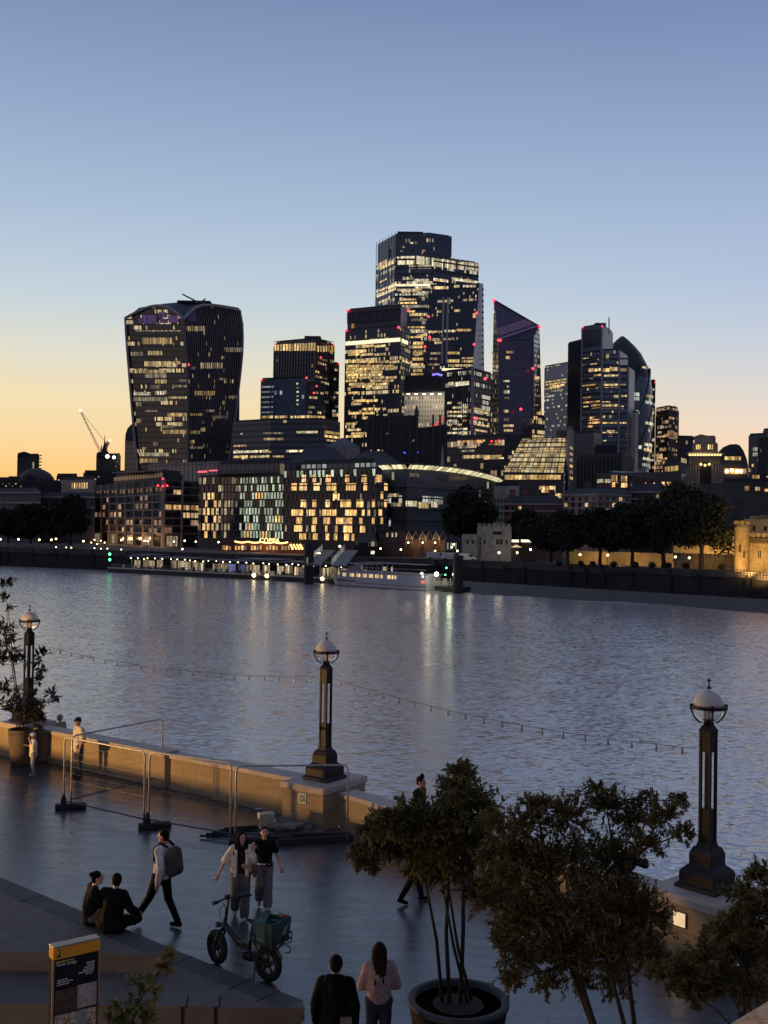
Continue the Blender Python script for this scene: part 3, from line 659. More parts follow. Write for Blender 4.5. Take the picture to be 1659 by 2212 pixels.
for u0, v0, u1, v1 in [(905, 245, 1000, 300), (1010, 228, 1062, 262), (1070, 250, 1135, 292), (1018, 270, 1066, 296), (880, 262, 905, 300)]: fw(0, zx(u0), zy(v0), zx(u1), zy(v1), w_purple)
fw(1, zx(1190), zy(225), zx(1245), zy(285), w_purple)
reds(b, [(407, 788, 799)], 1.5)
for k in (0, 1):   # roof maintenance cradle arm
    pts = [(P(430, 654, 850), P(394, 635.5, 850)), (P(436, 652, 850), P(444, 645, 850))][k]; MB().tube(pts, .6, 5).build('crane_arm', m_steel, b.root)
MB().box(P(432, 653, 850), (8, 3, 2.2)).build('cradle', m_steel, b.root)
MB().box(P(420, 653.5, 855), (26, 8, 1.6)).build('plant_box', m_roof, b.root)

# ---- group behind: two-tier fin tower
g = lambda s, **k: fmat(s, **k)
fg = fmat('fin_tower_glass', 2.0, 4.0, (.045, .052, .07), (.035, .04, .05), z=2.1, st=.7, seed=11, dotz=1.95)
b = tower('fin_tower', 'dark tower with vertical fins under a glowing yellow crown band', 'skyscraper', [(593, 960), (680, 930), (721, 960)], 742, 905, fg, 40)
face_fins(b, 0, 15, 744, 820, m_fin, .5, .9); face_fins(b, 1, 8, 744, 890, m_fin, .5, .9)
for u in range(595, 680, 6): wpx(b, 0, u, 745-(u-593)*.05, u+4.2, 758, w_yel, off=1.0)
for u in range(683, 720, 6): wpx(b, 1, u, 747, u+3.6, 760, w_yel, off=1.0)
MB().box(P(676, 734, 945), (14, 10, 5)).build('plant_box', m_steel, b.root)
bars(b, 'roof_rail', [P(593, 738, 958), P(678, 730, 929), P(678, 730, 929), P(721, 739, 958), P(670, 731, 940), P(682, 728, 940)], .35, m_steel)
lits(b, 1, 765, 900, 12, 3, [w_warm, w_dim, w_yel], .1, .5); reds(b, [(593, 743, 955), (722, 743, 955), (693, 772, 930)], 1.1)
fg2 = fmat('fin_tower_wing_glass', 2.0, 4.0, (.015, .018, .022), (.02, .02, .02), z=1.3, st=.6, seed=12, dotz=1.8)
b2 = tower('slim_tower', 'slim dark glass block on the right flank of the fin tower', 'tower block', [(719, 948), (733, 950)], 785, 930, fg2, 40); lits(b2, 0, 790, 920, 14, 5, [w_dim, w_warm, w_cool], .2, .6); reds(b2, [(732, 785, 947)], 1)
fg3 = fmat('blue_glass', 2.5, 4.0, (.12, .16, .21), (.15, .18, .22), z=2.3, st=.5, seed=14, dotz=1.97, rough=.1, sp=.2, ca=(.8, .9, 1), cb=(.9, .95, 1))
fg4 = fmat('black_glass_low', 2.0, 4.0, (.012, .013, .016), (.015, .015, .016), z=1.9, st=.7, seed=15)
b = tower('glass_block', 'pale blue glass block with white lit slots, left of the fin tower base', 'tower block', [(563.5, 900), (662, 885)], 820, 905, fg3, 35)
for k in range(6): wpx(b, 0, 564.5, 834+k*11, 592-k*.6, 837.5+k*11, wmat('sky_slot', (.75, .85, 1), .4, 9), 'lit_window')
for k in range(6): wpx(b, 0, 641, 827+k*9, 645, 830.5+k*9, w_wht)
for u0, u1 in [(566, 590), (594, 620), (628, 660)]: wpx(b, 0, u0, 898, u1, 903.5, w_warm)
reds(b, [(662, 816, 880), (564, 821, 898)], 1.2)
b = tower('glass_block', 'black glass block stepping in front of the fin tower', 'tower block', [(661, 884), (703, 890)], 828, 906, fg4, 30); reds(b, [(678, 849, 881), (684, 834, 881)], 1.1)
lits(b, 0, 835, 900, 12, 8, [w_dim, w_warm], .05, .3); wpx(b, 0, 662, 898, 702, 904, w_yel)
fg5 = fmat('low_office_glass', 3.0, 4.2, (.06, .07, .085), (.03, .034, .04), z=1.9, st=.8, seed=16, rough=.1, sp=.45)
b = tower('office_block', 'long dark office block with thin lit floors between flared tower and church', 'office block', [(503, 790), (585, 770), (698, 760), (735, 775)], 908, 1010, fg5, 35, vi=1)
for u0, v0, u1, v1, mm, fi in [(505, 961, 534, 965, w_yel, 0), (570, 946, 612, 951, w_warm, 1), (568, 934, 612, 937.5, w_dim, 1), (640, 931, 686, 936, w_wht, 1), (648, 932, 684, 935, w_warm, 1), (618, 972, 664, 977, w_wht, 1), (570, 974, 586, 978, w_yel, 1), (505, 973, 580, 978, w_wht, 0), (505, 984, 536, 989, w_yel, 0), (540, 984, 582, 988.5, w_warm, 0), (700, 932, 733, 938, w_yel, 2), (700, 941, 733, 946, w_yel, 2), (704, 950, 726, 954, w_warm, 2), (690, 968, 696, 972, w_dim, 1), (520, 936, 524, 938, w_wht, 0), (590, 984, 612, 988, w_warm, 1), (506, 972, 516, 976, w_wht, 0)]:
    wpx(b, fi, u0, v0, u1, v1, mm)
# ---- white band tower (in front of the tallest)
fg = fmat('lit_tower_glass', 1.5, 4.0, (.05, .053, .06), (.07, .072, .085), z=.75, st=.75, seed=21, ca=(1, .68, .26), cb=(1, .8, .42), dotz=1.75, cl=7)
fgd = fmat('lit_tower_side', 1.5, 4.0, (.16, .18, .21), (.12, .135, .16), z=2.2, st=.6, seed=22, dotz=1.96)
b = tower('lit_office_tower', 'office tower with one bright white band and many yellow floors, grey louvred top', 'skyscraper', [(746, 930), (866, 905), (887, 925)], 714, 985, fg, 40)
MB().prism([(q[0], q[1]) for q in b.fr[1:]]+[(b.fr[2][0]*1.0015, b.fr[2][1]*1.0015+.3), (b.fr[1][0]*1.0003, b.fr[1][1]*1.0003+.25)], b.z0, b.z1-.3).build('side_wall', fgd, b.root)
t2 = tower('', '', '', [(751, 932), (866, 908), (880, 925)], 670, 714, fmat('louvre_grey', .9, 40, (.075, .075, .085), (.04, .04, .045), z=9, st=0, seed=1, dotz=9, mull=.2, sp=0), 35, root=b.root, part='louvred_top')
face_fins(t2, 0, 22, 673, 690, m_steel, .4, .6); bands(t2, 0, [671, 692, 694, 713], m_steel, 1.3, .8)
wpx(t2, 0, 760, 699, 766, 709, w_org); reds(b, [(750, 671, 928), (748, 713, 928), (861, 707, 902), (882, 670, 905)], 1.6)
wpx(b, 0, 747, 734, 865, 742, w_full, off=.6); wpx(b, 1, 867, 734.5, 880, 742, w_full, off=.6)
R = random.Random(8); row = [(745, .3, .75), (763, .05, .75), (775, .0, .0), (779, .0, 1.0), (788, .05, .9), (794, .02, .95), (801, .0, .92), (807, .04, .9), (813, .02, .95), (820, .0, .9), (827, .06, .8), (853, .2, .6), (863, .15, .6), (881, .3, .75), (890, .05, .55), (913, .0, .2), (926, .02, .3), (934, .1, .4), (940, .0, .35), (757, .1, .4), (832, .1, .5), (846, .05, .25), (870, .1, .3), (900, .3, .5)]
for v, a, c_ in row:
    if c_-a <= 0: continue
    L = 118; n = max(1, int((c_-a)*5)); x0 = 747+L*a
    for i in range(n):
        wd = L*(c_-a)/n
        if R.random() < .86: wpx(b, 0, x0+i*wd, v, x0+(i+.93)*wd, v+5.2, R.choice([w_yel, w_yel, w_warm]))
for v in (779, 851, 880): wpx(b, 1, 868, v, 884, v+5, w_yel)
for i in range(10): wpx(b, 0, 752+i*8, 886+(i % 3)*12, 757+i*8, 891+(i % 3)*12, w_dim)
# ---- tallest, rounded three tier tower
fg = fmat('tall_glass', 1.5, 4.0, (.075, .09, .115), (.05, .058, .075), z=1.2, st=.7, seed=31, ca=(1, .75, .36), cb=(1, .9, .66), rough=.1, sp=.2, cl=6)
fgt = fmat('tall_top_glass', 1.5, 4.0, (.06, .072, .1), (.05, .06, .08), z=2.6, st=.6, seed=32, rough=.1, sp=.12, dotz=1.98)
b = tower('tallest_tower', 'tallest skyscraper with rounded glass tiers and glowing middle floors', 'skyscraper', [(813, 1130), (853, 1090), (935, 1085), (1034, 1110)], 568, 960, fg, 50, vi=3)
t1 = tower('', '', '', [(816.5, 1131), (855, 1091), (930, 1086), (976, 1096)], 506, 568, fgt, 45, root=b.root, part='upper_tier', vi=1)
t1.z0 = b.z1
MB().box(P(886, 504.5, 1110), (26, 8, 2)).build('crane_deck', m_steel, b.root); bars(b, 'crane_arm', [P(872, 502, 1110), P(896, 502.5, 1110)], .8, m_steel)
face_fins(b, 0, 6, 512, 800, m_edge, .35, .5); bands(b, 1, [560, 578, 592, 640, 668], m_steel, 1.6, .7); bands(b, 2, [571, 590, 616], m_steel, 1.6, .7)
MB().tube([P(838, 530, 1105), P(838, 640, 1105)], 1.0, 5).build('fin', mat('pale_fin', (.35, .38, .42), .5), b.root)
def z2(L_): return [(464.5+.4*a, 464.5+.4*y, 464.5+.4*c_, 464.5+.4*d_) for a, y, c_, d_ in L_]
for fi, L_, mm in [(1, z2([(1000, 222, 1078, 235), (985, 245, 1078, 268), (1015, 335, 1070, 350), (1075, 345, 1155, 362), (985, 372, 1060, 385), (1035, 358, 1160, 372), (1085, 386, 1160, 396), (985, 400, 1080, 412), (1090, 412, 1155, 425), (1100, 430, 1150, 444)]), w_wht),
                   (2, z2([(1085, 225, 1160, 270), (1170, 235, 1230, 280), (1240, 245, 1300, 288), (1310, 255, 1345, 295), (1350, 258, 1420, 300), (1180, 345, 1260, 360), (1280, 348, 1420, 362)]), w_wht),
                   (0, z2([(880, 250, 935, 275), (890, 262, 970, 280), (880, 405, 975, 420), (890, 385, 975, 395), (885, 455, 945, 468), (878, 500, 975, 512), (890, 350, 930, 358)]), w_warm)]:
    for q in L_: wpx(b, fi, *q, mm)
for q, mm in zip(z2([(980, 374, 1160, 384), (985, 398, 1120, 408), (985, 487, 1145, 500), (1000, 470, 1090, 480), (1050, 618, 1140, 636), (1050, 530, 1140, 545), (1060, 560, 1145, 572), (985, 225, 1030, 236), (1070, 684, 1125, 700), (1060, 705, 1120, 720), (1070, 740, 1125, 756), (1065, 770, 1125, 786), (1060, 800, 1125, 816), (1070, 832, 1120, 848), (1060, 855, 1125, 868), (1050, 655, 1125, 664)]), [w_full, w_yel, w_wht, w_yel, w_wht, w_warm, w_dim, w_wht]+[w_yel]*8): wpx(b, 1, *q, mm)
for q in z2([(935, 378, 978, 390), (876, 412, 975, 424)]): wpx(b, 0, *q, w_full)
lits(b, 1, 610, 790, 22, 4, [w_yel, w_warm, w_dim], .08, .3); lits(b, 2, 596, 690, 12, 6, [w_dim, w_warm], .05, .2); lits(t1, 1, 515, 560, 5, 3, [w_wht, w_dim], .02, .1)
# ---- wedge tower (dark, slanting)
fgw = fmat('wedge_glass', 1.5, 4.0, (.02, .023, .032), (.026, .028, .036), z=1.75, st=.7, seed=41, rough=.12, dotz=1.87)
ft = P(980, 805, 1000); b = Bd(); b.n = 0; b.root = thing('wedge_tower', 'dark slanted wedge tower in front of the right side of the tallest tower', 'skyscraper', (ft.x, ft.y, ft.z))
A_, B_, C_, D_ = P(931, 617, 1040), P(1036, 611, 1030), P(1020, 805, 985), P(916, 808, 995)
E_, F_, Gp, Hp = P(1044, 613, 1046), P(1046, 805, 1046), P(931, 617, 1060), P(916, 808, 1060)
mb = MB(); Lw = (B_-A_).length; Hh = (A_-D_).length
mb.poly([D_, C_, B_, A_], [(0, 0), (Lw, 0), (Lw, Hh), (0, Hh)]); mb.build('facade', fgw, b.root)
mb = MB(); mb.poly([C_, F_, E_, B_], [(0, 0), (20, 0), (20, Hh), (12, Hh)]); mb.build('side_wall', mat('grey_cladding', (.32, .34, .38), .45, sc=.1), b.root)
mb = MB(); mb.poly([A_, B_, E_, Gp]); mb.poly([Gp, E_, F_, Hp]); mb.poly([A_, Gp, Hp, D_]); mb.build('roof', m_roof, b.root)
MB().prism([xy(D_), xy(C_), xy(F_), xy(Hp)], -1.2, D_.z).build('podium', fgw, b.root)
b.faces = [((D_.x, D_.y), (C_.x, C_.y))]; b.z0 = D_.z; b.z1 = A_.z
def quadwin(b, q4, u0, v0, u1, v1, m, name='lit_window', off=-.6):
    """strip on a sloping face given by four corners (D C B A), from pixel box"""
    D4, C4, B4, A4 = q4; n = (C4-D4).cross(A4-D4).normalized(); pts = []; uvs = []
    for u, v in ((u0, v1), (u1, v1), (u1, v0), (u0, v0)):
        r = ray(u, v); k = (D4-CAM).dot(n)/r.dot(n); p = CAM+r*k; pts.append(p*1.0+(CAM-p).normalized()*-off); e = (C4-D4).normalized(); uvs.append(((p-D4).dot(e), p.z))
    mb = MB(); mb.poly(pts, uvs); c = sum(pts, V())/4; bk = [p+(p-CAM).normalized()*.5 for p in pts]
    for i in range(4): mb.poly([pts[i], bk[i], bk[(i+1) % 4], pts[(i+1) % 4]], [(0, 0)]*4)
    return mb.build(name, m, b.root)
q4 = (D_, C_, B_, A_)
for q, mm in zip(z2([(1180, 385, 1260, 400), (1290, 378, 1320, 392), (1340, 378, 1405, 390), (1262, 448, 1272, 480), (1390, 530, 1412, 556), (1150, 625, 1230, 635), (1240, 620, 1300, 632), (1305, 615, 1385, 628), (1150, 665, 1215, 680), (1230, 665, 1295, 675), (1165, 742, 1220, 752), (1255, 738, 1320, 752), (1160, 770, 1200, 782), (1330, 768, 1395, 778), (1255, 780, 1320, 796), (1330, 784, 1395, 796), (1150, 802, 1215, 812), (1260, 806, 1390, 818), (1225, 828, 1395, 840), (1255, 500, 1262, 530)]), [w_warm, w_warm, w_wht, w_dim, w_org, w_warm, w_wht, w_yel, w_dim, w_dim, w_dim, w_yel, w_dim, w_warm, w_yel, w_yel, w_dim, w_warm, w_full, w_dim]): quadwin(b, q4, *q, mm)
for x0 in (1258, 1234): bars(b, 'mast_strut', [P(464.5+.4*x0, 464.5+.4*445, 985), P(464.5+.4*(x0-8), 464.5+.4*805, 970)], .8, mat('pale_strut', (.3, .3, .3), .5))
for k in range(14): MB().box(P(1043, 625+k*12.5, 1030), (1.6, 1.6, 1.8)).build('ladder_light', w_warm, b.root)
reds(b, [(926, 684, 1000), (1030, 676, 1000), (1024, 744, 985), (928, 728, 990), (918, 749, 985)], 1.5)
# ---- dark-topped block over floodlit stone wall
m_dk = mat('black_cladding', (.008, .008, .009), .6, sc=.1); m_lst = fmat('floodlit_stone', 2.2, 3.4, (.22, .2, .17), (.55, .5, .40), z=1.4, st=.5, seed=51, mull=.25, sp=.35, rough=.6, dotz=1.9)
b = tower('stone_block', 'pale floodlit stone block with a black upper storey below the wedge tower', 'office block', [(874, 830), (966, 820)], 848, 985, m_lst, 30, parapet=0)
b2 = tower('', '', '', [(873.5, 829), (955, 820)], 815, 848, m_dk, 28, root=b.root, part='upper_storey')
for k in range(5):
    p = P(882+k*17, 851, 816); MB().box(p, (2.4, .8, .5)).build('floodlight', emat('flood_white', (1, .9, .68), 5), b.root)
for u in (892, 925, 958): lamp('facade_floodlight', P(u, 850, 806), 4500, (1, .88, .66), 1, 'SPOT', P(u, 895, 822), 130)
bars(b, 'red_neon', [P(938, 921, 812), P(962, 897, 812), P(948, 908, 812), P(967, 910, 812), P(931, 920, 812), P(967, 918, 812)], .55, e_redline)
for u, v in [(937, 809), (945, 808), (952, 810)]: MB().box(P(u, v, 815), (2.4, 2.4, 1.2)).build('blue_light', emat('blue_lamp', (.3, .25, 1), 1.2), b.root)
# ---- dark block with vertical lit slots
fgk = fmat('slot_glass', 1.6, 4.0, (.012, .012, .014), (.02, .019, .02), z=1.0, st=.8, seed=61, mull=.22, ca=(1, .85, .55), cb=(1, .95, .8), cl=8, dotz=1.75)
b = tower('slot_window_block', 'dark block with rows of thin upright lit windows left of the pointed tower', 'office block', [(962, 805), (1019, 790), (1064, 815)], 803, 950, fgk, 40)
MB().box(P(1020, 870, 789), (2.2, 2.2, 52)).build('corner_pier', m_edge, b.root); face_fins(b, 0, 12, 806, 945, m_steel, .35, .5)
for q, mm in zip(z2([(1262, 902, 1290, 920), (1296, 900, 1375, 922)]), [w_wht, w_wht]): wpx(b, 0, *q, mm, off=.7)
for j, v in enumerate((1010, 1035, 1058, 1080, 1105, 1128, 1150, 1172)):
    for x0 in (1258, 1285, 1312, 1340): 
        if (j*7+x0) % 5: wpx(b, 0, 464.5+.4*x0, 464.5+.4*v, 464.5+.4*(x0+24), 464.5+.4*(v+11), w_wht if (x0+j) % 3 else w_warm, off=.7)
for q in z2([(1390, 1046, 1480, 1056), (1395, 1060, 1480, 1070), (1390, 1095, 1470, 1105), (1395, 1130, 1480, 1140), (1400, 1160, 1470, 1170)]): wpx(b, 1, *q, w_warm)
reds(b, [(1048, 818, 795), (1028, 904, 785)], 1.9)
# ---- pointed tower with folded triangular top
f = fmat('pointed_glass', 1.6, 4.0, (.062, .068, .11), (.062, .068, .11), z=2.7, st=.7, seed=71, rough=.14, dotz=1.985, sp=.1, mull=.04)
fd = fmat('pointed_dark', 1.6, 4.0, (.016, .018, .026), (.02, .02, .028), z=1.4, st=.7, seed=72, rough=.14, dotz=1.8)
ft = P(1115, 945, 880); b = Bd(); b.n = 0; b.root = thing('pointed_tower', 'pointed tower whose striped triangular top slopes down to the right', 'skyscraper', (ft.x, ft.y, ft.z))
ap, rc, fr_, fl_ = P(1067, 648, 900), P(1165.5, 705, 905), P(1151.5, 731, 875), P(1077.5, 735, 870)
bl, flb, frb, rb = P(1060.5, 945, 905), P(1077, 945, 870), P(1151, 945, 875), P(1171.5, 945, 905)
fr2 = P(1167, 733, 905); bkl, bkr = P(1067, 660, 940), P(1165, 708, 940); bkl0, bkr0 = P(1062, 945, 940), P(1170, 945, 940)
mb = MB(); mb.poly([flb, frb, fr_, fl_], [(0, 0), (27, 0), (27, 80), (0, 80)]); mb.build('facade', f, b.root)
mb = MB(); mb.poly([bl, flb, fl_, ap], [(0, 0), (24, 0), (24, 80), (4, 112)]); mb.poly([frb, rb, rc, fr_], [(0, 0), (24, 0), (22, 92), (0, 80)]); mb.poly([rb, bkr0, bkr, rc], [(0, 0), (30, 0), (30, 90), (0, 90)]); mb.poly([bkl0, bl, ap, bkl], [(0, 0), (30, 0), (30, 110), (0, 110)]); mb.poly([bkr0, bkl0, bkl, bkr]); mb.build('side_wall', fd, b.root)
MB().prism([xy(bl), xy(flb), xy(frb), xy(rb), xy(bkr0), xy(bkl0)], -1.2, bl.z).build('podium', fd, b.root)
m_tri, t, bb, o = newmat('striped_top'); tc = t.new('ShaderNodeSeparateXYZ'); t.l.new(t.new('ShaderNodeTexCoord').outputs['UV'], tc.inputs[0])
fv = t.m('FRACT', tc.outputs[1]); st_ = t.m('GREATER_THAN', fv, .62); t.put(bb.inputs['Base Color'], t.mix(st_, (.03, .022, .04, 1), (.16, .13, .19, 1)))
gk = t.m('MULTIPLY', st_, t.m('MULTIPLY', t.m('LESS_THAN', tc.outputs[1], 7), .14)); t.put(bb.inputs['Emission Color'], (.62, .32, .75, 1)); t.put(bb.inputs['Emission Strength'], t.m('MULTIPLY', gk, t.m('GREATER_THAN', t.white(t.m('FLOOR', tc.outputs[1]), 0.0, 3.0), .3))); m_tri.cycles.emission_sampling = 'NONE'
mb = MB(); mb.poly([fl_, rc, ap], [(0, 0), (1, 0), (0, 22)]); mb.build('folded_top', m_tri, b.root)
mb = MB(); mb.poly([fl_, fr_, rc]); mb.build('soffit', m_dk, b.root)
mb = MB(); mb.poly([ap, rc, bkr, bkl]); mb.build('roof', m_roof, b.root)
for e0, e1 in ((ap, rc), (fl_, rc), (ap, fl_), (fl_, flb), (fr_, frb), (fl_, fr_)): MB().tube([e0+fwd*-.5, e1+fwd*-.5], .55, 5).build('edge_trim', mat('edge_violet', (.12, .10, .15), .4), b.root)
reds(b, [(1067, 648, 895), (1165.5, 706, 898), (1077, 735, 865), (1081, 735, 865), (1151, 796, 868), (1125, 884, 862)], 1.7)
q4 = (flb, frb, fr_, fl_)
def z3(L_): return [(995.4+.4*a, 597.2+.4*y, 995.4+.4*c_, 597.2+.4*d_) for a, y, c_, d_ in L_]
quadwin(b, q4, 1093, 823, 1117, 944, m_dk, 'dark_bay', .4)
for q, mm in zip(z3([(246, 402, 285, 415), (242, 430, 264, 446), (230, 560, 262, 570), (232, 615, 262, 632), (236, 650, 262, 662), (232, 720, 258, 735), (232, 765, 262, 780), (230, 800, 285, 812), (232, 825, 280, 838), (248, 590, 262, 600)]), [w_org, w_yel, w_wht, w_wht, w_dim, w_warm, w_dim, w_warm, w_warm, w_dim]): quadwin(b, q4, *q, mm, off=-.9)
q5 = (frb, rb, rc, fr_)
for q, mm in zip(z3([(400, 540, 425, 555), (400, 580, 420, 590), (412, 730, 432, 750), (392, 790, 436, 802), (392, 815, 438, 830), (400, 640, 428, 650), (402, 690, 420, 698), (398, 350, 420, 356)]), [w_yel, w_dim, w_yel, w_warm, w_yel, w_dim, w_dim, w_dim]): quadwin(b, q5, *q, mm)
q6 = (bl, flb, fl_, ap)
for k in range(9): quadwin(b, q6, 1062+k % 3, 760+k*19, 1070+k % 3*1.5, 764+k*19, (w_dim, w_warm)[k % 2])
b2 = tower('low_glass_block', 'small lit glass block at the right foot of the pointed tower', 'office block', [(1150, 860), (1177, 870)], 898, 945, fmat('small_lit', 1.5, 4, (.02, .02, .02), (.03, .03, .03), z=.6, st=.8, seed=75), 20); wpx(b2, 0, 1152, 903, 1170, 907, w_yel)
# ---- pale slab tower
fp = fmat('pale_slab_glass', 2.0, 3.8, (.5, .52, .54), (.62, .62, .62), z=1.35, st=.55, seed=81, ca=(1, .8, .45), cb=(1, .92, .7), rough=.35, sp=.5, cl=2, dotz=1.75)
b = tower('pale_slab_tower', 'pale grey slab tower with a row of yellow lit floors near its top', 'tower block', [(1176, 1100), (1228, 1070)], 793, 955, fp, 30)
for q, mm in zip(z3([(458, 560, 572, 566), (462, 573, 570, 582), (480, 586, 560, 596), (455, 598, 540, 608), (490, 612, 552, 620), (458, 630, 480, 640), (520, 555, 572, 562)]), [w_yel, w_warm, w_yel, w_warm, w_dim, w_dim, w_yel]): wpx(b, 0, *q, mm)
# ---- stepped tower
fs = fmat('stepped_glass', 1.8, 4.0, (.16, .18, .225), (.07, .08, .105), z=2.4, st=.5, seed=91, rough=.12, sp=.35, dotz=1.97)
fb = mat('blue_black_wall', (.035, .042, .066), .35, sc=.1); fsd = mat('grey_blue_wall', (.30, .32, .36), .4, sc=.1, var=.1)
b = tower('stepped_tower', 'stepped grey tower descending to the right in four tiers, with scattered lit offices', 'skyscraper', [(1257, 905), (1300, 890), (1324, 925)], 708, 1000, fs, 40)
tower('', '', '', [(1227, 925), (1258, 906)], 743, 1000, fb, 40, root=b.root, part='end_wing'); tower('', '', '', [(1243, 915), (1258, 907)], 737, 743, fb, 25, root=b.root, part='end_wing', parapet=0)
A, B = b.faces[0]; wpx(b, 0, 1257.5, 711, 1299.5, 747, fb, 'top_panel', .3)
tb = tower('', '', '', [(1301, 888), (1337, 884), (1356, 915)], 757, 1000, fs, 36, root=b.root, part='middle_tier'); tc_ = tower('', '', '', [(1338, 882), (1357, 880), (1371, 905)], 793, 1000, fs, 30, root=b.root, part='lower_tier')
td = tower('', '', '', [(1366, 872), (1373, 870), (1379, 880)], 891, 1000, fsd, 16, root=b.root, part='stair_tower')
for tt in (b, tb, tc_):
    A, B = tt.faces[1]; pane(tt, A, B, .2, sqrt((A[0]-B[0])**2+(A[1]-B[1])**2)-.2, tt.z0+1, tt.z1-1, fsd, 'side_wall', .2); bands(tt, 0, [tt_ for tt_ in range(int(760 if tt is b else 775), 990, 15)], m_steel, 1.2, .4)
    A, B = tt.faces[0]; bars(tt, 'pier', [V((A[0], A[1]-.8, tt.z0)), V((A[0], A[1]-.8, tt.z1)), V((B[0], B[1]-.8, tt.z0)), V((B[0], B[1]-.8, tt.z1))], .8, fsd, 4)
W3 = [(0, z3([(692, 497, 720, 515), (724, 497, 762, 515), (660, 583, 732, 598), (720, 528, 760, 538), (660, 650, 705, 656), (660, 668, 750, 682), (705, 690, 755, 712), (690, 772, 752, 795), (685, 805, 712, 820), (662, 440, 690, 452), (745, 583, 762, 596), (662, 700, 690, 706)])), (1, [])]
for q in W3[0][1]: wpx(b, 0, *q, w_org if q[0] % 2 > 1.2 else w_warm)
for q in z3([(772, 580, 850, 600), (765, 497, 805, 515), (775, 530, 848, 540), (828, 640, 850, 655), (765, 690, 850, 712), (800, 750, 815, 765), (765, 778, 850, 795), (785, 420, 800, 450), (765, 668, 800, 680), (810, 490, 848, 510), (765, 840, 850, 846), (790, 830, 830, 838)]): wpx(tb, 0, *q, w_warm if q[1] % 2 > 1 else w_yel)
for q in z3([(862, 497, 895, 512), (868, 640, 895, 650), (860, 778, 895, 795), (865, 700, 880, 712), (858, 580, 892, 588)]): wpx(tc_, 0, *q, w_warm)
lits(b, 0, 770, 960, 12, 2, [w_dim, w_dim, w_warm], .06, .16); lits(tb, 0, 775, 960, 12, 12, [w_dim, w_warm], .06, .2)
bars(b, 'mast', [P(1315.5, 721, 900), P(1315.5, 686, 900)], .55, mat('pale_mast', (.5, .5, .5), .5))
MB().box(P(1296, 704, 905), (9, 6, 4)).build('plant_box', m_steel, b.root); bars(b, 'aerial', [P(1290, 706, 900), P(1290, 697, 900), P(1296, 700, 900), P(1284, 701, 900)], .3, m_steel)
reds(b, [(1301, 705, 888), (1259, 707, 903)], .8)
# ---- bullet shaped tower
fgk = fmat('bullet_glass', 2.6, 4.0, (.10, .12, .135), (.14, .16, .17), z=1.9, st=.65, seed=95, ca=(1, .9, .6), cb=(.9, 1, .9), rough=.12, sp=.2, mull=.08, dotz=1.8)
bp = P(1341, 1010, 1020); k_ = 1020/FOC; b = Bd(); b.n = 0; b.root = thing('bullet_tower', 'rounded bullet shaped tower peeping out behind the stepped tower', 'skyscraper', (bp.x, bp.y, bp.z))
prof = [(1012, 58), (960, 64), (900, 66.5), (860, 65.5), (820, 61), (790, 53), (765, 40), (748, 26), (735, 13), (728, 5), (725.5, .5)]
mb = MB(); n = 40; mbd = MB()
for i in range(len(prof)-1):
    (va, ra), (vb_, rb_) = prof[i], prof[i+1]
    for j in range(n):
        q = []
        for v, r_, a in ((va, ra, j), (va, ra, j+1), (vb_, rb_, j+1), (vb_, rb_, j)):
            an = 2*pi*a/n; q.append((V((bp.x+r_*k_*cos(an), bp.y+r_*k_*sin(an), P(1341, v, 1020).z)), (a*.7*4, (1012-v)*.434)))
        (mbd if vb_ < 800 else mb).poly([x_ for x_, _ in q], [y_ for _, y_ in q])
mb.lathe([(58*k_, -1.2-P(1341, 1012, 1020).z), (58*k_, 0)], (bp.x, bp.y, P(1341, 1012, 1020).z), 40)
mb.build('facade', fgk, b.root, True); mbd.build('dome', mat('dark_dome', (.016, .016, .015), .4, sc=.05), b.root, True)
for s_ in range(10):   # spiral diagrid bands
    pts = []
    for i in range(25):
        v = 1012-(1012-795)*i/24; r_ = curve(sorted((a, c) for a, c in prof), v); an = -pi/2+(s_/10)*2*pi+i*.075
        pts.append(V((bp.x+(r_*k_+.3)*cos(an), bp.y+(r_*k_+.3)*sin(an), P(1341, v, 1020).z)))
    MB().tube(pts, .55, 4).build('spiral_rib', mat('spiral_dark', (.02, .024, .026), .4), b.root)
reds(b, [(1342, 725, 1018)], .7)
for v0 in (797, 857, 871, 960, 971, 990, 1003, 915):
    r_ = curve(sorted((a, c) for a, c in prof), v0)
    for a0 in (-.75, -.5, -.95):
        mb = MB(); q = []
        for a in (a0, a0+.2):
            q.append(V((bp.x+(r_*k_+.5)*cos(a), bp.y+(r_*k_+.5)*sin(a), 0)))
        zt, zb = P(1341, v0, 1020).z, P(1341, v0+6, 1020).z
        mb.poly([(q[0].x, q[0].y, zb), (q[1].x, q[1].y, zb), (q[1].x, q[1].y, zt), (q[0].x, q[0].y, zt)], [(0, 0), (5, 0), (5, 2.4), (0, 2.4)]); mb.build('lit_window', (w_wht, w_cool, w_warm)[int(v0) % 3], b.root)
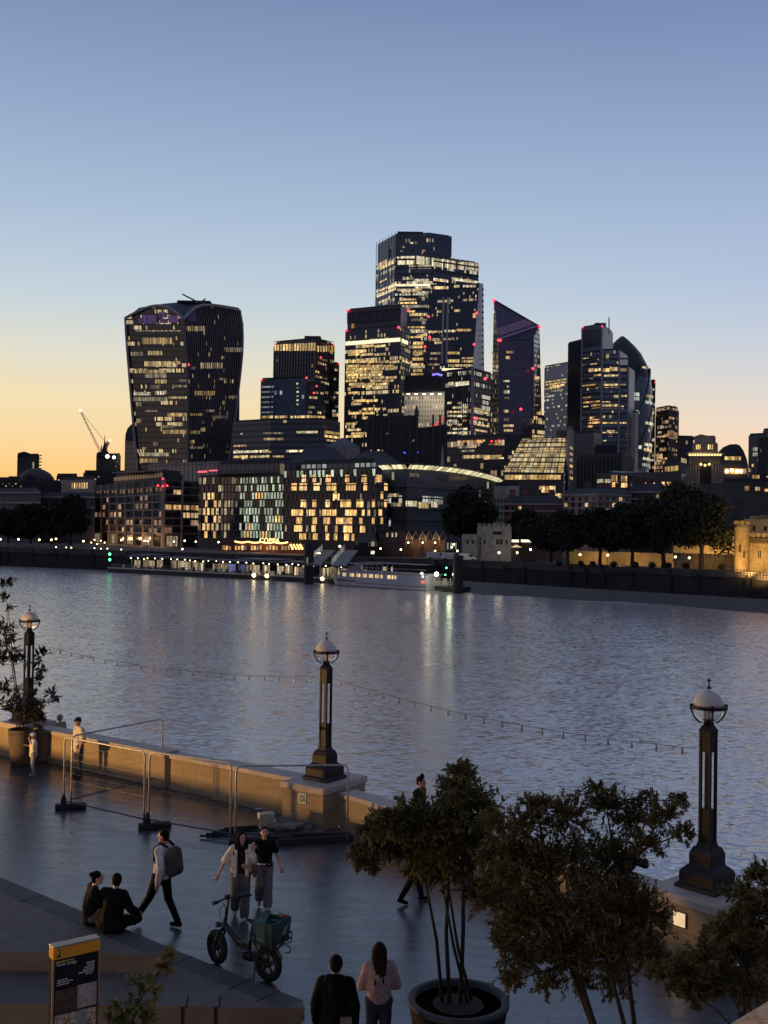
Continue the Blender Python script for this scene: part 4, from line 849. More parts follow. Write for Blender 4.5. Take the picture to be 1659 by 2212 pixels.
# ---- right hand towers
fr1 = fmat('right_tower_glass', 1.8, 3.8, (.02, .02, .022), (.03, .026, .026), z=.9, st=.6, seed=101, ca=(1, .75, .45), cb=(1, .85, .6), cl=3, dotz=1.6)
b = tower('dark_office_tower', 'dark tower with red top lights just right of the bullet shaped tower', 'tower block', [(1385, 1060), (1416, 1050)], 825, 1010, fr1, 30); tower('', '', '', [(1386, 1062), (1406, 1056)], 800, 825, fmat('red_top', 2.5, 5, (.05, .02, .02), (.03, .03, .03), z=.8, st=.5, ca=(1, .15, .12), cb=(1, .3, .2), seed=3), 25, root=b.root, part='upper_tier')
reds(b, [(1416, 826, 1046), (1389, 806, 1052)], 1.0); lits(b, 0, 830, 1000, 18, 3, [w_dim, w_warm, w_cool], .1, .4, 3.8)
fr2_ = fmat('brown_tower_glass', 1.8, 3.8, (.05, .03, .026), (.09, .055, .045), z=1.2, st=.5, seed=102, ca=(1, .5, .2), cb=(1, .7, .4), cl=4, dotz=1.75)
b = tower('brown_office_tower', 'reddish brown office tower with a roof crane, standing alone against the sunset', 'tower block', [(1416, 930), (1445, 910), (1465.5, 925)], 884, 1025, fr2_, 30); bars(b, 'crane_arm', [P(1434, 882.5, 915), P(1457, 880, 915), P(1447, 884, 915), P(1447, 879, 915), P(1456, 880, 915), P(1458, 876, 915)], .5, m_steel)
for q, mm in zip(z3([(1115, 838, 1170, 860), (1060, 960, 1090, 985), (1055, 990, 1085, 1000), (1120, 870, 1168, 878), (1060, 860, 1100, 866)]), [w_org, w_warm, w_warm, w_dim, w_dim]): wpx(b, 0 if q[2] < 1445 else 1, *q, mm)
lits(b, 0, 890, 1010, 14, 9, [w_dim, w_org], .1, .4, 3.8); lits(b, 1, 890, 1010, 10, 10, [w_dim, w_org], .15, .6, 3.8); face_fins(b, 1, 8, 886, 1010, m_fin, .4, .5)
b = tower('flat_roof_block', 'small dark flat roofed block between the brown tower and the domed clock tower', 'office block', [(1463, 800), (1498, 800)], 945, 1030, fmat('small_dark', 2, 3.8, (.02, .02, .024), (.025, .025, .03), z=1.9, st=.4, seed=103), 30)
bars(b, 'roof_rail', [P(1463, 941, 800), P(1498, 942, 800)], .25, m_steel)
fl3 = fmat('edge_tower_glass', 1.6, 3.6, (.05, .055, .07), (.07, .075, .09), z=1.0, st=.45, seed=104, ca=(1, .85, .6), cb=(1, .95, .8), cl=2, dotz=1.5)
b = tower('pale_edge_tower', 'grey tower with small lit windows cut by the right picture edge', 'tower block', [(1617, 760), (1700, 740)], 941, 1075, fl3, 30); tower('', '', '', [(1648, 755), (1700, 742)], 930, 941, fl3, 25, root=b.root, part='upper_tier'); lits(b, 0, 945, 1030, 20, 5, [w_dim, w_cool, w_warm], .02, .07, 3.6)
b = tower('dark_edge_tower', 'black tower block in front of the grey tower at the right edge', 'tower block', [(1637, 700), (1700, 690)], 950, 1110, fmat('edge_black', 1.8, 3.8, (.012, .012, .016), (.015, .015, .018), z=2.2, st=.5, seed=105), 25); lits(b, 0, 960, 1090, 8, 7, [w_wht, w_dim], .02, .06)
# ================================================================== RIVERSIDE BUILDINGS
def flush(b, most=90):
    ws = getattr(b, 'wins', []); ws.sort(key=lambda q: q[0]); rest = MB(); mats = []
    for i, (pr_, A, B, s0, s1, za, zb, m, off) in enumerate(ws):
        if i < most: pane(b, A, B, s0, s1, za, zb, m, 'window', off, off+.02)
        else:
            if m not in mats: mats.append(m)
            d = V((B[0]-A[0], B[1]-A[1])).normalized(); n = V((d.y, -d.x)); a = V(A)+d*s0+n*off; c = V(A)+d*s1+n*off
            rest.poly([(a.x, a.y, za), (c.x, c.y, za), (c.x, c.y, zb), (a.x, a.y, zb)], [(s0, za), (s1, za), (s1, zb), (s0, zb)], mats.index(m))
            for q in ((za, zb),):
                a2 = a-n*(off+.02); c2 = c-n*(off+.02)
                rest.poly([(a.x, a.y, zb), (c.x, c.y, zb), (c2.x, c2.y, zb), (a2.x, a2.y, zb)], None, mats.index(m))
    if rest.f: rest.build('window', mats, b.root)['kind'] = 'stuff'
    b.wins = []
def gridwin(b, fi, va, vb, nb, nf, choose, wf=.7, hf=.65, s0f=0.0, s1f=1.0, off=.06, stag=0, frame=None):
    A, B = b.faces[fi]; L = sqrt((A[0]-B[0])**2+(A[1]-B[1])**2); mid = lerp2(A, B, .5); mu = 829.5+mid[0]/mid[1]*FOC
    zt = P(mu, va, mid[1]).z; zb = P(mu, vb, mid[1]).z; b.wins = getattr(b, 'wins', [])
    for j in range(nf):
        z0 = zt+(zb-zt)*(j+1)/nf; fh = (zt-zb)/nf
        for i in range(nb):
            m, pr_ = choose(i, j)
            if m is None: continue
            s = L*(s0f+(s1f-s0f)*(i+.5+stag*(.25 if j % 2 else -.25))/nb); w_ = L*(s1f-s0f)/nb*wf
            b.wins.append((pr_, A, B, s-w_/2, s+w_/2, z0+fh*(1-hf)*.45, z0+fh*(1-hf)*.45+fh*hf, m, off))
m_dglass = mat('dark_window', (.022, .024, .030), .12, sc=.5, var=.5)
m_dgl2 = mat('grey_window', (.06, .065, .075), .18, sc=.5, var=.5)
w_room = wmat('room_warm', (1, .62, .28), .75, .8, dark=.5); w_gold = wmat('curtain_gold', (1, .52, .15), .95, .55, dark=.75, col2=(1, .68, .28)); w_green = wmat('curtain_green', (.54, .74, .50), .44, .7, dark=1.1, col2=(.9, .95, .75))
w_amber = wmat('terrace_amber', (1, .45, .10), 1.2, .6, dark=.35, col2=(1, .62, .22)); w_ro = wmat('rose_room', (.9, .45, .3), .35, .8, dark=.5)
m_stone = mat('grey_stone', (.30, .26, .235), .8, sc=.3, var=.25); m_dstone = mat('dark_stone', (.085, .077, .07), .85, sc=.3, var=.3); m_brick = mat('dark_brick', (.13, .068, .05), .85, sc=.5, var=.3)
m_lead = mat('lead_roof', (.10, .105, .115), .5, sc=.15, var=.25); m_slate = mat('slate_roof', (.028, .028, .032), .6, sc=.3)
def outline(name, label, cat, px, d, th, m, vmin=None, root=None, part='wall'):
    """a silhouette with real thickness standing at distance d, down to the ground"""
    pts = [P(u, v, d) for u, v in px]; k = 1+th/d
    mb = MB(); mb.poly(list(reversed(pts)))
    bk = [V((p.x*k, p.y*k, p.z)) for p in pts]; mb.poly(bk); n = len(pts)
    for i in range(n): mb.poly([pts[i], pts[(i+1) % n], bk[(i+1) % n], bk[i]])
    if root is None:
        c = sum(pts, V())/n; root = thing(name, label, cat, (c.x, c.y, -1.2))
    mb.build(part, m, root); b = Bd(); b.root = root; b.n = 0; b.faces = [((pts[0].x, d), (pts[-1].x, d))]; a = min(p.x for p in pts); c = max(p.x for p in pts); b.faces = [((a, d), (c, d))]; b.z0 = -1.2
    return b
def GB(u): return 1153+(u-829)*.015        # far ground row in pixels
def dark(*a): return (m_dglass, 9)
R3 = random.Random(33)
# --- quayside apartments (left)
b = tower('quay_apartments', 'grey stone gridded apartment block, mostly dark, behind the left end of the pier', 'apartment block', [(206, 492), (354, 415), (431, 428)], 1036, 1182, m_dstone, 22, vi=1, parapet=0)
def ch(i, j):
    r = R3.random()
    if (i, j) in ((6, 3), (5, 3), (8, 4), (9, 4), (7, 5)): return (w_room, 0)
    if j == 6 and i % 3: return (w_ro, 1) if r < .6 else (m_dgl2, 3)
    return (w_ro, 1) if r < .13 else (w_dim, 1) if r < .19 else (m_dgl2, 3) if r < .6 else (m_dglass, 4)
gridwin(b, 0, 1052, 1153, 16, 6, ch, .66, .62)
def ch2(i, j):
    if (i, j) in ((0, 3), (1, 3), (2, 3), (3, 3)): return (w_org, 0)
    if (i, j) in ((2, 4), (3, 4), (1, 1)): return (w_room, 0)
    return (w_ro, 2) if R3.random() < .25 else (m_dglass, 4)
gridwin(b, 1, 1040, 1153, 4, 7, ch2, .86, .7)
A, B = b.faces[0]
for k in range(7):
    for fi in (0, 1):
        A, B = b.faces[fi]; d = V((B[0]-A[0], B[1]-A[1])); L = d.length; n_ = V((d.y, -d.x)).normalized(); mid = lerp2(A, B, .5); z = b.z0+5.2+k*2.98
        MB().box((mid[0]+n_.x*.3, mid[1]+n_.y*.3, z), (L+.4, .8, .35), atan2(d.y, d.x)).build('floor_band', m_stone, b.root)
for fi, n in ((0, 8), (1, 2)):
    A, B = b.faces[fi]; d = V((B[0]-A[0], B[1]-A[1])); n_ = V((d.y, -d.x)).normalized()
    for i in range(n+1):
        p = lerp2(A, B, i/n); MB().box((p[0]+n_.x*.35, p[1]+n_.y*.35, (b.z1+b.z0)/2), (.7, .7, b.z1-b.z0), atan2(d.y, d.x)).build('pier', m_stone, b.root)
    for i in range(n):
        pane(b, A, B, d.length*(i+.2)/n, d.length*(i+.8)/n, b.z0+.2, b.z0+4.2, m_dglass if i % 2 else w_dim, 'arcade_bay', .1, .12)
flush(b)
tp = tower('', '', '', [(246, 470), (352, 420), (395, 432)], 1022, 1037, m_dk, 16, root=b.root, part='penthouse', vi=1); tp.wins = []
gridwin(tp, 0, 1025, 1036, 18, 1, lambda i, j: (m_dgl2, 3), .75, .8); b.wins = tp.wins; flush(b)
MB().box(P(306, 1021, 440), (24, 12, .5), -.75).build('roof', m_lead, b.root)
reds(b, [(341, 1049, 414), (352, 1050, 413), (361, 1049, 414), (352, 1034, 418)], 1.3)
for u in (215, 240, 268, 300, 330, 350): lamp('arcade_lamp', P(u, 1163, 470-(u-206)*.42), 700, (1, .55, .22), .5)
b = tower('penthouse_block', 'long glazed rooftop storey behind the quay apartments and green lit flats', 'office block', [(320, 520), (560, 470), (640, 480)], 994, 1020, fmat('attic_glass', 3, 9, (.10, .105, .115), (.04, .04, .045), z=2.2, st=.4, seed=201, mull=.12, sp=.05, rough=.2), 20, roof=m_lead, vi=1, parapet=.6)
b.root['label'] = 'long glazed rooftop storey rising behind the quay apartments'
for u0, u1, v0, v1 in [(428, 448, 1017, 1021), (452, 470, 1015, 1018)]: wpx(b, 0, u0, v0, u1, v1, emat('pink_red', (1, .12, .18), 1.2))
# --- flats with pale green curtains
m_fwall = mat('flat_wall', (.052, .044, .038), .7, sc=.3, var=.3)
b = tower('curtained_flats', 'apartment block whose lit windows glow pale green beside the golden one', 'apartment block', [(431, 405), (478, 398), (507, 392), (614, 374)], 1024, 1185, m_fwall, 20, vi=3, parapet=.5)
gridwin(b, 0, 1030, 1163, 5, 8, lambda i, j: (w_gold, 0) if i in (1, 2, 3) and j > 1 and (i*3+j*2) % 4 else (w_dim, 3) if R3.random() < .4 else (m_dglass, 5), .6, .86, stag=1)
gridwin(b, 1, 1030, 1163, 4, 8, lambda i, j: (w_dim, 3) if R3.random() < .3 else (m_dglass, 5), .6, .85)
def chf(i, j):
    r = R3.random()
    if (i, j) in ((7, 2), (8, 2), (9, 2), (14, 5), (13, 5), (3, 7), (4, 7), (9, 7), (10, 7), (5, 6)): return (w_gold, 0)
    if i < 2: return (w_dim, 3) if r < .3 else (m_dglass, 5)
    return (w_green, 1) if r < .66 else (w_dim, 2) if r < .74 else (m_dglass, 5)
gridwin(b, 2, 1028, 1163, 16, 8, chf, .62, .88, stag=1)
for fi in (0, 1, 2): bands(b, fi, [1030+16.6*k for k in range(9)], m_dstone, .3, .2)
flush(b, 96)
tp = tower('', '', '', [(470, 392), (605, 376)], 1004, 1024, fmat('glass_attic2', 2.2, 4, (.05, .055, .06), (.05, .05, .05), z=1.2, st=.3, seed=204, mull=.12, ca=(.8, .9, .8), cb=(1, .95, .8)), 14, root=b.root, part='penthouse')
# --- golden hotel
b = tower('golden_hotel', 'hotel block covered in bright golden curtained windows at the centre of the bank', 'hotel', [(614, 362), (815, 338), (837, 352)], 1022, 1187, m_fwall, 24, vi=1, parapet=.5)
zq = lambda x, y: (464.5+.4*x, 895.9+.4*y)
ROWS = [(325, [(470, 495), (530, 550), (600, 630), (705, 730), (795, 825), (870, 905)]), (370, [(415, 445), (458, 500), (535, 570), (605, 660), (710, 765), (805, 825), (910, 930)]), (416, [(645, 660), (890, 905)]), (460, [(465, 495), (528, 552), (598, 625), (680, 740), (765, 805), (850, 868), (910, 925)]),
    (506, [(415, 480), (510, 545), (580, 660), (705, 770), (795, 810), (825, 840), (880, 900)]), (551, [(440, 475), (528, 555), (588, 625), (655, 745), (780, 800), (850, 865), (890, 905)]), (597, [(430, 475), (523, 548), (598, 610), (650, 665), (695, 745), (785, 815)]), (641, [(458, 495), (530, 560), (600, 620), (645, 665), (700, 730), (740, 755)])]
for y0, L_ in ROWS:
    for x0, x1 in L_:
        n = max(1, round((x1-x0)/24))
        for i in range(n):
            a, v0 = zq(x0+(x1-x0)*i/n, y0); c, v1 = zq(x0+(x1-x0)*(i+.93)/n, y0+39); wpx(b, 0 if a < 813 else 1, a, v0, c, v1, w_gold, 'lit_window', .22)
def chg(i, j):
    r = R3.random()
    return (w_green, 1) if j == 0 and r < .5 else (w_dim, 2) if r < .10 else (w_gold, 2) if r < .16 else (m_dglass, 7)
gridwin(b, 0, 1014, 1168, 21, 9, chg, .62, .86, stag=1); gridwin(b, 1, 1030, 1150, 3, 7, lambda i, j: (m_dgl2, 6), .6, .8)
for fi in (0, 1): bands(b, fi, [1014+17.1*k for k in range(1, 10)], m_dstone, .4, .3)
A, B = b.faces[0]; d = V((B[0]-A[0], B[1]-A[1])); n_ = V((d.y, -d.x)).normalized()
for i in range(22):
    p = lerp2(A, B, i/21); MB().box((p[0]+n_.x*.05, p[1]+n_.y*.05, (b.z1+b.z0)/2+2), (.25, .14, b.z1-b.z0-4), atan2(d.y, d.x)).build('pier', m_dstone, b.root)
flush(b, 40)
tp = tower('', '', '', [(650, 358), (815, 340)], 1004, 1022, fmat('hotel_attic', 2.2, 5, (.08, .085, .09), (.05, .05, .05), z=.9, st=.35, seed=205, mull=.14, ca=(.75, .9, .85), cb=(1, .95, .8)), 14, root=b.root, part='penthouse')
# --- curved glass office with glowing cornice
cc = [(826, 372), (850, 366), (880, 364), (910, 366), (940, 371), (970, 379), (1000, 391), (1025, 406), (1050, 425), (1068, 446), (1077, 468)]
b = tower('curved_office', 'curved glass office with a continuous glowing cornice sweeping down to the right', 'office block', cc, 1011, 1190, fmat('curved_glass', 1.5, 3.9, (.085, .10, .105), (.10, .105, .105), z=1.5, st=.5, seed=210, ca=(1, .75, .4), cb=(.95, 1, .85), rough=.12, cl=4, sp=.35), 16, vi=2, parapet=0)
z1 = b.z1; mb = MB(); rim = MB(); pts = [V((q[0], q[1], 0)) for q in b.fr]
m_cor = wmat('cornice_light', (1, .84, .45), 1.15, 2.2, dark=.8)
acc = 0
for i in range(len(pts)-1):
    a, c = pts[i], pts[i+1]; d = (c-a).normalized(); n_ = V((d.y, -d.x, 0)); L = (c-a).length; e0 = V((a.x, a.y, z1))+n_*.0; 
    o0 = a+n_*2.0; o1 = c+n_*2.0
    mb.poly([(a.x, a.y, z1-.3), (c.x, c.y, z1-.3), (o1.x, o1.y, z1+1.0), (o0.x, o0.y, z1+1.0)], [(acc, 0), (acc+L, 0), (acc+L, 1), (acc, 1)])
    rim.poly([(o0.x, o0.y, z1+1.0), (o1.x, o1.y, z1+1.0), (o1.x, o1.y, z1+1.5), (o0.x, o0.y, z1+1.5)]); rim.poly([(o0.x, o0.y, z1+1.5), (o1.x, o1.y, z1+1.5), (c.x, c.y, z1+1.6), (a.x, a.y, z1+1.6)]); acc += L
    for k in range(6): MB().box(((a.x+c.x)/2+n_.x*.2, (a.y+c.y)/2+n_.y*.2, b.z0+4+k*3.7), (L+.3, .5, .5), atan2(d.y, d.x)).build('floor_band', m_lead, b.root)
mb.build('cornice_light', m_cor, b.root); rim.poly([(q[0], q[1], z1+1.55) for q in b.foot]); rim.build('roof', m_lead, b.root)
for u0, v0, u1, v1, mm in [(876, 1082, 900, 1094, w_wht), (903, 1085, 925, 1098, w_warm), (845, 1086, 870, 1094, w_dim), (885, 1022, 905, 1030, w_dim), (840, 1066, 862, 1074, w_dim), (930, 1083, 946, 1096, w_wht)]: 
    fi = 1 if u1 < 885 else 2 if u1 < 912 else 3
    wpx(b, fi, u0, v0, u1, v1, mm)
# --- old city church-like block with gothic gables
MI = [(792, 1010), (792, 905), (796, 898), (820, 897), (823.5, 890), (828, 898), (860, 899), (864, 894), (868, 898), (897, 897), (900, 893), (904, 903), (903, 924), (930, 922), (950, 918), (962, 916), (967, 921), (967, 1010)]
b = outline('gothic_block', 'black gabled gothic style office block in front of the floodlit stone block', 'office block', MI+[(967, 1150), (792, 1150)], 640, 40, mat('black_granite', (.022, .021, .024), .5, sc=.1, var=.4))
for u in (805, 823.5, 840, 864, 885, 900, 935, 950, 962): MB().box(P(u, 955, 639.4), (1.2, 1.0, 32), 0).build('buttress', mat('granite_rib', (.045, .042, .042), .5), b.root)
for u, v in [(801, 972), (815, 971), (822, 972), (834, 935), (890, 950)]: wpx(b, 0, u, v, u+5, v+4, w_dim if v < 960 else w_warm)
for u, v in [(871, 976), (873, 977), (900, 976)]: wpx(b, 0, u, v, u+4, v+3, emat('blue_sign_light', (.12, .1, 1), 1.0))
for u, w_ in ((823.5, 3), (864, 2.5), (900, 3)): MB().lathe([(w_*.45, 0), (w_*.4, 3), (0, 7)], P(u, 899, 645), 4).build('pinnacle', MATS['black_granite'], b.root)
def hip(name, label, cat, u0, u1, ve, vr, d, th, m, mw_=None, ridge=.35):
    a, c = P(u0, ve, d), P(u1, ve, d); k = 1+th/d; a2, c2 = V((a.x*k, a.y*k, a.z)), V((c.x*k, c.y*k, c.z)); zr = P((u0+u1)/2, vr, d+th/2).z
    m0 = a.lerp(c, ridge).lerp(a2.lerp(c2, ridge), .5); m1 = a.lerp(c, 1-ridge).lerp(a2.lerp(c2, 1-ridge), .5); m0.z = m1.z = zr
    r = thing(name, label, cat, ((a.x+c.x)/2, d, -1.2)); MB().prism([(a.x, a.y), (c.x, c.y), (c2.x, c2.y), (a2.x, a2.y)], -1.2, a.z).build('wall', mw_ or m_dstone, r)
    e = 1.03; q = MB(); q.poly([a, c, m1, m0]); q.poly([c, c2, m1]); q.poly([c2, a2, m0, m1]); q.poly([a2, a, m0]); q.build('roof', m, r); b = Bd(); b.root = r; b.n = 0; b.faces = [((a.x, a.y), (c.x, c.y))]; b.z0 = -1.2; b.z1 = a.z
    return b
hip('pavilion_roof', 'grey pyramid roofed building in front of the gothic block', 'building', 704, 778, 965, 946, 560, 18, m_lead, m_stone, .45)
hip('slate_roof_house', 'wide black slate roof left of the gothic block, above the flats', 'building', 622, 760, 1000, 966, 500, 26, m_slate, None, .3); hip('slate_roof_house', 'black slate roof above the golden hotel right beside the curved office', 'building', 742, 872, 1004, 974, 505, 26, m_slate, None, .35)
for u, vt, vb, mm, lab in [(955.5, 958, 1005, mat('pale_spire', (.42, .40, .34), .6), 'slender pale church spire above the curved office'), (684, 976, 1003, m_slate, 'small dark spire above the golden hotel')]:
    p = P(u, vb, 520); hgt = P(u, vt, 520).z-p.z; r = thing('church_spire', lab, 'spire', (p.x, p.y, -1.2)); s = MB(); s.lathe([(.9, -.5), (.75, 0), (.5, hgt*.4), (.2, hgt*.8), (0, hgt)], p, 8); s.build('spire', mm, r)
    s = MB(); s.box((p.x, p.y+1, (p.z-1.2)/2), (3.4, 3.4, p.z+1.2)); s.build('tower', m_dstone, r)
# lit terraces below the slot block
b = tower('lit_terrace_block', 'low wide office with orange lit roof terrace below the pointed tower', 'office block', [(966, 560), (1090, 540)], 948, 1100, fmat('terrace_glass', 2, 3.8, (.02, .02, .02), (.035, .03, .03), z=.9, st=.5, seed=221, ca=(1, .6, .25), cb=(1, .8, .5), dotz=1.7), 30)
for q, mm in [((988, 951, 1048, 955), w_org), ((990, 962, 1030, 968), w_dim), ((1000, 983, 1050, 990), w_warm), ((1045, 983, 1084, 992), w_yel), ((1056, 958, 1080, 961), w_org), ((1080, 988, 1088, 991), w_full), ((996, 972, 1026, 976), w_dim), ((1030, 952, 1044, 957), w_amber)]: wpx(b, 0, *q, mm)
reds(b, [(1078, 952, 535), (1062, 953, 535)], 1.2)
# --- sloping glass atrium
q = [P(1087, 1022, 420), P(1217, 1024, 412), P(1227, 946, 440), P(1128, 948, 448)]
D4, C4, B4, A4 = q; b = Bd(); b.n = 0; b.root = thing('atrium_building', 'glowing yellow glass atrium with a sloping front beneath the pale slab tower', 'office block', (D4.x+8, D4.y+12, -1.2))
fa = fmat('atrium_glass', 1.4, 3.6, (.06, .05, .03), (.05, .045, .035), z=-2.4, st=.62, seed=231, ca=(1, .66, .24), cb=(1, .82, .42), mull=.04, sp=.12, cl=3)
mb = MB(); L = (C4-D4).length; Hs = (A4-D4).length; mb.poly(q, [(0, 0), (L, 0), (L, Hs), (L*.25, Hs)]); mb.build('sloping_glass', fa, b.root)
k = 1.05; bk = [V((p.x*k, p.y*k, p.z)) for p in q]
mb = MB(); mb.poly([A4, B4, bk[2], bk[3]]); mb.poly([C4, bk[1], bk[2], B4]); mb.poly([bk[0], D4, A4, bk[3]]); mb.poly([bk[1], bk[0], bk[3], bk[2]]); mb.build('roof', m_roof, b.root)
MB().prism([xy(D4), xy(C4), xy(bk[1]), xy(bk[0])], -1.2, D4.z-.02).build('base', m_dstone, b.root)
e = (C4-D4).normalized(); nrm = (C4-D4).cross(A4-D4).normalized()
for i in range(10):
    a, c = D4.lerp(C4, i/9), A4.lerp(B4, i/9); MB().tube([a-nrm*-.2, c-nrm*-.2], .16, 5).build('mullion', m_steel, b.root)
for i in range(8):
    a, c = D4.lerp(A4, i/7), C4.lerp(B4, i/7); MB().tube([a-nrm*-.3, c-nrm*-.3], .22, 5).build('transom', m_steel, b.root)
b.faces = [(xy(D4), xy(C4))]
wpx(b, 0, 1091, 1026, 1212, 1036, w_yel, off=.5); wpx(b, 0, 1165, 1050, 1200, 1064, w_yel, off=.5); wpx(b, 0, 1200, 1066, 1214, 1076, w_yel, off=.5)
for q_, mm in zip(z3([(330, 880, 400, 895), (420, 880, 560, 896), (440, 915, 520, 925), (300, 930, 420, 938), (280, 965, 480, 975), (265, 1000, 500, 1012)]), [w_org, w_yel, w_wht, w_yel, w_wht, w_yel]): quadwin(b, q, *q_, mm, off=-.4)
st = tower('atrium_stair_tower', 'concrete stair tower on the right edge of the glowing atrium', 'stair tower', [(1222, 424), (1229, 410), (1240, 420)], 934, 1140, mat('grey_concrete', (.16, .155, .15), .7, sc=.1), 14)
st.root['label'] = 'concrete service tower on the right edge of the glowing atrium'
for k in range(8): wpx(st, 1, 1229, 965+k*13, 1236, 971+k*13, w_yel if k % 2 else w_dim)
MB().box(P(1219, 938, 424), (7.4, 6, 2.6)).build('roof_plant', MATS['grey_concrete'], st.root)
# --- right middle ground
b = tower('dark_mansard_block', 'big black unlit block under the stepped tower', 'office block', [(1247, 520), (1345, 500), (1369, 520)], 989, 1120, mat('black_wall', (.018, .018, .020), .7, sc=.1, var=.4), 30)
face_fins(b, 0, 12, 992, 1050, m_steel, .4, .4, 'rib')
tower('dark_glass_annex', 'dark blue glass annex right of the atrium, below the stepped tower', 'office block', [(1241, 640), (1283, 630), (1300, 640)], 937, 1010, fb, 24); tower('low_parapet_block', 'plain dark block with a flat parapet beneath the stepped tower', 'office block', [(1284, 600), (1333, 595)], 966, 1010, m_dk, 20)
b = tower('blue_roof_hall', 'long low hall with a blue grey roof and a row of orange windows', 'hall', [(1288, 400), (1330, 392), (1472, 380)], 1021, 1100, m_dstone, 24, vi=1, parapet=0)
mb = MB(); a = [P(1318, 1019, 391), P(1472, 1034, 381), P(1484, 1024, 402), P(1325, 1017, 414)]; mb.poly(a); k = [V((p.x, p.y, p.z-1)) for p in a]
for i in range(4): mb.poly([k[i], k[(i+1) % 4], a[(i+1) % 4], a[i]])
mb.build('roof', m_lead, b.root)
for u0, v0, u1, v1, mm in [(1322, 1026, 1334, 1040, w_org), (1342, 1026, 1355, 1040, w_org), (1322, 1042, 1336, 1052, w_amber), (1342, 1043, 1356, 1053, w_gold), (1363, 1043, 1370, 1050, w_org), (1384, 1042, 1396, 1050, w_org), (1404, 1043, 1418, 1049, w_amber), (1427, 1041, 1450, 1049, w_org)]: wpx(b, 1, u0, v0, u1, v1, mm)
for u0, u1 in ((1291, 1306), (1308, 1320)): wpx(b, 0, u0, 1035, u1, 1043, w_wht)
b = tower('white_flat_house', 'plain pale fronted building with dark windows, right of the curved office', 'building', [(1068, 400), (1122, 395)], 1050, 1160, mat('pale_render', (.34, .33, .32), .7, sc=.2), 14)
gridwin(b, 0, 1075, 1130, 4, 4, lambda i, j: (m_dglass, 1), .6, .55, 0, .5); flush(b)
def mansion(name, label, cor, vt, vroof, nb, nf, mwall, lit, rm=m_slate, th=16):
    b = tower(name, label, 'mansion block', cor, vt, 1190, mwall, th, vi=0, parapet=0)
    for fi in range(len(b.faces)):
        gridwin(b, fi, vt+3, vt+3+nf*13, nb[fi], nf, lambda i, j: (w_room, 0) if R3.random() < lit else (m_dglass, 3), .45, .6)
        bands(b, fi, [vt+1, vt+16], m_stone, .5, .5)
    flush(b, 60)
    a = b.foot; n = len(a); c = V((sum(q[0] for q in a)/n, sum(q[1] for q in a)/n)); zr = P(cor[0][0], vroof, cor[0][1]).z; up_ = [V((q[0]+(c.x-q[0])*.16, q[1]+(c.y-q[1])*.3, zr)) for q in a]; lo = [V((q[0], q[1], b.z1)) for q in a]; mb = MB()
    for i in range(n): mb.poly([lo[i], lo[(i+1) % n], up_[(i+1) % n], up_[i]])
    mb.poly(up_); rf = mb.build('roof', rm, b.root)
    for k in range(4):
        q = up_[0].lerp(up_[len(cor)-1], .1+.27*k); MB().box((q.x, q.y+2, zr+.8), (1.6, 1.0, 2.4)).build('chimney', m_brick, rf)
    return b
mansion('stone_mansion', 'stone fronted mansion block with bay windows and a mansard, right of centre above the trees', [(1216, 330), (1290, 322), (1362, 328)], 1068, 1055, [5, 5], 3, mat('warm_stone', (.36, .26, .20), .8, sc=.3), .22)
b = mansion('brick_mansion', 'dark brick mansion block with white dormers behind the stone gatehouse', [(1088, 335), (1216, 330)], 1088, 1070, [9], 2, m_brick, .05)
for k in range(6): wpx(b, 0, 1118+k*16, 1075, 1127+k*16, 1084, m_dgl2, 'dormer', off=.9)
mansion('slate_mansion', 'dark slate roofed mansion block in front of the blue roofed hall', [(1362, 335), (1440, 330)], 1062, 1044, [6], 2, m_dstone, .12)
# port authority style tower
m_port = mat('portland_stone', (.20, .175, .155), .75, sc=.2, var=.2)
b = tower('stone_clock_tower', 'monumental stone building with columns, a glowing balcony and a stepped top', 'landmark building', [(1483, 420), (1563, 412)], 1004, 1100, m_port, 30, parapet=0)
for (u0, u1, vt, th, dd, part) in [(1488, 1556, 980, 22, 417, 'upper_storey'), (1496, 1551, 960, 18, 420, 'belfry'), (1500, 1546, 945, 15, 422, 'belfry_top')]:
    tower('', '', '', [(u0, dd), (u1, dd-4)], vt, 1004, m_port, th, root=b.root, part=part, parapet=.6, roof=m_port)
a, c = P(1500, 944, 423), P(1546, 944, 420); mb = MB(); zr = P(1523, 937, 425).z; m_ = (a+c)/2+V((0, 6, 0)); m_.z = zr
mb.poly([a, c, m_]); mb.poly([c, c+V((1, 14, 0)), m_]); mb.poly([c+V((1, 14, 0)), a+V((0, 14, 0)), m_]); mb.poly([a+V((0, 14, 0)), a, m_]); mb.build('roof', m_slate, b.root)
b.faces = [(xy(P(1483, 1004, 414.5)), xy(P(1563, 1004, 407.5)))]
for u0 in (1505, 1509, 1513, 1531, 1535, 1539): wpx(b, 0, u0, 961, u0+2.6, 971, w_gold, off=1.2)
MB().box(P(1523, 980.5, 411), (13.4, 3, .9), -.02).build('balcony', m_port, b.root)
for u in range(1490, 1557, 6): MB().box(P(u, 982.5, 409.3), (.6, .35, .7)).build('balcony_light', emat('balcony_gold', (1, .68, .25), 2.2), b.root)
lamp('tower_uplight', P(1523, 976, 405), 900, (1, .66, .28), .5)
for k, u in enumerate((1490, 1496, 1502, 1508, 1540, 1546, 1552, 1558)): MB().lathe([(.75, 0), (.6, .3), (.52, 6.5), (.7, 7)], P(u, 1043, 408), 10).build('column', m_port, b.root)
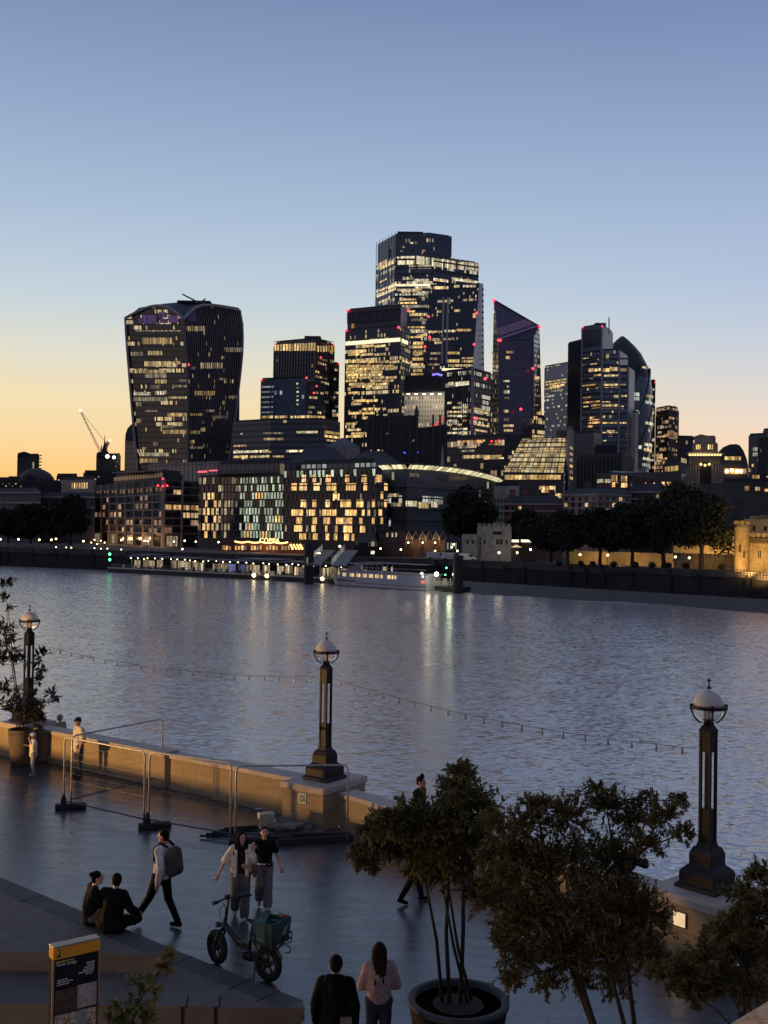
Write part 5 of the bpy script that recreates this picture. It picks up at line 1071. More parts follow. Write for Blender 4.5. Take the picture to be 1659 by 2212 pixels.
s = P(1524, 1045, 408.5); mb = MB(); pts = [V((s.x-2.1, s.y, s.z)), V((s.x+2.1, s.y, s.z))]+[V((s.x+2.1*cos(a), s.y, s.z+6.4+2.1*sin(a))) for a in [i*pi/10 for i in range(11)]]; mb.poly(pts); mb.build('arched_niche', m_dk, b.root)
for k in range(3): MB().ell(P(1514+k*9, 1003+k % 2*2, 407), .5, 8).build('cornice_lamp', emat('balcony_gold', (1, .68, .25), 2.2), b.root)
# vaulted building
b = Bd(); b.n = 0; px = [(1549, 1090), (1549, 985), (1553, 975), (1562, 966), (1576, 960), (1590, 959), (1598, 962), (1606, 973), (1613, 991), (1616, 1005), (1616, 1090)]
b = outline('vaulted_building', 'dark building with a curved vault roof and bright lamps, right of the columned tower', 'building', px+[(1616, 1150), (1549, 1150)], 470, 30, mat('vault_dark', (.035, .034, .036), .5, sc=.1))
for u0, v0, u1, v1, mm in [(1565, 986, 1600, 994, w_yel), (1565, 1012, 1612, 1024, w_amber), (1566, 1048, 1576, 1053, w_warm), (1600, 1048, 1612, 1056, w_org)]: wpx(b, 0, u0, v0, u1, v1, mm)
for u in (1570, 1581, 1592, 1601): MB().ell(P(u, 1018-(u == 1581)*2, 468), .8, 8).build('bright_lamp', emat('lamp_amber', (1, .72, .32), 5), b.root)
b = tower('low_shop_block', 'low dark building with a few orange windows at the right edge behind the castle', 'building', [(1560, 380), (1700, 370)], 1042, 1150, m_dstone, 20)
for u0, v0, u1, v1, mm in [(1609, 1050, 1618, 1060, w_org), (1632, 1052, 1642, 1060, w_warm), (1652, 1056, 1659, 1062, w_org), (1625, 1026, 1640, 1034, w_org)]: wpx(b, 0, u0, v0, u1, v1, mm)
b = tower('green_lit_wing', 'small office wing lit greenish yellow left of the clock tower', 'office block', [(1434, 560), (1468, 545), (1484, 560)], 1000, 1060, m_dstone, 20, vi=0); wpx(b, 0, 1437, 1007, 1466, 1018, w_yel); wpx(b, 1, 1470, 990, 1482, 1000, w_dim)
# --- left background
b = tower('bell_tower_block', 'brown banded building with a rounded top tucked behind the left edge of the flared tower', 'building', [(270, 915), (298, 905)], 950, 1040, fmat('banded_brown', 2, 4.4, (.07, .045, .04), (.13, .10, .09), z=3, st=0, seed=3, sp=.55), 30, parapet=0)
o_ = outline('', '', '', [(270, 951), (271, 938), (275, 926), (283, 917), (296, 912), (300, 951)], 908, 25, mat('banded_cap', (.10, .075, .065), .5, sc=.1), root=b.root, part='rounded_top')
bp_ = P(77, 1040, 900); kk = 900/FOC; r = thing('domed_hall', 'wide dome with a half built tower rising behind it at far left', 'domed building', (bp_.x, bp_.y, -1.2))
MB().lathe([(40*kk, -1.2-bp_.z), (40*kk, 0), (38*kk, 8*kk), (30*kk, 18*kk), (18*kk, 25*kk), (6*kk, 28*kk), (0, 29*kk)], bp_, 28).build('dome', m_dstone, r, True)
MB().lathe([(12*kk, 0), (12*kk, 10*kk), (0, 16*kk)], P(62, 1035, 880), 16).build('small_dome', m_dstone, r, True); MB().box(P(33, 1031, 890), (10, 3, 1.6)).build('lit_window', w_wht, r)
b = tower('unfinished_tower', 'dark unfinished tower block with scaffolding on its right side, behind the dome', 'tower block', [(37.5, 960), (85, 950)], 984, 1060, m_dk, 20); outline('', '', '', [(38, 985), (38, 979), (52, 975), (64, 979), (64, 985)], 955, 20, m_dk, root=b.root, part='roof_step')
for k in range(5): bars(b, 'scaffold', [P(78, 984+k*7, 948), P(90, 984+k*7, 948)], .5, m_dk)
wpx(b, 0, 70, 998, 74, 1012, w_dim)
b = tower('church_tower', 'old church tower with a needle spire below the tower crane', 'church', [(208, 700), (261, 690)], 985, 1060, m_dk, 20); outline('', '', '', [(208, 986), (209, 978), (214, 976), (232, 974), (236, 980), (252, 984), (261, 986)], 695, 20, m_dk, root=b.root, part='battlement')
s = P(225.5, 976, 700); MB().lathe([(2.2, 0), (1.0, 3), (.35, 6), (.1, 11)], s, 6).build('spire', m_dk, b.root); MB().ell(P(232, 986, 688), 1.2, 8).build('flood_lamp', emat('lamp_white', (1, .92, .75), 6), b.root); MB().ell(P(246, 988, 688), 1.0, 8).build('flood_lamp', MATS['lamp_white'], b.root)
for k in range(7): wpx(b, 0, 250+k % 3*3.6, 992+k*5, 252+k % 3*3.6, 994+k*5, w_dim)
def crane(label, base, tip, d, r, red):
    a, c = P(*base, d), P(*tip, d); t_ = thing('tower_crane', label, 'crane', (a.x, a.y, -1.2)); m_ = mat('crane_paint', (.6, .38, .28), .5); up_ = (c-a).cross(V((0, 1, 0))).normalized()*r*2.2
    s = MB()
    for o_ in (up_*0, up_): s.tube([a+o_, c+o_*.4], r*.38, 4)
    n = 12
    for i in range(n): s.tube([a.lerp(c, i/n)+up_*(1-i/n*.6)*(i % 2), a.lerp(c, (i+1)/n)+up_*(1-(i+1)/n*.6)*((i+1) % 2)], r*.25, 4)
    s.build('jib', m_, t_); s = MB(); s.tube([V((a.x, a.y, -1.2)), a+V((0, 0, 4))], r*.9, 4); s.build('mast', m_, t_); s = MB(); s.tube([a+V((3, 0, 6)), c], .15, 4); s.tube([a, a+V((3, 0, 6))], .4, 4); s.build('stay', m_, t_)
    if red: MB().ell(c, 1.1, 8).build('jib_light', emat('jib_glow', (1, .35, .22), 3.5), t_)
crane('tall tower crane leaning left against the orange sky', (219, 976), (174, 887), 720, .5, True); crane('short red crane beside the church spire', (229, 970), (237, 952), 730, 1.0, True)
b = tower('lit_colonnade', 'grey building with a lit row of upper windows left of the quay apartments', 'office block', [(133, 520), (207, 505)], 1037, 1180, m_stone, 25); gridwin(b, 0, 1042, 1056, 14, 1, lambda i, j: (w_yel, 0) if 3 < i < 11 else (m_dglass, 1), .55, .9); gridwin(b, 0, 1060, 1140, 14, 4, dark, .45, .7); flush(b)
for u0, u1, vt, d, mm, lab in [(-10, 88, 1062, 470, mat('customs_stone', (.11, .10, .095), .8, sc=.2), 'long classical stone building behind the trees at far left'), (80, 206, 1072, 480, m_dstone, 'plain dark building between the classical building and the quay apartments')]:
    b = tower('classical_building', lab, 'building', [(u0, d), (u1, d-12)], vt, 1180, mm, 25, parapet=0); gridwin(b, 0, vt+8, vt+60, 9, 3, dark, .35, .6); bands(b, 0, [vt+2, vt+24], m_stone, .8, .6); flush(b); outline('', '', '', [(u0, vt+1), (u0+6, vt-7), (u1-8, vt-9), (u1, vt+1)], d, 22, m_lead, root=b.root, part='roof')
for u0, u1, vt, d, lab in [(-20, 40, 1036, 640, 'low dark roofs at the far left edge with red dots of light'), (40, 130, 1042, 620, 'low dark flat roofs below the dome'), (122, 168, 1028, 660, 'dark slab roof right of the dome'), (180, 275, 1021, 640, 'dark roof block under the church tower')]:
    b = tower('roof_block', lab, 'building', [(u0, d), (u1, d-5)], vt, 1150, m_dk, 25)
    for k in range(5 if u0 != 40 else 2): wpx(b, 0, max(u0, 1)+4+k*7, vt+8+(k % 2)*5, max(u0, 1)+7+k*7, vt+10+(k % 2)*5, (w_org, w_warm, w_dim)[k % 3])
for k, u in enumerate((203, 210, 219, 224, 232)): pass
# ================================================================== QUAYSIDE: small buildings, castle, trees, pier, boat, lamps
e_lamp = emat('lamp_glow', (1, .76, .42), 6); e_lampw = emat('lamp_glow_white', (1, .93, .75), 10); e_green = emat('green_nav_light', (.1, 1, .3), 4)
m_leafd = mat('far_foliage', (.014, .018, .008), .85, sc=.6, var=.5); m_bark = mat('far_bark', (.03, .024, .018), .9)
def crown(mb, blobs, n, size, seed):
    R = random.Random(seed); tot = sum(b[1]**2 for b in blobs)
    for c, r, sq in blobs:
        for _ in range(int(n*r*r/tot)):
            v = V((R.gauss(0, 1), R.gauss(0, 1), R.gauss(0, 1))).normalized(); rr = r*(R.random()**.4)*R.uniform(.8, 1.12)
            p = c+V((v.x*rr, v.y*rr, v.z*rr*sq)); a = V((R.gauss(0, 1), R.gauss(0, 1), R.gauss(0, .7))).normalized(); b_ = a.cross(V((R.gauss(0, 1), R.gauss(0, 1), R.gauss(0, 1)))).normalized(); s = size*R.uniform(.6, 1.4)
            mb.poly([p+a*s, p+b_*s*.6, p-a*s*.8, p-b_*s*.6])
def ftree(label, u, vt, vb, hw, d, seed, group, trunk=True, n=6500):
    base = P(u, vb, d); top = P(u, vt, d); h = top.z-base.z; rw = hw*d/FOC; r = thing('tree', label, 'tree', tuple(base), group); R = random.Random(seed); cb = base.z+h*.24
    mb = MB(); blobs = []
    for k in range(18):
        a = R.uniform(0, 2*pi); z = cb+(top.z-cb)*R.uniform(.12, .86); t_ = (z-cb)/(top.z-cb); rad = rw*(1-abs(t_-.42)*1.05)*R.uniform(.35, .85)
        blobs.append((V((base.x+cos(a)*rad, base.y+sin(a)*rad*.8, z)), rw*R.uniform(.34, .52), .85))
    blobs.append((V((base.x, base.y, (cb+top.z)/2)), rw*.68, (top.z-cb)/2/rw/.75)); crown(mb, blobs, n, .5*d/257, seed); mb.build('crown', m_leafd, r)
    mb = MB(); tw = h*.03
    mb.tube([base-V((0, 0, .3)), base+V((0, 0, h*.12)), base+V((R.uniform(-.2, .2), 0, h*.32))], [tw*1.3, tw, tw*.8], 8)
    for k in range(5):
        a = k*1.3+seed; mb.tube([base+V((0, 0, h*.26)), base+V((cos(a)*rw*.3, sin(a)*rw*.3, h*.45)), base+V((cos(a)*rw*.6, sin(a)*rw*.5, h*.66))], [tw*.6, tw*.4, tw*.15], 6)
    mb.build('trunk', m_bark, r)
for k, (u, vt, vb, hw, d, lab) in enumerate([(18, 1104, 1172, 44, 405, 'dark round tree at the far left edge of the quay'), (66, 1096, 1173, 46, 402, 'dark round tree second from the left edge on the quay'), (112, 1090, 1174, 44, 398, 'dark round tree third from the left edge on the quay'), (152, 1073, 1176, 46, 392, 'tallest dark tree of the left quay row, next to the apartments')]): ftree(lab, u, vt, vb, hw, d, k+2, 'trees on the left quay')
ftree('big dark tree in front of the curved glass office', 1009, 1048, 1192, 61, 318, 9, None, n=9000)
for k, (u, vt, vb, hw, d, lab) in enumerate([(1140, 1103, 1203, 48, 300, 'low dark tree just right of the stone gatehouse roof'), (1190, 1107, 1212, 44, 275, 'dark tree second in the row, behind the lit kiosks'), (1226, 1100, 1219, 44, 258, 'dark tree left end of the castle wharf row'), (1296, 1100, 1221, 54, 256, 'dark tree second from the left on the castle wharf'), (1366, 1092, 1222, 54, 252, 'broad dark tree with a thick trunk in the middle of the castle wharf'),
    (1433, 1083, 1224, 54, 248, 'dark tree in the middle right of the castle wharf row'), (1480, 1036, 1216, 70, 300, 'very tall dark tree rising behind the castle wharf row'), (1515, 1062, 1226, 76, 243, 'largest dark tree against the floodlit castle wall'), (1405, 1075, 1214, 50, 300, 'dark tree behind the gap in the castle wharf row'), (1330, 1106, 1214, 50, 296, 'dark tree behind the left of the castle wharf row')]): ftree(lab, u, vt, vb, hw, d, k+20, 'plane trees on the castle wharf', n=7000)
for k, u in enumerate((1208, 1255, 1281, 1326, 1372, 1409, 1443, 1482, 1560)):
    p = P(u, 1217+(u-1208)*.02, 255-(u-1208)*.05); mb = MB(); crown(mb, [(p, .85, .9)], 260, .22, k); tag(mb.build('round_shrub', m_leafd), 'small round clipped shrub along the castle wharf edge', 'shrub', 'clipped shrubs on the castle wharf')
# castle
m_cas, t, b_, o = newmat('castle_stone'); tc = t.new('ShaderNodeTexCoord').outputs['Object']; nz = t.noise(tc, .9, 6, .7); t.put(b_.inputs['Base Color'], t.ramp(nz, [(.25, (.16, .115, .06, 1)), (.55, (.33, .25, .14, 1)), (.8, (.42, .33, .2, 1))])); b_.inputs['Roughness'].default_value = .9; t.l.new(t.bump(t.noise(tc, 3, 4), .5, .1), b_.inputs['Normal'])
def cren(r, A, B, z, m, n, h=.9, th=.7):
    d = V((B[0]-A[0], B[1]-A[1])); L = d.length; a = atan2(d.y, d.x)
    for i in range(n):
        p = lerp2(A, B, (i+.5)/n); MB().box((p[0], p[1]+th/2, z+h/2), (L/n*.6, th, h), a).build('merlon', m, r)
def cwall(name, label, u0, u1, d0, d1, vt, m, nm=0, th=3):
    b = tower(name, label, 'castle wall', [(u0, d0), (u1, d1)], vt, 1220, m, th, parapet=0)
    if nm: cren(b.root, b.fr[0], b.fr[1], b.z1, m, nm)
    return b
cwall('castle_wall', 'low floodlit castle wall behind the tree trunks on the wharf', 1236, 1462, 285, 268, 1190, m_cas, 0); cwall('castle_wall', 'crenellated lower castle wall left of the round castle tower', 1455, 1588, 262, 250, 1202, m_cas, 16); b = cwall('inner_castle_wall', 'brightly floodlit higher castle wall seen through the largest tree', 1455, 1592, 284, 270, 1152, m_cas, 14)
cw2 = cwall('castle_wall', 'short greenish lit wall left of the castle wharf trees', 1226, 1246, 284, 283, 1186, mat('greenish_stone', (.16, .19, .07), .9), 0)  # stone tinted green
mb = MB(); p = P(1602, 1234, 240); r = thing('round_castle_tower', 'round stone castle tower lit gold at the right edge', 'castle tower', (p.x, p.y, -1.2)); zt = P(1602, 1133, 240).z; rr = 16*240/FOC
mb.lathe([(rr*1.06, -1.2-p.z), (rr, 0), (rr*.97, zt-p.z-1.2), (rr*1.05, zt-p.z-1.0), (rr*1.05, zt-p.z)], p, 24); mb.build('shaft', m_cas, r, True)
for k in range(10): a = k*2*pi/10; MB().box((p.x+rr*cos(a), p.y+rr*sin(a), zt+.4), (.5, .8, .8), a).build('merlon', m_cas, r)
for u, v in ((1598, 1186), (1607, 1198)): q = P(u, v, 240-rr-.05); MB().box(q, (.25, .3, 1.5)).build('arrow_slit', m_dk, r)
b = tower('castle_gate_wall', 'big floodlit castle wall with narrow windows cut by the right edge', 'castle wall', [(1614, 240), (1720, 226)], 1160, 1235, m_cas, 8, parapet=0); cren(b.root, b.fr[0], b.fr[1], b.z1, m_cas, 9)
for u in (1638, 1642): wpx(b, 0, u, 1190, u+2.2, 1204, m_dk, 'narrow_window', .05)
bands(b, 0, [1166, 1172], mat('castle_dark_band', (.10, .075, .045), .9), .5, .4)  # two projecting bands in a darker stone colour
b = tower('castle_lodging', 'upper castle building with small windows above the floodlit wall at the right edge', 'castle building', [(1606, 262), (1720, 250)], 1121, 1200, m_cas, 10, parapet=0)
for u in (1626, 1650): wpx(b, 0, u, 1136, u+6, 1147, m_dk, 'window', .05)
MB().box(P(1634, 1119, 262), (2.5, 2, .9)).build('chimney', m_cas, b.root); MB().box(P(1655, 1118, 262), (2.2, 2, 1.1)).build('chimney', m_cas, b.root)
for u, v, d, tu, tv, td, pw in [(1618, 1232, 225, 1640, 1195, 238, 3600), (1650, 1236, 221, 1660, 1200, 233, 3200), (1560, 1208, 263, 1550, 1170, 277, 4200), (1500, 1208, 268, 1500, 1175, 280, 3200), (1585, 1228, 234, 1602, 1190, 238, 1500), (1430, 1216, 262, 1430, 1204, 272, 1100), (1340, 1216, 268, 1340, 1204, 278, 1000), (1270, 1214, 275, 1270, 1200, 284, 800)]:
    lamp('wall_floodlight', P(u, v, d), pw*1.6, (1, .58, .16), .4, 'SPOT', P(tu, tv, td), 120)
lamp('lodging_floodlight', P(1640, 1153, 244), 2600, (1, .62, .22), .4, 'SPOT', P(1640, 1138, 258), 130)
# railing at the right edge
r = thing('wharf_railing', 'thin dark railing in front of the floodlit castle tower at the right edge', 'railing', tuple(P(1630, 1240, 224)))
for k in range(14): a = P(1586+k*7, 1241+k*.9, 226-k*.6); MB().tube([a, a+V((0, 0, 1.1))], .06, 5).build('post', m_steel, r)
for h_ in (1.1, .6): MB().tube([P(1586, 1241, 226)+V((0, 0, h_)), P(1586+91, 1241+11.7, 226-7.8)+V((0, 0, h_))], .05, 5).build('rail', m_steel, r)
# gatehouse
m_gat = mat('pale_gate_stone', (.30, .28, .235), .85, sc=.8, var=.3, bump=.3, bd=.05)
b = tower('stone_gatehouse', 'pale crenellated stone gatehouse on the quay right of the big tree', 'gatehouse', [(1031, 300), (1105, 296)], 1137, 1204, m_gat, 10, parapet=0); cren(b.root, b.fr[0], b.fr[1], b.z1, m_gat, 7, .8)
b2 = tower('', '', '', [(998, 299), (1031, 298)], 1157, 1204, m_gat, 9, root=b.root, part='side_wing', parapet=.4, roof=m_gat)
for u0, v0, u1, v1, bb in [(1064, 1148, 1084, 1155, b), (1072, 1165, 1078, 1176, b), (1080, 1165, 1086, 1176, b), (1045, 1166, 1049, 1175, b), (1093, 1166, 1097, 1175, b), (1008, 1166, 1012, 1175, b2), (1020, 1166, 1024, 1175, b2)]: wpx(bb, 0, u0, v0, u1, v1, m_dk, 'window', .05)
wpx(b, 0, 1036.5, 1160, 1038.5, 1203, m_dk, 'door_recess', .05); lamp('gate_lamp', P(1078, 1192, 290), 260, (1, .82, .55), .3); lamp('gate_lamp', P(1015, 1190, 285), 120, (1, .85, .6), .3)
# quay pubs
m_tim = mat('pub_timber', (.02, .016, .014), .8); m_ren = mat('pub_render', (.30, .26, .2), .8)
b = hip('timber_pub', 'small half timbered pub with two lit windows in front of the golden hotel', 'pub', 766, 816, 1172, 1153, 322, 12, m_slate, m_tim, .25)
for u0, v0, u1, v1, mm in [(768, 1170, 774, 1178, m_ren), (802, 1170, 810, 1180, w_wht), (801, 1190, 809, 1197, w_wht), (795, 1172, 800, 1180, m_ren), (812, 1172, 815, 1180, m_ren)]: wpx(b, 0, u0, v0, u1, v1, mm, 'lit_window' if mm is w_wht else 'render_panel')
b = tower('brick_pub', 'dark brick pub with small white lit upper windows right of the half timbered pub', 'pub', [(818, 328), (876, 322)], 1146, 1200, m_brick, 14, parapet=0)
outline('', '', '', [(818, 1147), (832, 1134), (846, 1147), (852, 1134), (862, 1134), (876, 1147)], 326, 10, m_slate, root=b.root, part='roof')
for u in (836, 847, 855): wpx(b, 0, u, 1151, u+3.5, 1160, w_wht)
for i, u in enumerate((833, 845)): bars(b, 'barge_board', [P(u-9, 1143, 321), P(u, 1132, 321), P(u, 1132, 321), P(u+9, 1143, 321)], .1, m_lead)
b = tower('arched_hall', 'row of six pointed brick arches with warm uplights left of the stone gatehouse', 'hall', [(876, 325), (963, 318)], 1164, 1205, m_brick, 14, parapet=0)
for i in range(6):
    u = 883.5+i*14.6; d = 323-i*1.2; px = [(u-7.2, 1166), (u-5, 1158), (u, 1147.5), (u+5, 1158), (u+7.2, 1166)]
    outline('', '', '', px, d, 9, m_brick, root=b.root, part='gable'); pts = [P(a, c, d-.3) for a, c in px]; MB().tube(pts, .14, 5).build('gable_edge', mat('pale_edge_stone', (.45, .42, .36), .6), b.root)
    MB().tube([P(u-7.2, 1204, d-.3), P(u-7.2, 1166, d-.3)], .16, 5).build('arch_pier', m_brick, b.root)
    if i % 2 == 0: lamp('arch_uplight', P(u, 1171, d-1.6), 150, (1, .74, .36), .2)
for u0, v0, u1, v1, mm in [(818, 1180, 822, 1188, m_dk), (980, 1176, 984, 1183, w_warm)]: pass
# restaurant terrace with sign
b = tower('riverside_restaurant', 'low restaurant terrace strung with orange lights at the foot of the green lit flats', 'restaurant', [(480, 366), (660, 345)], 1170, 1192, mat('restaurant_red', (.10, .03, .02), .7), 8, parapet=.4)
for k in range(26):
    u = 482+k*6.7
    if k % 5 != 3: wpx(b, 0, u, 1178+(k*7) % 3, u+4.6, 1188, (w_amber, w_org, w_amber, w_dim)[k % 4], off=.2)
for k in range(46):
    u = 508+k*2.5; v = 1169.5+2.2*abs(sin(k*.28))+(k/46)*2; MB().ell(P(u, v, 361-k*.3), .26, 6).build('string_bulb', emat('festoon_amber', (1, .52, .14), 5), b.root)
for k in range(12): u = 628+k*2.3; MB().ell(P(u, 1177+(k % 3)*4, 344), .3, 6).build('string_bulb', MATS['festoon_amber'], b.root)
tcu = bpy.data.curves.new('sign_text', 'FONT'); tcu.body = 'COPPA'; tcu.size = 1.9; tcu.extrude = .12; tcu.align_x = 'CENTER'; tcu.space_character = 1.15; tcu.offset = .02
to = bpy.data.objects.new('lettering_source', tcu); COL.objects.link(to); bpy.context.view_layer.update(); me = bpy.data.meshes.new_from_object(to.evaluated_get(bpy.context.evaluated_depsgraph_get())); bpy.data.objects.remove(to)
so_ = bpy.data.objects.new('lettering', me); COL.objects.link(so_); me.materials.clear(); me.materials.append(emat('sign_amber', (1, .62, .18), 3)); tp_ = P(582, 1171.5, 355)
me.transform(Matrix.Translation(tp_) @ Matrix.Rotation(-.12, 4, 'Z') @ Matrix.Rotation(pi/2, 4, 'X')); so_.parent = b.root; so_.matrix_parent_inverse = Matrix.Translation(-V(b.root['_l'])); so_['label'] = 'glowing amber letters reading COPPA'
lamp('terrace_glow', P(560, 1182, 352), 900, (1, .48, .14), 3); lamp('terrace_glow', P(630, 1184, 338), 500, (1, .48, .14), 3)
# kiosks
for u0, u1, d, lab in [(1107, 1121, 292, 'small kiosk with a glowing roof just right of the stone gatehouse'), (1126, 1158, 290, 'wide kiosk with a glowing roof second from the stone gatehouse')]:
    b = tower('kiosk', lab, 'kiosk', [(u0, d), (u1, d-1)], 1170, 1200, m_tim, 4, parapet=0); wpx(b, 0, u0, 1166, u1, 1171, emat('kiosk_roof_light', (1, .82, .5), 2.2), 'lit_roof', .4)
for u, v, d, lab in [(1115, 1196, 282, 'parasol stall glowing at the foot of the gatehouse')]:
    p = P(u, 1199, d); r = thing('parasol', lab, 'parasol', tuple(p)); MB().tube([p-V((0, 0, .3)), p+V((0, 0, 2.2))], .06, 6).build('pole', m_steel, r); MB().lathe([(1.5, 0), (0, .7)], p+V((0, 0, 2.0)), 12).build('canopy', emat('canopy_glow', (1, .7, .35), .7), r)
# parked vans
for k, (u, d, ln, lab) in enumerate([(943, 300, 5.6, 'white van parked left of the stone gatehouse, leftmost of three'), (975, 296, 5.2, 'white van parked left of the stone gatehouse, middle of three'), (1010, 290, 4.6, 'white van parked under the gatehouse wing, rightmost of three')]):
    p = P(u, 1206+(u-943)*.02, d); p.z = -1.2; r = thing('parked_van', lab, 'van', tuple(p), 'white vans parked by the gatehouse'); mv = mat('van_white', (.55, .55, .54), .35)
    mb = MB(); pr_ = [(-ln/2, .45), (ln/2-.1, .45), (ln/2, .8), (ln/2-.2, 1.1), (ln/2-.9, 1.25), (ln/2-1.5, 2.05), (-ln/2+.1, 2.1), (-ln/2, 1.9)]
    for y0 in (-.95,):
        f0 = [(p.x+a, p.y-.95, p.z+z) for a, z in pr_]; f1_ = [(p.x+a, p.y+.95, p.z+z) for a, z in pr_]; mb.poly(f0); mb.poly(list(reversed(f1_)))
        for i in range(len(pr_)): j = (i+1) % len(pr_); mb.poly([f0[j], f0[i], f1_[i], f1_[j]])
    mb.build('body', mv, r)
    MB().box((p.x+ln/2-1.55, p.y-.96, p.z+1.55), (1.0, .04, .6)).build('side_window', m_dglass, r)
    for a in (-ln*.32, ln*.32):
        for y in (-.9, .9): mb = MB(); mb.tube([(p.x+a, p.y+y-.12, p.z+.36), (p.x+a, p.y+y+.12, p.z+.36)], .36, 14); mb.build('wheel', m_dk, r)
# ---------------------------------------------------------------- pier
def pl(u, v, z): return G(u, v, z)
pa, pb = G(232, 1236, ZW), G(990, 1275, ZW); dv = (pb-pa).normalized(); nv = V((-dv.y, dv.x, 0)); PLn = (pb-pa).length; prz = atan2(dv.y, dv.x)
def pp(s, o_, z): return V((pa.x+dv.x*s+nv.x*o_, pa.y+dv.y*s+nv.y*o_, z))
r = thing('floating_pier', 'long floating pier with glass shelters and lights moored off the far bank', 'pier', tuple(pa)); m_pon = mat('pontoon_black', (.012, .012, .013), .6); m_can = mat('canopy_grey', (.10, .105, .12), .45, sc=.2)
zd = ZW+1.3
MB().box(pp(PLn/2, 6.2, ZW+.35), (PLn, 12, 1.9), prz).build('pontoon', m_pon, r); MB().box(pp(PLn/2, .1, zd+.05), (PLn, .3, .3), prz).build('fender', m_galv, r)
for (s0, s1, zz_, o0) in [(6, 34, zd+3.6, 6), (36, 62, zd+3.4, 6), (60, 92, zd+3.7, 6), (50, 64, zd+4.1, 5), (8, 16, zd+4.1, 6)]: MB().box(pp((s0+s1)/2, o0, zz_), (s1-s0, 8, .28), prz+.012).build('canopy', m_can, r)
R4 = random.Random(5); w_sh = wmat('shelter_light', (1, .86, .55), .6, .7, dark=.10, col2=(1, .66, .32)); w_sh2 = wmat('shelter_blue', (.35, .35, 1), .35, 1.0)
for k in range(30):
    s = 5+k*2.9; o_ = R4.choice((2.4, 3.2, 9.4)); a, c = pp(s, o_, zd), pp(s+2.5, o_, zd); mb = MB(); z0_, z1_ = zd+.3, zd+2.5
    mb.poly([(a.x, a.y, z0_), (c.x, c.y, z0_), (c.x, c.y, z1_), (a.x, a.y, z1_)], [(0, 0), (2.5, 0), (2.5, 2.2), (0, 2.2)]); mb.build('glass_screen', w_sh2 if k in (14, 15) else w_sh, r)
    if k % 2: q = pp(s, 2.2, zd); MB().tube([q, q+V((0, 0, 3.5))], .1, 6).build('post', m_galv, r)
for k in range(44):
    s = 4+k*2.0; q = pp(s, R4.uniform(.8, 2.0), zd+.05); h_ = R4.uniform(.6, 1.3)
    if R4.random() < .8: MB().box(q+V((0, 0, h_/2)), (R4.uniform(.3, 1.3), .3, h_), prz).build('bench', m_dk if R4.random() < .55 else m_galv, r)
for h_ in (.6, 1.1): MB().tube([pp(1, .4, zd+h_), pp(PLn*.62, .4, zd+h_)], .04, 5).build('handrail', m_galv, r)
for s, o_, z, rad in [(57, .3, zd-.1, .55), (61.5, .3, zd-.1, .55), (80, .2, zd-.15, .5)]: MB().ell(pp(s, o_-.3, z), rad, 8).build('flood_lamp', emat('pier_flood', (1, .82, .45), 6), r)
for s in (7, 10, 12.5, 14, 17, 20, 23.5, 26, 29, 31, 36, 41, 43.5, 49, 54.5, 60, 63, 68, 72.5, 77, 82, 86.5, 33, 38, 46, 52, 58, 66, 70, 75, 79, 84, 89): MB().ell(pp(s, 2.6, zd+2.9+(int(s) % 3)*.15), .17, 6).build('ceiling_lamp', emat('pier_lamp', (1, .82, .5), 7), r)
for v, z_ in ((1197, 0), (1209, 0)): MB().ell(P(237, v, 325), .42, 8).build('nav_light', e_green, r)
for s in (12, 30, 48, 66, 84): lamp('pier_lamp', pp(s, 4, zd+2.7), 120, (1, .80, .48), 1.2)
for k in range(14):   # people waiting along the pier are dark specks
    pass
# gangways
for (u0, v0, u1, v1, dd, lab) in [(665, 1219, 700, 1188, 276, 'covered gangway slanting up from the pier beside the black twin piles'), (720, 1221, 748, 1188, 272, 'covered gangway slanting up to the half timbered pub')]:
    a, c = P(u0, v0, dd-8), P(u1, v1, dd+22); r = thing('gangway', lab, 'gangway', tuple(a), 'covered gangways of the pier'); d_ = (c-a); n_ = V((d_.y, -d_.x, 0)).normalized()*-2.2
    mb = MB(); q = [a-n_*1.4, a+n_*.2, c+n_*.2, c-n_*1.4]; mb.poly(q); k_ = [x_-V((0, 0, .4)) for x_ in q]
    for i in range(4): mb.poly([k_[i], k_[(i+1) % 4], q[(i+1) % 4], q[i]])
    mb.build('deck', m_can, r); mb = MB(); o1 = n_*.2; mb.poly([a+o1, c+o1, c+o1+V((0, 0, 1.5)), a+o1+V((0, 0, 1.5))], [(0, 0), (20, 0), (20, 1.5), (0, 1.5)]); mb.build('balustrade', wmat('gangway_light', (.8, .85, .7), .25, .8, dark=.3), r); MB().tube([a+o1+V((0, 0, 1.5)), c+o1+V((0, 0, 1.5))], .1, 6).build('handrail', m_galv, r)
for (u, vt, vb, d, rad, lab) in [(664.5, 1172, 1222, 272, .8, 'left one of the twin black mooring piles by the gangway'), (671.5, 1174, 1222, 272, .8, 'right one of the twin black mooring piles by the gangway'), (990, 1200, 1280, 243, 1.15, 'thick black mooring pile at the right end of the pier')]:
    a = P(u, vt, d); mb = MB(); mb.lathe([(rad, -9-a.z), (rad, -.3), (rad*.9, 0), (0, .1)], a, 14); tag(mb.build('mooring_pile', m_pon), lab, 'pile')
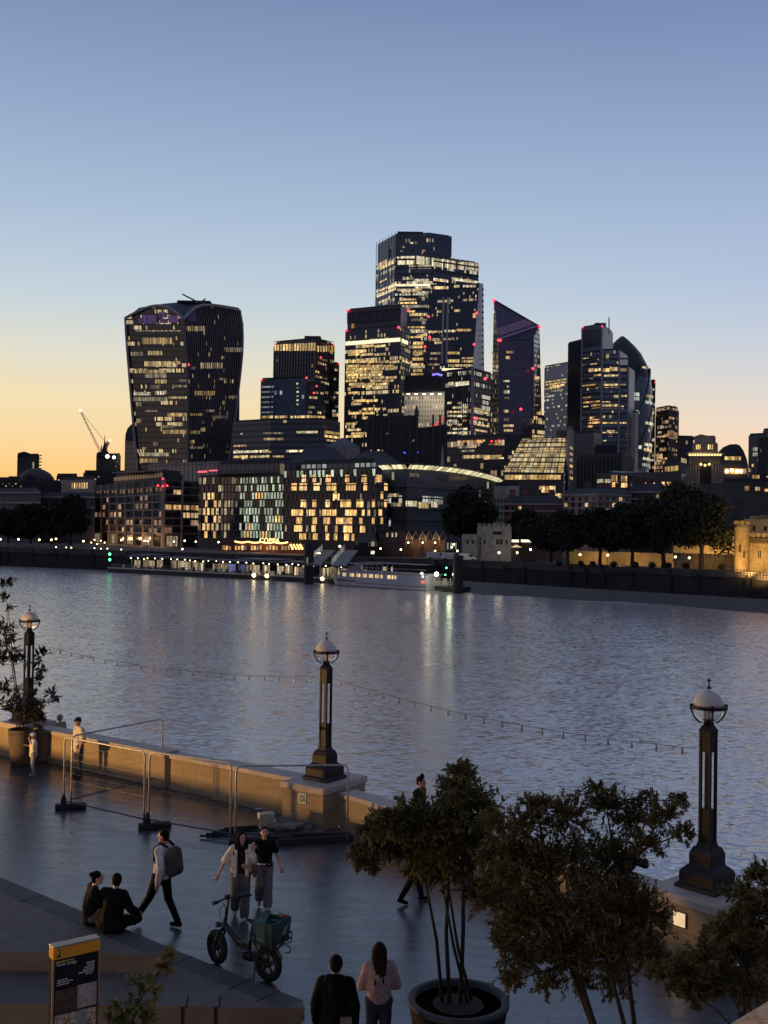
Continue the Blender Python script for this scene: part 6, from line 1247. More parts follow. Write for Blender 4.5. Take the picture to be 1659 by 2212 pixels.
# boat
ba, bb_ = G(706, 1263, ZW), G(921, 1277.5, ZW); bd = (bb_-ba).normalized(); bn = V((-bd.y, bd.x, 0)); BL = (bb_-ba).length
r = thing('river_boat', 'long white river boat with lit cabin windows moored at the pier', 'boat', tuple(ba)); m_hull = mat('boat_white', (.36, .36, .39), .35, sc=.2, var=.1)
def bp_(s, o_, z): return V((ba.x+bd.x*s+bn.x*o_, ba.y+bd.y*s+bn.y*o_, ZW+z))
mb = MB(); secs = []
for k in range(25):
    s = -1.6+(BL+1.6)*k/24; f = min(1, (k/24)/.24); w_ = 2.9*sin(f*pi/2)**.7+.05; sheer = .9*(1-f)**1.5+1.75; wl = .75+.25*f; s2 = s+ (1.6 if k == 0 else 1.6*(1-f))
    secs.append([bp_(s, 2.9+w_, sheer), bp_(s2, 2.9+w_*wl, .15), bp_(s2, 2.9+w_*wl*.8, -.5), bp_(s2, 2.9-w_*wl*.8, -.5), bp_(s2, 2.9-w_*wl, .15), bp_(s, 2.9-w_, sheer)])
for a, c in zip(secs, secs[1:]):
    for i in range(6): j = (i+1) % 6; mb.poly([a[i], a[j], c[j], c[i]], None, 1 if i in (1, 2, 3) else 0)
mb.poly(secs[-1]); mb.build('hull', [m_hull, m_pon], r)
def rail(s0, s1, o_, z, m, th=.14, hh=.14): MB().box((bp_(s0, o_, z)+bp_(s1, o_, z))/2, (s1-s0, th, hh), atan2(bd.y, bd.x)).build('rubbing_strake', m, r)
mdk = mat('boat_navy', (.03, .03, .045), .5); rail(3.5, 10, -.02, 1.35, mdk, .1, .3); rail(10, BL, -.02, .95, mdk, .1, .12)
MB().box((bp_(4, 2.9, 2.6)+bp_(BL-.4, 2.9, 2.6))/2, (BL-4.4, 5.2, 2.0), atan2(bd.y, bd.x)).build('cabin', m_hull, r, bevel=.1)
w_cab = wmat('cabin_light', (1, .62, .28), 1.0, .6, dark=.5)
for k, (s0, s1) in enumerate([(5.0, 6.5), (7.6, 9.3), (9.9, 11.4), (12.1, 13.6), (14.2, 15.6), (16.2, 17.6), (18.0, 18.8), (20.2, 21.4), (21.7, 22.3), (22.6, 23.2)]):
    a, c = bp_(s0, .27, 2.35), bp_(s1, .27, 2.35); mb = MB(); mb.poly([a, c, c+V((0, 0, .85)), a+V((0, 0, .85))], [(0, 0), (2, 0), (2, 1), (0, 1)]); mb.build('lit_window', w_wht if k == 0 else w_cab, r)
MB().box((bp_(3, 2.9, 3.72)+bp_(BL+.2, 2.9, 3.72))/2, (BL-2.8, 5.5, .2), atan2(bd.y, bd.x)).build('upper_deck', m_hull, r)
for k in range(20): q = bp_(5+k*.95, .35, 3.8); MB().tube([q, q+V((0, 0, 1.0))], .04, 5).build('stanchion', m_galv, r)
MB().tube([bp_(4.5, .35, 4.8), bp_(BL-.5, .35, 4.8)], .05, 5).build('handrail', m_galv, r); MB().box((bp_(9.2, 2.9, 5.9)+bp_(BL-2, 2.9, 5.9))/2, (BL-12, 4.8, .14), atan2(bd.y, bd.x)).build('awning', m_can, r)
for k in range(8): q = bp_(9.8+k*1.7, .6, 3.8); MB().tube([q, q+V((0, 0, 2.1))], .05, 5).build('awning_post', m_galv, r)
MB().box(bp_(7, 2.9, 4.7), (2.2, 2.6, 1.8), atan2(bd.y, bd.x)).build('wheelhouse', m_hull, r, bevel=.1); a = bp_(6, 1.55, 4.6); c = bp_(8, 1.55, 4.6); MB().poly([a, c, c+V((0, 0, .8)), a+V((0, 0, .8))]).build('wheelhouse_window', m_dglass, r)
for s0, s1 in ((19.2, 20.6), (12, 12.5), (22, 22.4)): a, c = bp_(s0-1, .8, 4.2), bp_(s1-1, .8, 4.2); MB().poly([a, c, c+V((0, 0, .9)), a+V((0, 0, .9))], [(0, 0), (1.4, 0), (1.4, 1), (0, 1)]).build('lit_window', w_wht, r)
MB().poly([bp_(BL-1.9, .2, 1.6), bp_(BL-.6, .2, 1.6), bp_(BL-.6, .2, 2.4), bp_(BL-1.9, .2, 2.4)]).build('stern_panel', emat('orange_panel', (1, .22, .1), .8), r)
for s, o_, z, m_, rad in [(BL+2.1, 1, 4.0, e_lampw, .5), (BL-1.4, .5, 3.3, e_lampw, .3), (BL+6.3, 2, 4.1, e_lamp, .28), (BL+4.2, 2, 5.5, e_green, .22), (BL-1.8, .4, 4.0, e_lamp, .3), (BL+3.9, 2, 3.9, e_green, .2)]: MB().ell(bp_(s, o_, z), rad, 8).build('deck_lamp', m_, r)
lamp('stern_lamp', bp_(BL+1.6, -1.2, 4.0), 260, (1, .88, .6), .4); lamp('stern_lamp', bp_(BL+6, 1, 3.9), 260, (.9, .95, .6), .4)
# deck clutter at pier end
r = thing('pier_ramp', 'lit ramp with railings at the right hand end of the pier beside the boat', 'pier ramp', tuple(bp_(BL+4, 3, .8)))
MB().box(bp_(BL+4.5, 4, .8), (6.5, 5, .9), atan2(bd.y, bd.x)).build('deck', m_pon, r)
for k in range(9): q = bp_(BL+1+k*.8, 1.6, 1.25); MB().tube([q, q+V((0, 0, 1.9 if k % 3 == 0 else 1.1))], .06, 5).build('post', m_galv, r)
for h_ in (1.8, 2.3): MB().tube([bp_(BL+1, 1.6, h_), bp_(BL+7.6, 1.6, h_)], .05, 5).build('rail', m_galv, r)
for k in range(4): MB().box(bp_(BL+2+k*1.5, 4.2, 2.1), (.8, .3, 1.6), .2).build('panel', w_dim if k % 2 else m_galv, r)
# ---------------------------------------------------------------- quay lamps: small posts with glowing heads
def qlamp(): 
    r = thing('quay_lamp', 'x', 'street lamp', (0, 0, 0), 'x'); MB().tube([(0, 0, -4.2), (0, 0, -.3)], .07, 6).build('post', m_iron, r); MB().ell((0, 0, 0), .35, 10).build('lantern', e_lamp, r, True); MB().lathe([(.3, .3), (.05, .5), (0, .6)], (0, 0, 0), 8).build('cap', m_iron, r); return r
q0 = None
def put(lst, label, group, d0, sc=1.0):
    global q0
    for (u, v) in lst:
        d = d0(u) if callable(d0) else d0; p = P(u, v, d)
        if q0 is None: q0 = qlamp(); o_ = q0; o_.location = p; o_.scale = (sc, sc, sc); o_['label'] = label; o_['group'] = group
        else: dup(q0, p, 0, label, group, sc)
put([(1, 1165), (40, 1165), (85, 1166), (111, 1166), (121, 1164), (180, 1169)], 'white quay lamp shining under the dark trees at far left', 'quay lamps under the left trees', lambda u: 390-u*.1)
put([(121, 1182), (143, 1182.5), (154, 1183), (204, 1184), (218, 1185), (232, 1185), (262, 1187)], 'small low light on the edge of the left embankment wall', 'low lights on the left embankment', lambda u: 350-(u-121)*.13, .55)
put([(197, 1172), (204, 1166), (210, 1175), (218, 1168), (226, 1172)], 'warm globe light clustered at the left corner of the quay apartments', 'cluster of globe lights by the apartments', 385, .7)
put([(262, 1167), (319, 1169), (376, 1170), (399, 1168), (423, 1170), (472, 1171), (312, 1168), (394, 1186)], 'warm quay lamp in front of the quay apartments arcade', 'quay lamps before the apartments', lambda u: 380-(u-262)*.1, .85)
put([(690, 1196), (734, 1180)], 'bright lamp beside the covered gangways', 'lamps by the gangways', 290, .9)
put([(822, 1185), (866, 1187)], 'warm lamp outside the brick pub', 'lamps outside the pubs', 312, .8)
put([(882, 1172), (913, 1172), (940, 1172), (940, 1190)], 'warm wall lamp glowing inside the pointed brick arches', 'lamps in the brick arches', 316, .75)
put([(980, 1176), (976, 1182), (988, 1190)], 'warm lamp between the brick arches and the stone gatehouse', 'lamps left of the gatehouse', 300, .8)
put([(1078, 1194), (1117, 1194), (1146, 1187), (1178, 1185)], 'warm lamp by the stone gatehouse and kiosks', 'lamps by the kiosks', 286, .85)
put([(1253, 1198), (1312.6, 1199), (1459, 1203), (1489, 1205), (1429, 1180)], 'warm lamp glowing under the plane trees before the castle wall', 'lamps on the castle wharf', 254, .8)
# ================================================================== FOREGROUND PLANTS
def leafmat(name, a, c_, tr=.25):
    m, t, b, o = newmat(name); rnd = t.new('ShaderNodeObjectInfo').outputs['Random']; tc = t.new('ShaderNodeTexCoord').outputs['Object']
    nz = t.noise(tc, 2.3, 3); n2 = t.white(0.0, 0.0, 0.0)
    t.put(b.inputs['Base Color'], t.ramp(t.noise(tc, 9, 3, .7), [(.3, c4(a)), (.7, c4(c_))])); b.inputs['Roughness'].default_value = .65; b.inputs['Specular IOR Level'].default_value = .18
    return m
m_leaf1 = leafmat('evergreen_leaf', (.040, .038, .010), (.145, .118, .034)); m_leaf2 = leafmat('olive_leaf', (.046, .036, .009), (.17, .128, .036)); m_leafk = leafmat('dark_leaf', (.010, .013, .007), (.028, .030, .014))
m_twig = mat('twig_bark', (.022, .016, .012), .85, sc=8, bump=.3)
def leaf(mb, p, d, n, L, W):
    s = d.cross(n); 
    if s.length < 1e-4: return
    s.normalize(); n = s.cross(d).normalized(); a = p+d*L*.45+s*W-n*L*.02; b_ = p+d*L*.45-s*W-n*L*.02; m_ = p+d*L*.5+n*W*.25; e = p+d*L-n*L*.12
    mb.raw([p, a, e, b_, m_], [(0, 4, 1), (1, 4, 2), (2, 4, 3), (3, 4, 0)])
def plant(name, label, cat, bases, blobs, L, W, ntw, nlf, seed, mleaf, stem_r=.03, twig=(.35, .9), group=None, upb=.5, droop=0):
    """stems from the bases up into the blobs, twigs through every blob, leaves along the twigs"""
    R = random.Random(seed); c = sum(bases, V())/len(bases); r = thing(name, label, cat, tuple(c), group); lv = MB(); tw = MB(); st = []
    nb = len(bases); prim = []
    for i, (bc, br) in enumerate(blobs):
        rr = stem_r*R.uniform(.6, .95)
        if i < nb:
            b0 = bases[i]; k1 = V((R.uniform(-.12, .12), R.uniform(-.12, .12), 0)); mid = b0.lerp(bc, .5)+k1+V((0, 0, .1)); q = [b0, b0.lerp(mid, .5)+k1*.6+V((0, 0, (bc.z-b0.z)*.06)), mid, mid.lerp(bc, .55)+k1*.5, bc]
            prim.append(q); s = MB(); s.tube(q, [rr, rr*.9, rr*.7, rr*.5, rr*.25], 8); s.build('stem', m_twig, r, True)
        else:
            c_ = [p_ for q_ in prim for p_ in (q_[2], q_[3], q_[4])]; c_ = [p_ for p_ in c_ if p_.z < bc.z+.1] or [q_[2] for q_ in prim]; b0 = min(c_, key=lambda p_: (p_-bc).length); mid = b0.lerp(bc, .5)+V((R.uniform(-.06, .06), R.uniform(-.06, .06), .04))
            tw.tube([b0, mid, bc], [rr*.45, rr*.3, rr*.15], 6)
        for _ in range(int(ntw*br*br*1.0)+3):
            v = V((R.gauss(0, 1), R.gauss(0, 1), R.gauss(0, .8)+upb*.5)).normalized(); p = bc+v*br*R.uniform(.05, .65); dr = (v+V((R.gauss(0, .35), R.gauss(0, .35), R.gauss(0, .3)+upb*.45))).normalized(); TL = br*R.uniform(*twig); pts = [p]
            for k in range(4):
                dr = (dr+V((R.gauss(0, .14), R.gauss(0, .14), R.gauss(0, .1)-droop))).normalized(); pts.append(pts[-1]+dr*TL/4)
            tw.tube(pts, [.006, .005, .004, .003, .0015], 4, 0, False)
            for k in range(nlf):
                x_ = (k+.7)/nlf*4; j = min(3, int(x_)); q_ = pts[j].lerp(pts[j+1], x_-j); ax = (pts[j+1]-pts[j]).normalized(); ang = R.uniform(0, 6.28); o1 = ax.orthogonal().normalized(); o2 = ax.cross(o1); side = o1*cos(ang)+o2*sin(ang)
                dl = (ax*.75+side*.85+V((0, 0, R.uniform(-.25, .2)))).normalized(); leaf(lv, q_, dl, (V((0, 0, 1))+side*.4+V((R.gauss(0, .3), R.gauss(0, .3), 0))).normalized(), L*R.uniform(.7, 1.25), W*R.uniform(.8, 1.2))
    lv.raw(tw.v, tw.f, 1); lv.build('crown', [mleaf, m_twig], r); return r
def bl(lst, d, jit=.25, seed=1):
    R = random.Random(seed); return [(P(u, v, d+R.uniform(-jit, jit)), rp*d/FOC) for u, v, rp in lst]
# round planter and its tree
m_plt = mat('planter_dark', (.010, .010, .011), .75, sc=3, spec=.15); m_rim = mat('planter_rim', (.045, .047, .052), .65, sc=4, spec=.25); m_soil = mat('planter_soil', (.030, .022, .014), .95, sc=9, var=.6, bump=.8, bd=.03)
pc = G(990, 2158, .78); px_, py_ = pc.x, pc.y
def planter(label, c, R_, h, mb_, mr_, name='round_planter'):
    r = thing(name, label, 'planter', (c[0], c[1], c[2])); s = MB(); s.lathe([(R_*.70, 0), (R_*.80, h*.1), (R_*.93, h*.7), (R_*.96, h-.07)], c, 40); s.build('body', mb_, r, True)
    s = MB(); s.lathe([(R_*.96, h-.07), (R_*1.0, h-.05), (R_*1.0, h), (R_*.97, h+.012), (R_*.87, h+.012), (R_*.85, h-.01), (R_*.85, h-.12)], c, 40); s.build('rim', mr_, r, True)
    s = MB(); s.lathe([(R_*.86, h-.1), (R_*.5, h-.07), (0, h-.05)], c, 28); s.build('soil', m_soil, r, True); return r
planter('large round dark planter with a pale rim holding the slender tree, bottom centre', (px_, py_, 0), .72, .78, m_plt, m_rim)
bs = [V((px_+x_, py_+y_, .70)) for x_, y_ in ((-.22, .05), (-.12, .0), (.03, .02), (.14, .0), (.2, .15))]
plant('potted_tree', 'slender multi stemmed tree in the round planter, leaning left over the promenade', 'tree', bs, bl([(895, 1770, 50), (985, 1712, 42), (995, 1672, 28), (948, 1785, 46), (968, 1820, 50), (1012, 1760, 62), (845, 1785, 42), (870, 1832, 52), (800, 1800, 32), (940, 1822, 66), (1035, 1835, 58), (960, 1890, 40), (1052, 1770, 36), (822, 1836, 30), (778, 1842, 24), (790, 1870, 22), (1040, 1930, 36), (900, 1885, 26)], 15.3, .45, 3), .115, .021, 520, 17, 11, m_leaf1, .036, upb=.55)
# second and third bushes, nearer and to the right
b2c = G(1350, 2440, .75); planter('round dark planter below the bushy tree, mostly under the picture edge', (b2c.x, b2c.y, 0), .75, .75, m_plt, m_rim)
bs = [V((b2c.x+x_, b2c.y+y_, .68)) for x_, y_ in ((-.1, .05), (.0, .0), (.1, .03), (.16, .05))]
plant('bushy_tree', 'broad bushy tree of small leaves filling the lower right, in front of the parapet', 'tree', bs, bl([(1130, 1790, 58), (1160, 1745, 36), (1225, 1770, 62), (1310, 1745, 48), (1290, 1705, 22), (1370, 1770, 56), (1440, 1770, 42), (1465, 1730, 22), (1130, 1880, 70), (1220, 1870, 78), (1320, 1860, 72), (1395, 1825, 40), (1150, 1980, 76), (1250, 1970, 84), (1350, 1965, 80), (1405, 1990, 52), (1130, 2075, 62), (1230, 2070, 74), (1330, 2060, 72), (1405, 2070, 56), (1095, 2000, 46), (1085, 1900, 44), (1092, 1835, 44), (1068, 1945, 46), (1066, 1860, 42), (1098, 2050, 44), (1072, 1790, 34), (1330, 2120, 40), (1110, 2120, 30), (1180, 2130, 30), (1260, 2125, 30), (1395, 1725, 20), (1475, 1800, 26)], 13.0, .55, 5), .062, .0140, 720, 19, 12, m_leaf2, .045, upb=.5)
b3c = G(1610, 2560, .7); bs = [V((b3c.x+x_, b3c.y, .6)) for x_ in (-.15, .0, .15)]
planter('round dark planter of the right hand bush, under the picture edge', (b3c.x, b3c.y, 0), .7, .7, m_plt, m_rim)
plant('bushy_shrub', 'leafy shrub below the right-hand lamp at the right edge', 'shrub', bs, bl([(1600, 1945, 40), (1640, 1905, 34), (1575, 2015, 46), (1640, 1985, 58), (1690, 1930, 50), (1525, 2075, 48), (1600, 2070, 66), (1670, 2070, 60), (1560, 2130, 50), (1480, 2100, 44), (1440, 2110, 40), (1500, 2150, 44), (1620, 2140, 40)], 11.8, .4, 8), .08, .016, 600, 17, 13, m_leaf2, .035, upb=.6)
# left planters by the lamp
lp1 = G(24, 1668, 0); m_pot = mat('beige_pot', (.095, .07, .042), .8, sc=3); 
r_ = planter('tall beige tapering planter left of the child, holding the dark big leafed plant', (lp1.x-.05, lp1.y+.9, 0), .36, 1.1, m_pot, m_pot, 'tapered_planter')
lp2 = G(74, 1655, 0); planter('small tan flower pot behind the child at left', (lp2.x+.05, lp2.y+.7, 0), .34, .95, mat('tan_pot', (.16, .105, .058), .8, sc=3), MATS['tan_pot'], 'tapered_planter')
bs = [V((lp1.x-.05+x_, lp1.y+.9, 1.05)) for x_ in (-.1, .0, .1)]
plant('big_leaf_plant', 'dark plant with long pointed leaves silhouetted against the river at the left edge', 'plant', bs, bl([(8, 1262, 20), (14, 1300, 16), (22, 1400, 36), (-5, 1370, 40), (2, 1440, 34), (42, 1425, 18), (90, 1420, 20), (98, 1450, 16), (84, 1475, 15), (12, 1500, 30), (50, 1520, 30), (100, 1512, 22), (30, 1545, 34), (75, 1545, 26), (112, 1500, 14), (-8, 1530, 34)], 33.0, .4, 4), .22, .038, 32, 12, 14, m_leafk, .03, upb=.35)
bs = [V((lp2.x+.05, lp2.y+.7, .85))]
plant('pot_plant', 'low dark bushy plant in the small tan pot behind the child', 'plant', bs, bl([(72, 1552, 24), (60, 1540, 18), (88, 1545, 18)], 33.3, .2, 6), .15, .03, 70, 10, 15, m_leafk, .02)
# shrub close to the camera, lower left (grows from the viewing terrace below the frame)
d_ = 5.2; bs = [P(250, 2330, d_)]
plant('terrace_shrub', 'dark out of the way shrub tips poking up beside the wayfinding sign', 'shrub', bs, bl([(362, 2068, 15), (352, 2092, 14), (300, 2150, 38), (272, 2180, 34), (330, 2135, 24), (300, 2200, 40), (245, 2210, 30)], d_, .12, 9), .042, .011, 900, 12, 16, leafmat('yellow_green_leaf', (.05, .06, .016), (.14, .13, .03)), .012, upb=.4)
bpz = P(250, 2330, d_); MBp = MB(); MBp.box((bpz.x, bpz.y, bpz.z-.22), (1.0, .4, .4)); tag(MBp.build('planter_trough', m_par, bevel=.02), 'stone trough under the near shrub, below the picture edge', 'planter')
# near balustrade corner, lower right
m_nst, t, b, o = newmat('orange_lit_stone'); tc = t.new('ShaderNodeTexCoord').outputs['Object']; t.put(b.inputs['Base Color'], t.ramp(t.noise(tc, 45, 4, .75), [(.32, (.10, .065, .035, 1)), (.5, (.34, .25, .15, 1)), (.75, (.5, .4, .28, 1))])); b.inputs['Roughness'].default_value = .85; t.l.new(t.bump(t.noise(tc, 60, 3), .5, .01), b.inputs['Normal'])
a, c = P(1546, 2216, 2.42), P(1662, 2150, 2.59); dd_ = (c-a); dd_.z = 0; dd_.normalize(); nn_ = V((dd_.y, -dd_.x, 0)); zt = (a.z+c.z)/2
a0 = V((a.x, a.y, 0))-dd_*2; c0 = V((c.x, c.y, 0))+dd_*3
s = MB(); mid = (a0+c0)/2+nn_*.22; s.box((mid.x, mid.y, zt-.09), ((c0-a0).length, .44, .18), atan2(dd_.y, dd_.x)); s.box((mid.x, mid.y, zt-.6), ((c0-a0).length, .3, .9), atan2(dd_.y, dd_.x))
tag(s.build('balustrade', m_nst, bevel=.025), 'rough warm stone coping very close at the bottom right corner', 'balustrade')
# ================================================================== WAYFINDING SIGN
ang = radians(36); SW = .585; dS = 13.4
pL = P(116, 2050, dS); sx_, sy_ = cos(ang), sin(ang); r = thing('wayfinding_sign', 'black and yellow pedestrian map sign standing at the lower left', 'sign', (pL.x, pL.y, -.9)); zt = pL.z; nS = V((sy_, -sx_, 0)); dS_ = V((sx_, sy_, 0))
def SP(s, z, o_=0): return V((pL.x, pL.y, z))+dS_*s+nS*o_
def sbox(s0, s1, z0, z1, m, name, o0=-.0, o1=.004, bevel=0):
    c = (SP(s0, z0)+SP(s1, z1))/2+nS*(o0+o1)/2; mb = MB(); mb.box(c, (s1-s0, o1-o0, z1-z0), ang); return mb.build(name, m, r, bevel=bevel)
m_sblk = mat('sign_black', (.006, .006, .007), .35); m_syel = mat('sign_yellow', (.74, .33, .02), .45, var=.1); m_map, t, b, o = newmat('sign_map'); tc = t.new('ShaderNodeTexCoord').outputs['Object']
v_ = t.new('ShaderNodeTexVoronoi', feature='DISTANCE_TO_EDGE'); t.l.new(tc, v_.inputs[0]); v_.inputs['Scale'].default_value = 14; ed = t.m('LESS_THAN', v_.outputs[0], .06); t.put(b.inputs['Base Color'], t.mix(ed, t.ramp(t.noise(tc, 5, 2), [(.42, (.50, .42, .32, 1)), (.5, (.52, .38, .12, 1)), (.58, (.55, .46, .34, 1))]), (.12, .09, .06, 1))); b.inputs['Roughness'].default_value = .4
m_map2 = mat('sign_map_grey', (.38, .31, .27), .4, sc=16, var=.35); m_txt = mat('sign_white_text', (.62, .58, .54), .5); m_ytxt = mat('sign_yellow_text', (.55, .36, .09), .5); m_edg = mat('sign_edge', (.35, .27, .18), .4, metal=.4)
sbox(0, SW, -.9, zt-.02, m_sblk, 'body', -.14, 0, .006); sbox(-.008, SW+.008, zt-.14, zt, m_syel, 'header_band', -.15, .008, .006); sbox(-.008, SW+.008, zt, zt+.02, m_edg, 'top_cap', -.15, .008, .005); sbox(-.012, .012, -.9, zt-.145, m_edg, 'edge_trim', -.02, .006); sbox(SW-.01, SW+.01, -.9, zt-.145, m_edg, 'edge_trim', -.02, .006)
zb = zt-.14; H_ = .60
sbox(.31, SW-.03, zb-.66, zb-.375, m_map2, 'overview_map', 0, .006); sbox(.028, .30, zb-.67, zb-.385, mat('sign_brown', (.075, .045, .03), .5, sc=14, var=.5), 'index_panel', 0, .006); sbox(.028, SW-.028, zb-2.0, zb-.685, m_map, 'street_map', 0, .006); sbox(.30, .41, zb-2.0, zb-.69, mat('map_river', (.20, .27, .25), .4), 'map_river', .005, .009)
def text(body, s, z, size, m, name='lettering', right=False):
    cu = bpy.data.curves.new('txt', 'FONT'); cu.body = body; cu.size = size; cu.extrude = .0015; cu.align_x = 'RIGHT' if right else 'LEFT'; cu.offset = .0008
    o_ = bpy.data.objects.new('txt', cu); COL.objects.link(o_); bpy.context.view_layer.update(); me = bpy.data.meshes.new_from_object(o_.evaluated_get(bpy.context.evaluated_depsgraph_get())); bpy.data.objects.remove(o_)
    me.transform(Matrix.Translation(SP(s, z, .0045)) @ Matrix.Rotation(ang, 4, 'Z') @ Matrix.Rotation(pi/2, 4, 'X')); me.materials.clear(); me.materials.append(m); q = bpy.data.objects.new(name, me); COL.objects.link(q); q.parent = r; q.matrix_parent_inverse = Matrix.Translation(-V(r['_l'])); return q
text('Tower Bridge', .035, zb-.085, .046, m_txt)['label'] = 'white lettering reading Tower Bridge'
R5 = random.Random(2)
def scribble(s0, s1, z, h, m):       # illegible small print: word-length dashes
    mb = MB(); s = s0
    while s < s1-.01:
        w_ = min(R5.uniform(.02, .06), s1-s); c = SP(s+w_/2, z, .003); mb.box(c, (w_, .003, h), ang); s += w_+.010
    mb.build('small_print', m, r)
scribble(.035, .26, zb-.035, .022, m_ytxt)
for k, (a_, c_) in enumerate([(.42, .54), (.43, .52), (.39, .52), (.375, .52), (.32, .52), (.41, .50)]): scribble(a_, c_, zb-.12-.027*k, .012, m_txt)
for k, (a_, c_) in enumerate([(.055, .18), (.05, .26), (.05, .21)]): scribble(a_, c_, zb-.26-.029*k, .013, m_txt)
for k in range(9): scribble(.04, .04+R5.uniform(.05, .11), zb-.41-.026*k, .008, mat('sign_fade_text', (.2, .16, .13), .5))
mb = MB(); c = SP(.06, zt-.072, .012)
for a_, e_, w_ in [((0, .034), (0, -.0), .012), ((0, .0), (-.017, -.042), .009), ((0, .0), (.019, -.042), .009), ((0, .027), (-.02, .0), .006), ((0, .027), (.018, .004), .006)]: mb.tube([c+dS_*a_[0]+V((0, 0, a_[1])), c+dS_*e_[0]+V((0, 0, e_[1]))], w_, 6)
mb.ell(c+V((0, 0, .053)), .012, 8); mb.build('walking_symbol', m_sblk, r)
# ================================================================== CARGO BIKE
def bike():
    fw_, rw_ = G(474, 2079), G(584, 2117); d = V((fw_.x-rw_.x, fw_.y-rw_.y, 0)); WBs = d.length; d.normalize(); n = V((-d.y, d.x, 0)); c0 = V((rw_.x, rw_.y, 0))+n*.06
    r = thing('electric_bike', 'black fat tyred electric bike parked by the terrace edge', 'bicycle', tuple(c0)); mk = mat('bike_black', (.005, .005, .0055), .45, var=.3); mt = mat('bike_tyre', (.005, .005, .005), .9, sc=30, bump=.5, bd=.006); mg = mat('bike_grey', (.018, .018, .019), .35)
    def Q(s, o_, z): return c0+d*s+n*o_+V((0, 0, z))
    Rw = .285; tr = .064
    def wheel(s, st=0.0):
        dd = (d*cos(st)+n*sin(st)); ctr = Q(s, 0, Rw); w_ = bpy.data.objects.new('wheel', None); COL.objects.link(w_); w_.parent = r; w_.matrix_parent_inverse = Matrix.Translation(-c0); ax = V((-dd.y, dd.x, 0))
        ring = lambda rad, k, o_=0: ctr+dd*rad*cos(k)+V((0, 0, rad*sin(k)))+ax*o_
        s_ = MB(); s_.tube([ring(Rw-tr, 2*pi*k/36) for k in range(37)], tr, 10, cap=False); t1_ = s_.build('tyre', mt, None, True); t1_.parent = w_
        s_ = MB(); s_.tube([ring(Rw-tr*1.75, 2*pi*k/36) for k in range(37)], .022, 8, cap=False); s_.tube([ctr-ax*.06, ctr+ax*.06], .055, 12)
        for k in range(5):
            a = 2*pi*k/5+.3; s_.tube([ring(.03, a-.12), ring(Rw-tr*1.8, a)], [.022, .015], 6); s_.tube([ring(.03, a+.35), ring(Rw-tr*1.8, a+.12)], [.016, .012], 6)
        t2_ = s_.build('rim', mg, None, True); t2_.parent = w_
    wheel(0); wheel(WBs, -.25)
    F = Q(WBs, 0, Rw)
    hd0, hd1 = Q(WBs-.12, 0, .58), Q(WBs-.19, 0, .80)
    s = MB()
    for o_ in (-.085, .085): s.tube([Q(WBs, o_, Rw), Q(WBs-.07, o_, .48), Q(WBs-.11, o_, .60)], .02, 8)
    s.tube([Q(WBs-.11, -.1, .60), Q(WBs-.11, .1, .60)], .022, 8); s.build('fork', mk, r, True)
    s = MB(); s.tube([hd0, hd1], .034, 10); s.tube([Q(WBs-.16, 0, .70), Q(WBs-.42, 0, .54), Q(.42, 0, .40)], [.05, .055, .05], 8); s.tube([Q(.42, 0, .40), Q(.36, 0, .78)], .026, 8); s.tube([Q(.42, 0, .34), Q(.3, 0, .30)], .05, 8)
    for o_ in (-.08, .08): s.tube([Q(.42, o_*.7, .36), Q(0, o_, Rw)], .016, 6); s.tube([Q(.38, o_*.4, .68), Q(0, o_, Rw)], .014, 6)
    s.box(Q(.42, 0, .33), (.16, .16, .14), atan2(d.y, d.x)); s.build('frame', mk, r, True)
    s = MB(); s.tube([hd1, Q(WBs-.245, 0, 1.14)], .022, 8); hb = n*cos(.25)+d*sin(.25); hc = Q(WBs-.245, 0, 1.15); s.tube([hc-hb*.34+d*-.08, hc-hb*.12, hc+hb*.12, hc+hb*.34+d*-.08], .015, 8); s.build('handlebar', mk, r, True)
    for k in (-1, 1):
        s = MB(); a = hc+hb*.34*k-d*.08; s.tube([a-hb*.11*k+d*.02, a+hb*.03*k-d*.01], .022, 8); s.build('grip', mt, r, True)
        s = MB(); a = hc+hb*.2*k; s.tube([a, a+d*.09-hb*-.06*k-V((0, 0, .03))], .008, 6); s.build('brake_lever', mk, r)
    s = MB(); s.box(hc+d*.03+V((0, 0, .03)), (.06, .10, .05), atan2(d.y, d.x)); s.build('display', mk, r, bevel=.008); s = MB(); s.tube([Q(WBs-.06, 0, .66), Q(WBs-.0, 0, .66)], [.04, .055], 12); s.build('headlight', mg, r)
    s = MB(); s.tube([hc-hb*.15, Q(WBs-.10, .07, .95), Q(WBs-.14, .04, .7)], .006, 5); s.tube([hc+hb*.15, Q(WBs-.12, -.06, .95), Q(WBs-.14, -.03, .7)], .006, 5); s.build('brake_cable', mk, r)
    s = MB(); s.tube([Q(.37, 0, .76), Q(.35, 0, .86)], .016, 8); s.ell(Q(.30, 0, .89), (.13, .075, .035), 14, 0, Matrix.Rotation(atan2(d.y, d.x), 3, 'Z')); s.ell(Q(.40, 0, .89), (.11, .035, .028), 12, 0, Matrix.Rotation(atan2(d.y, d.x), 3, 'Z')); s.build('saddle', mt, r, True)
    s = MB()
    for o_ in (-.1, .1): s.tube([Q(.34, o_*.5, .62), Q(.22, o_, .64), Q(-.26, o_, .64)], .010, 6); s.tube([Q(-.2, o_, .64), Q(0, o_, Rw)], .009, 6)
    for k in range(4): s.tube([Q(.2-.14*k, -.1, .64), Q(.2-.16*k, .1, .64)], .009, 6)
    for zz_ in (.70, .80): s.tube([Q(.15, -.24, zz_), Q(-.29, -.24, zz_), Q(-.29, .24, zz_), Q(.15, .24, zz_)], .010, 6)
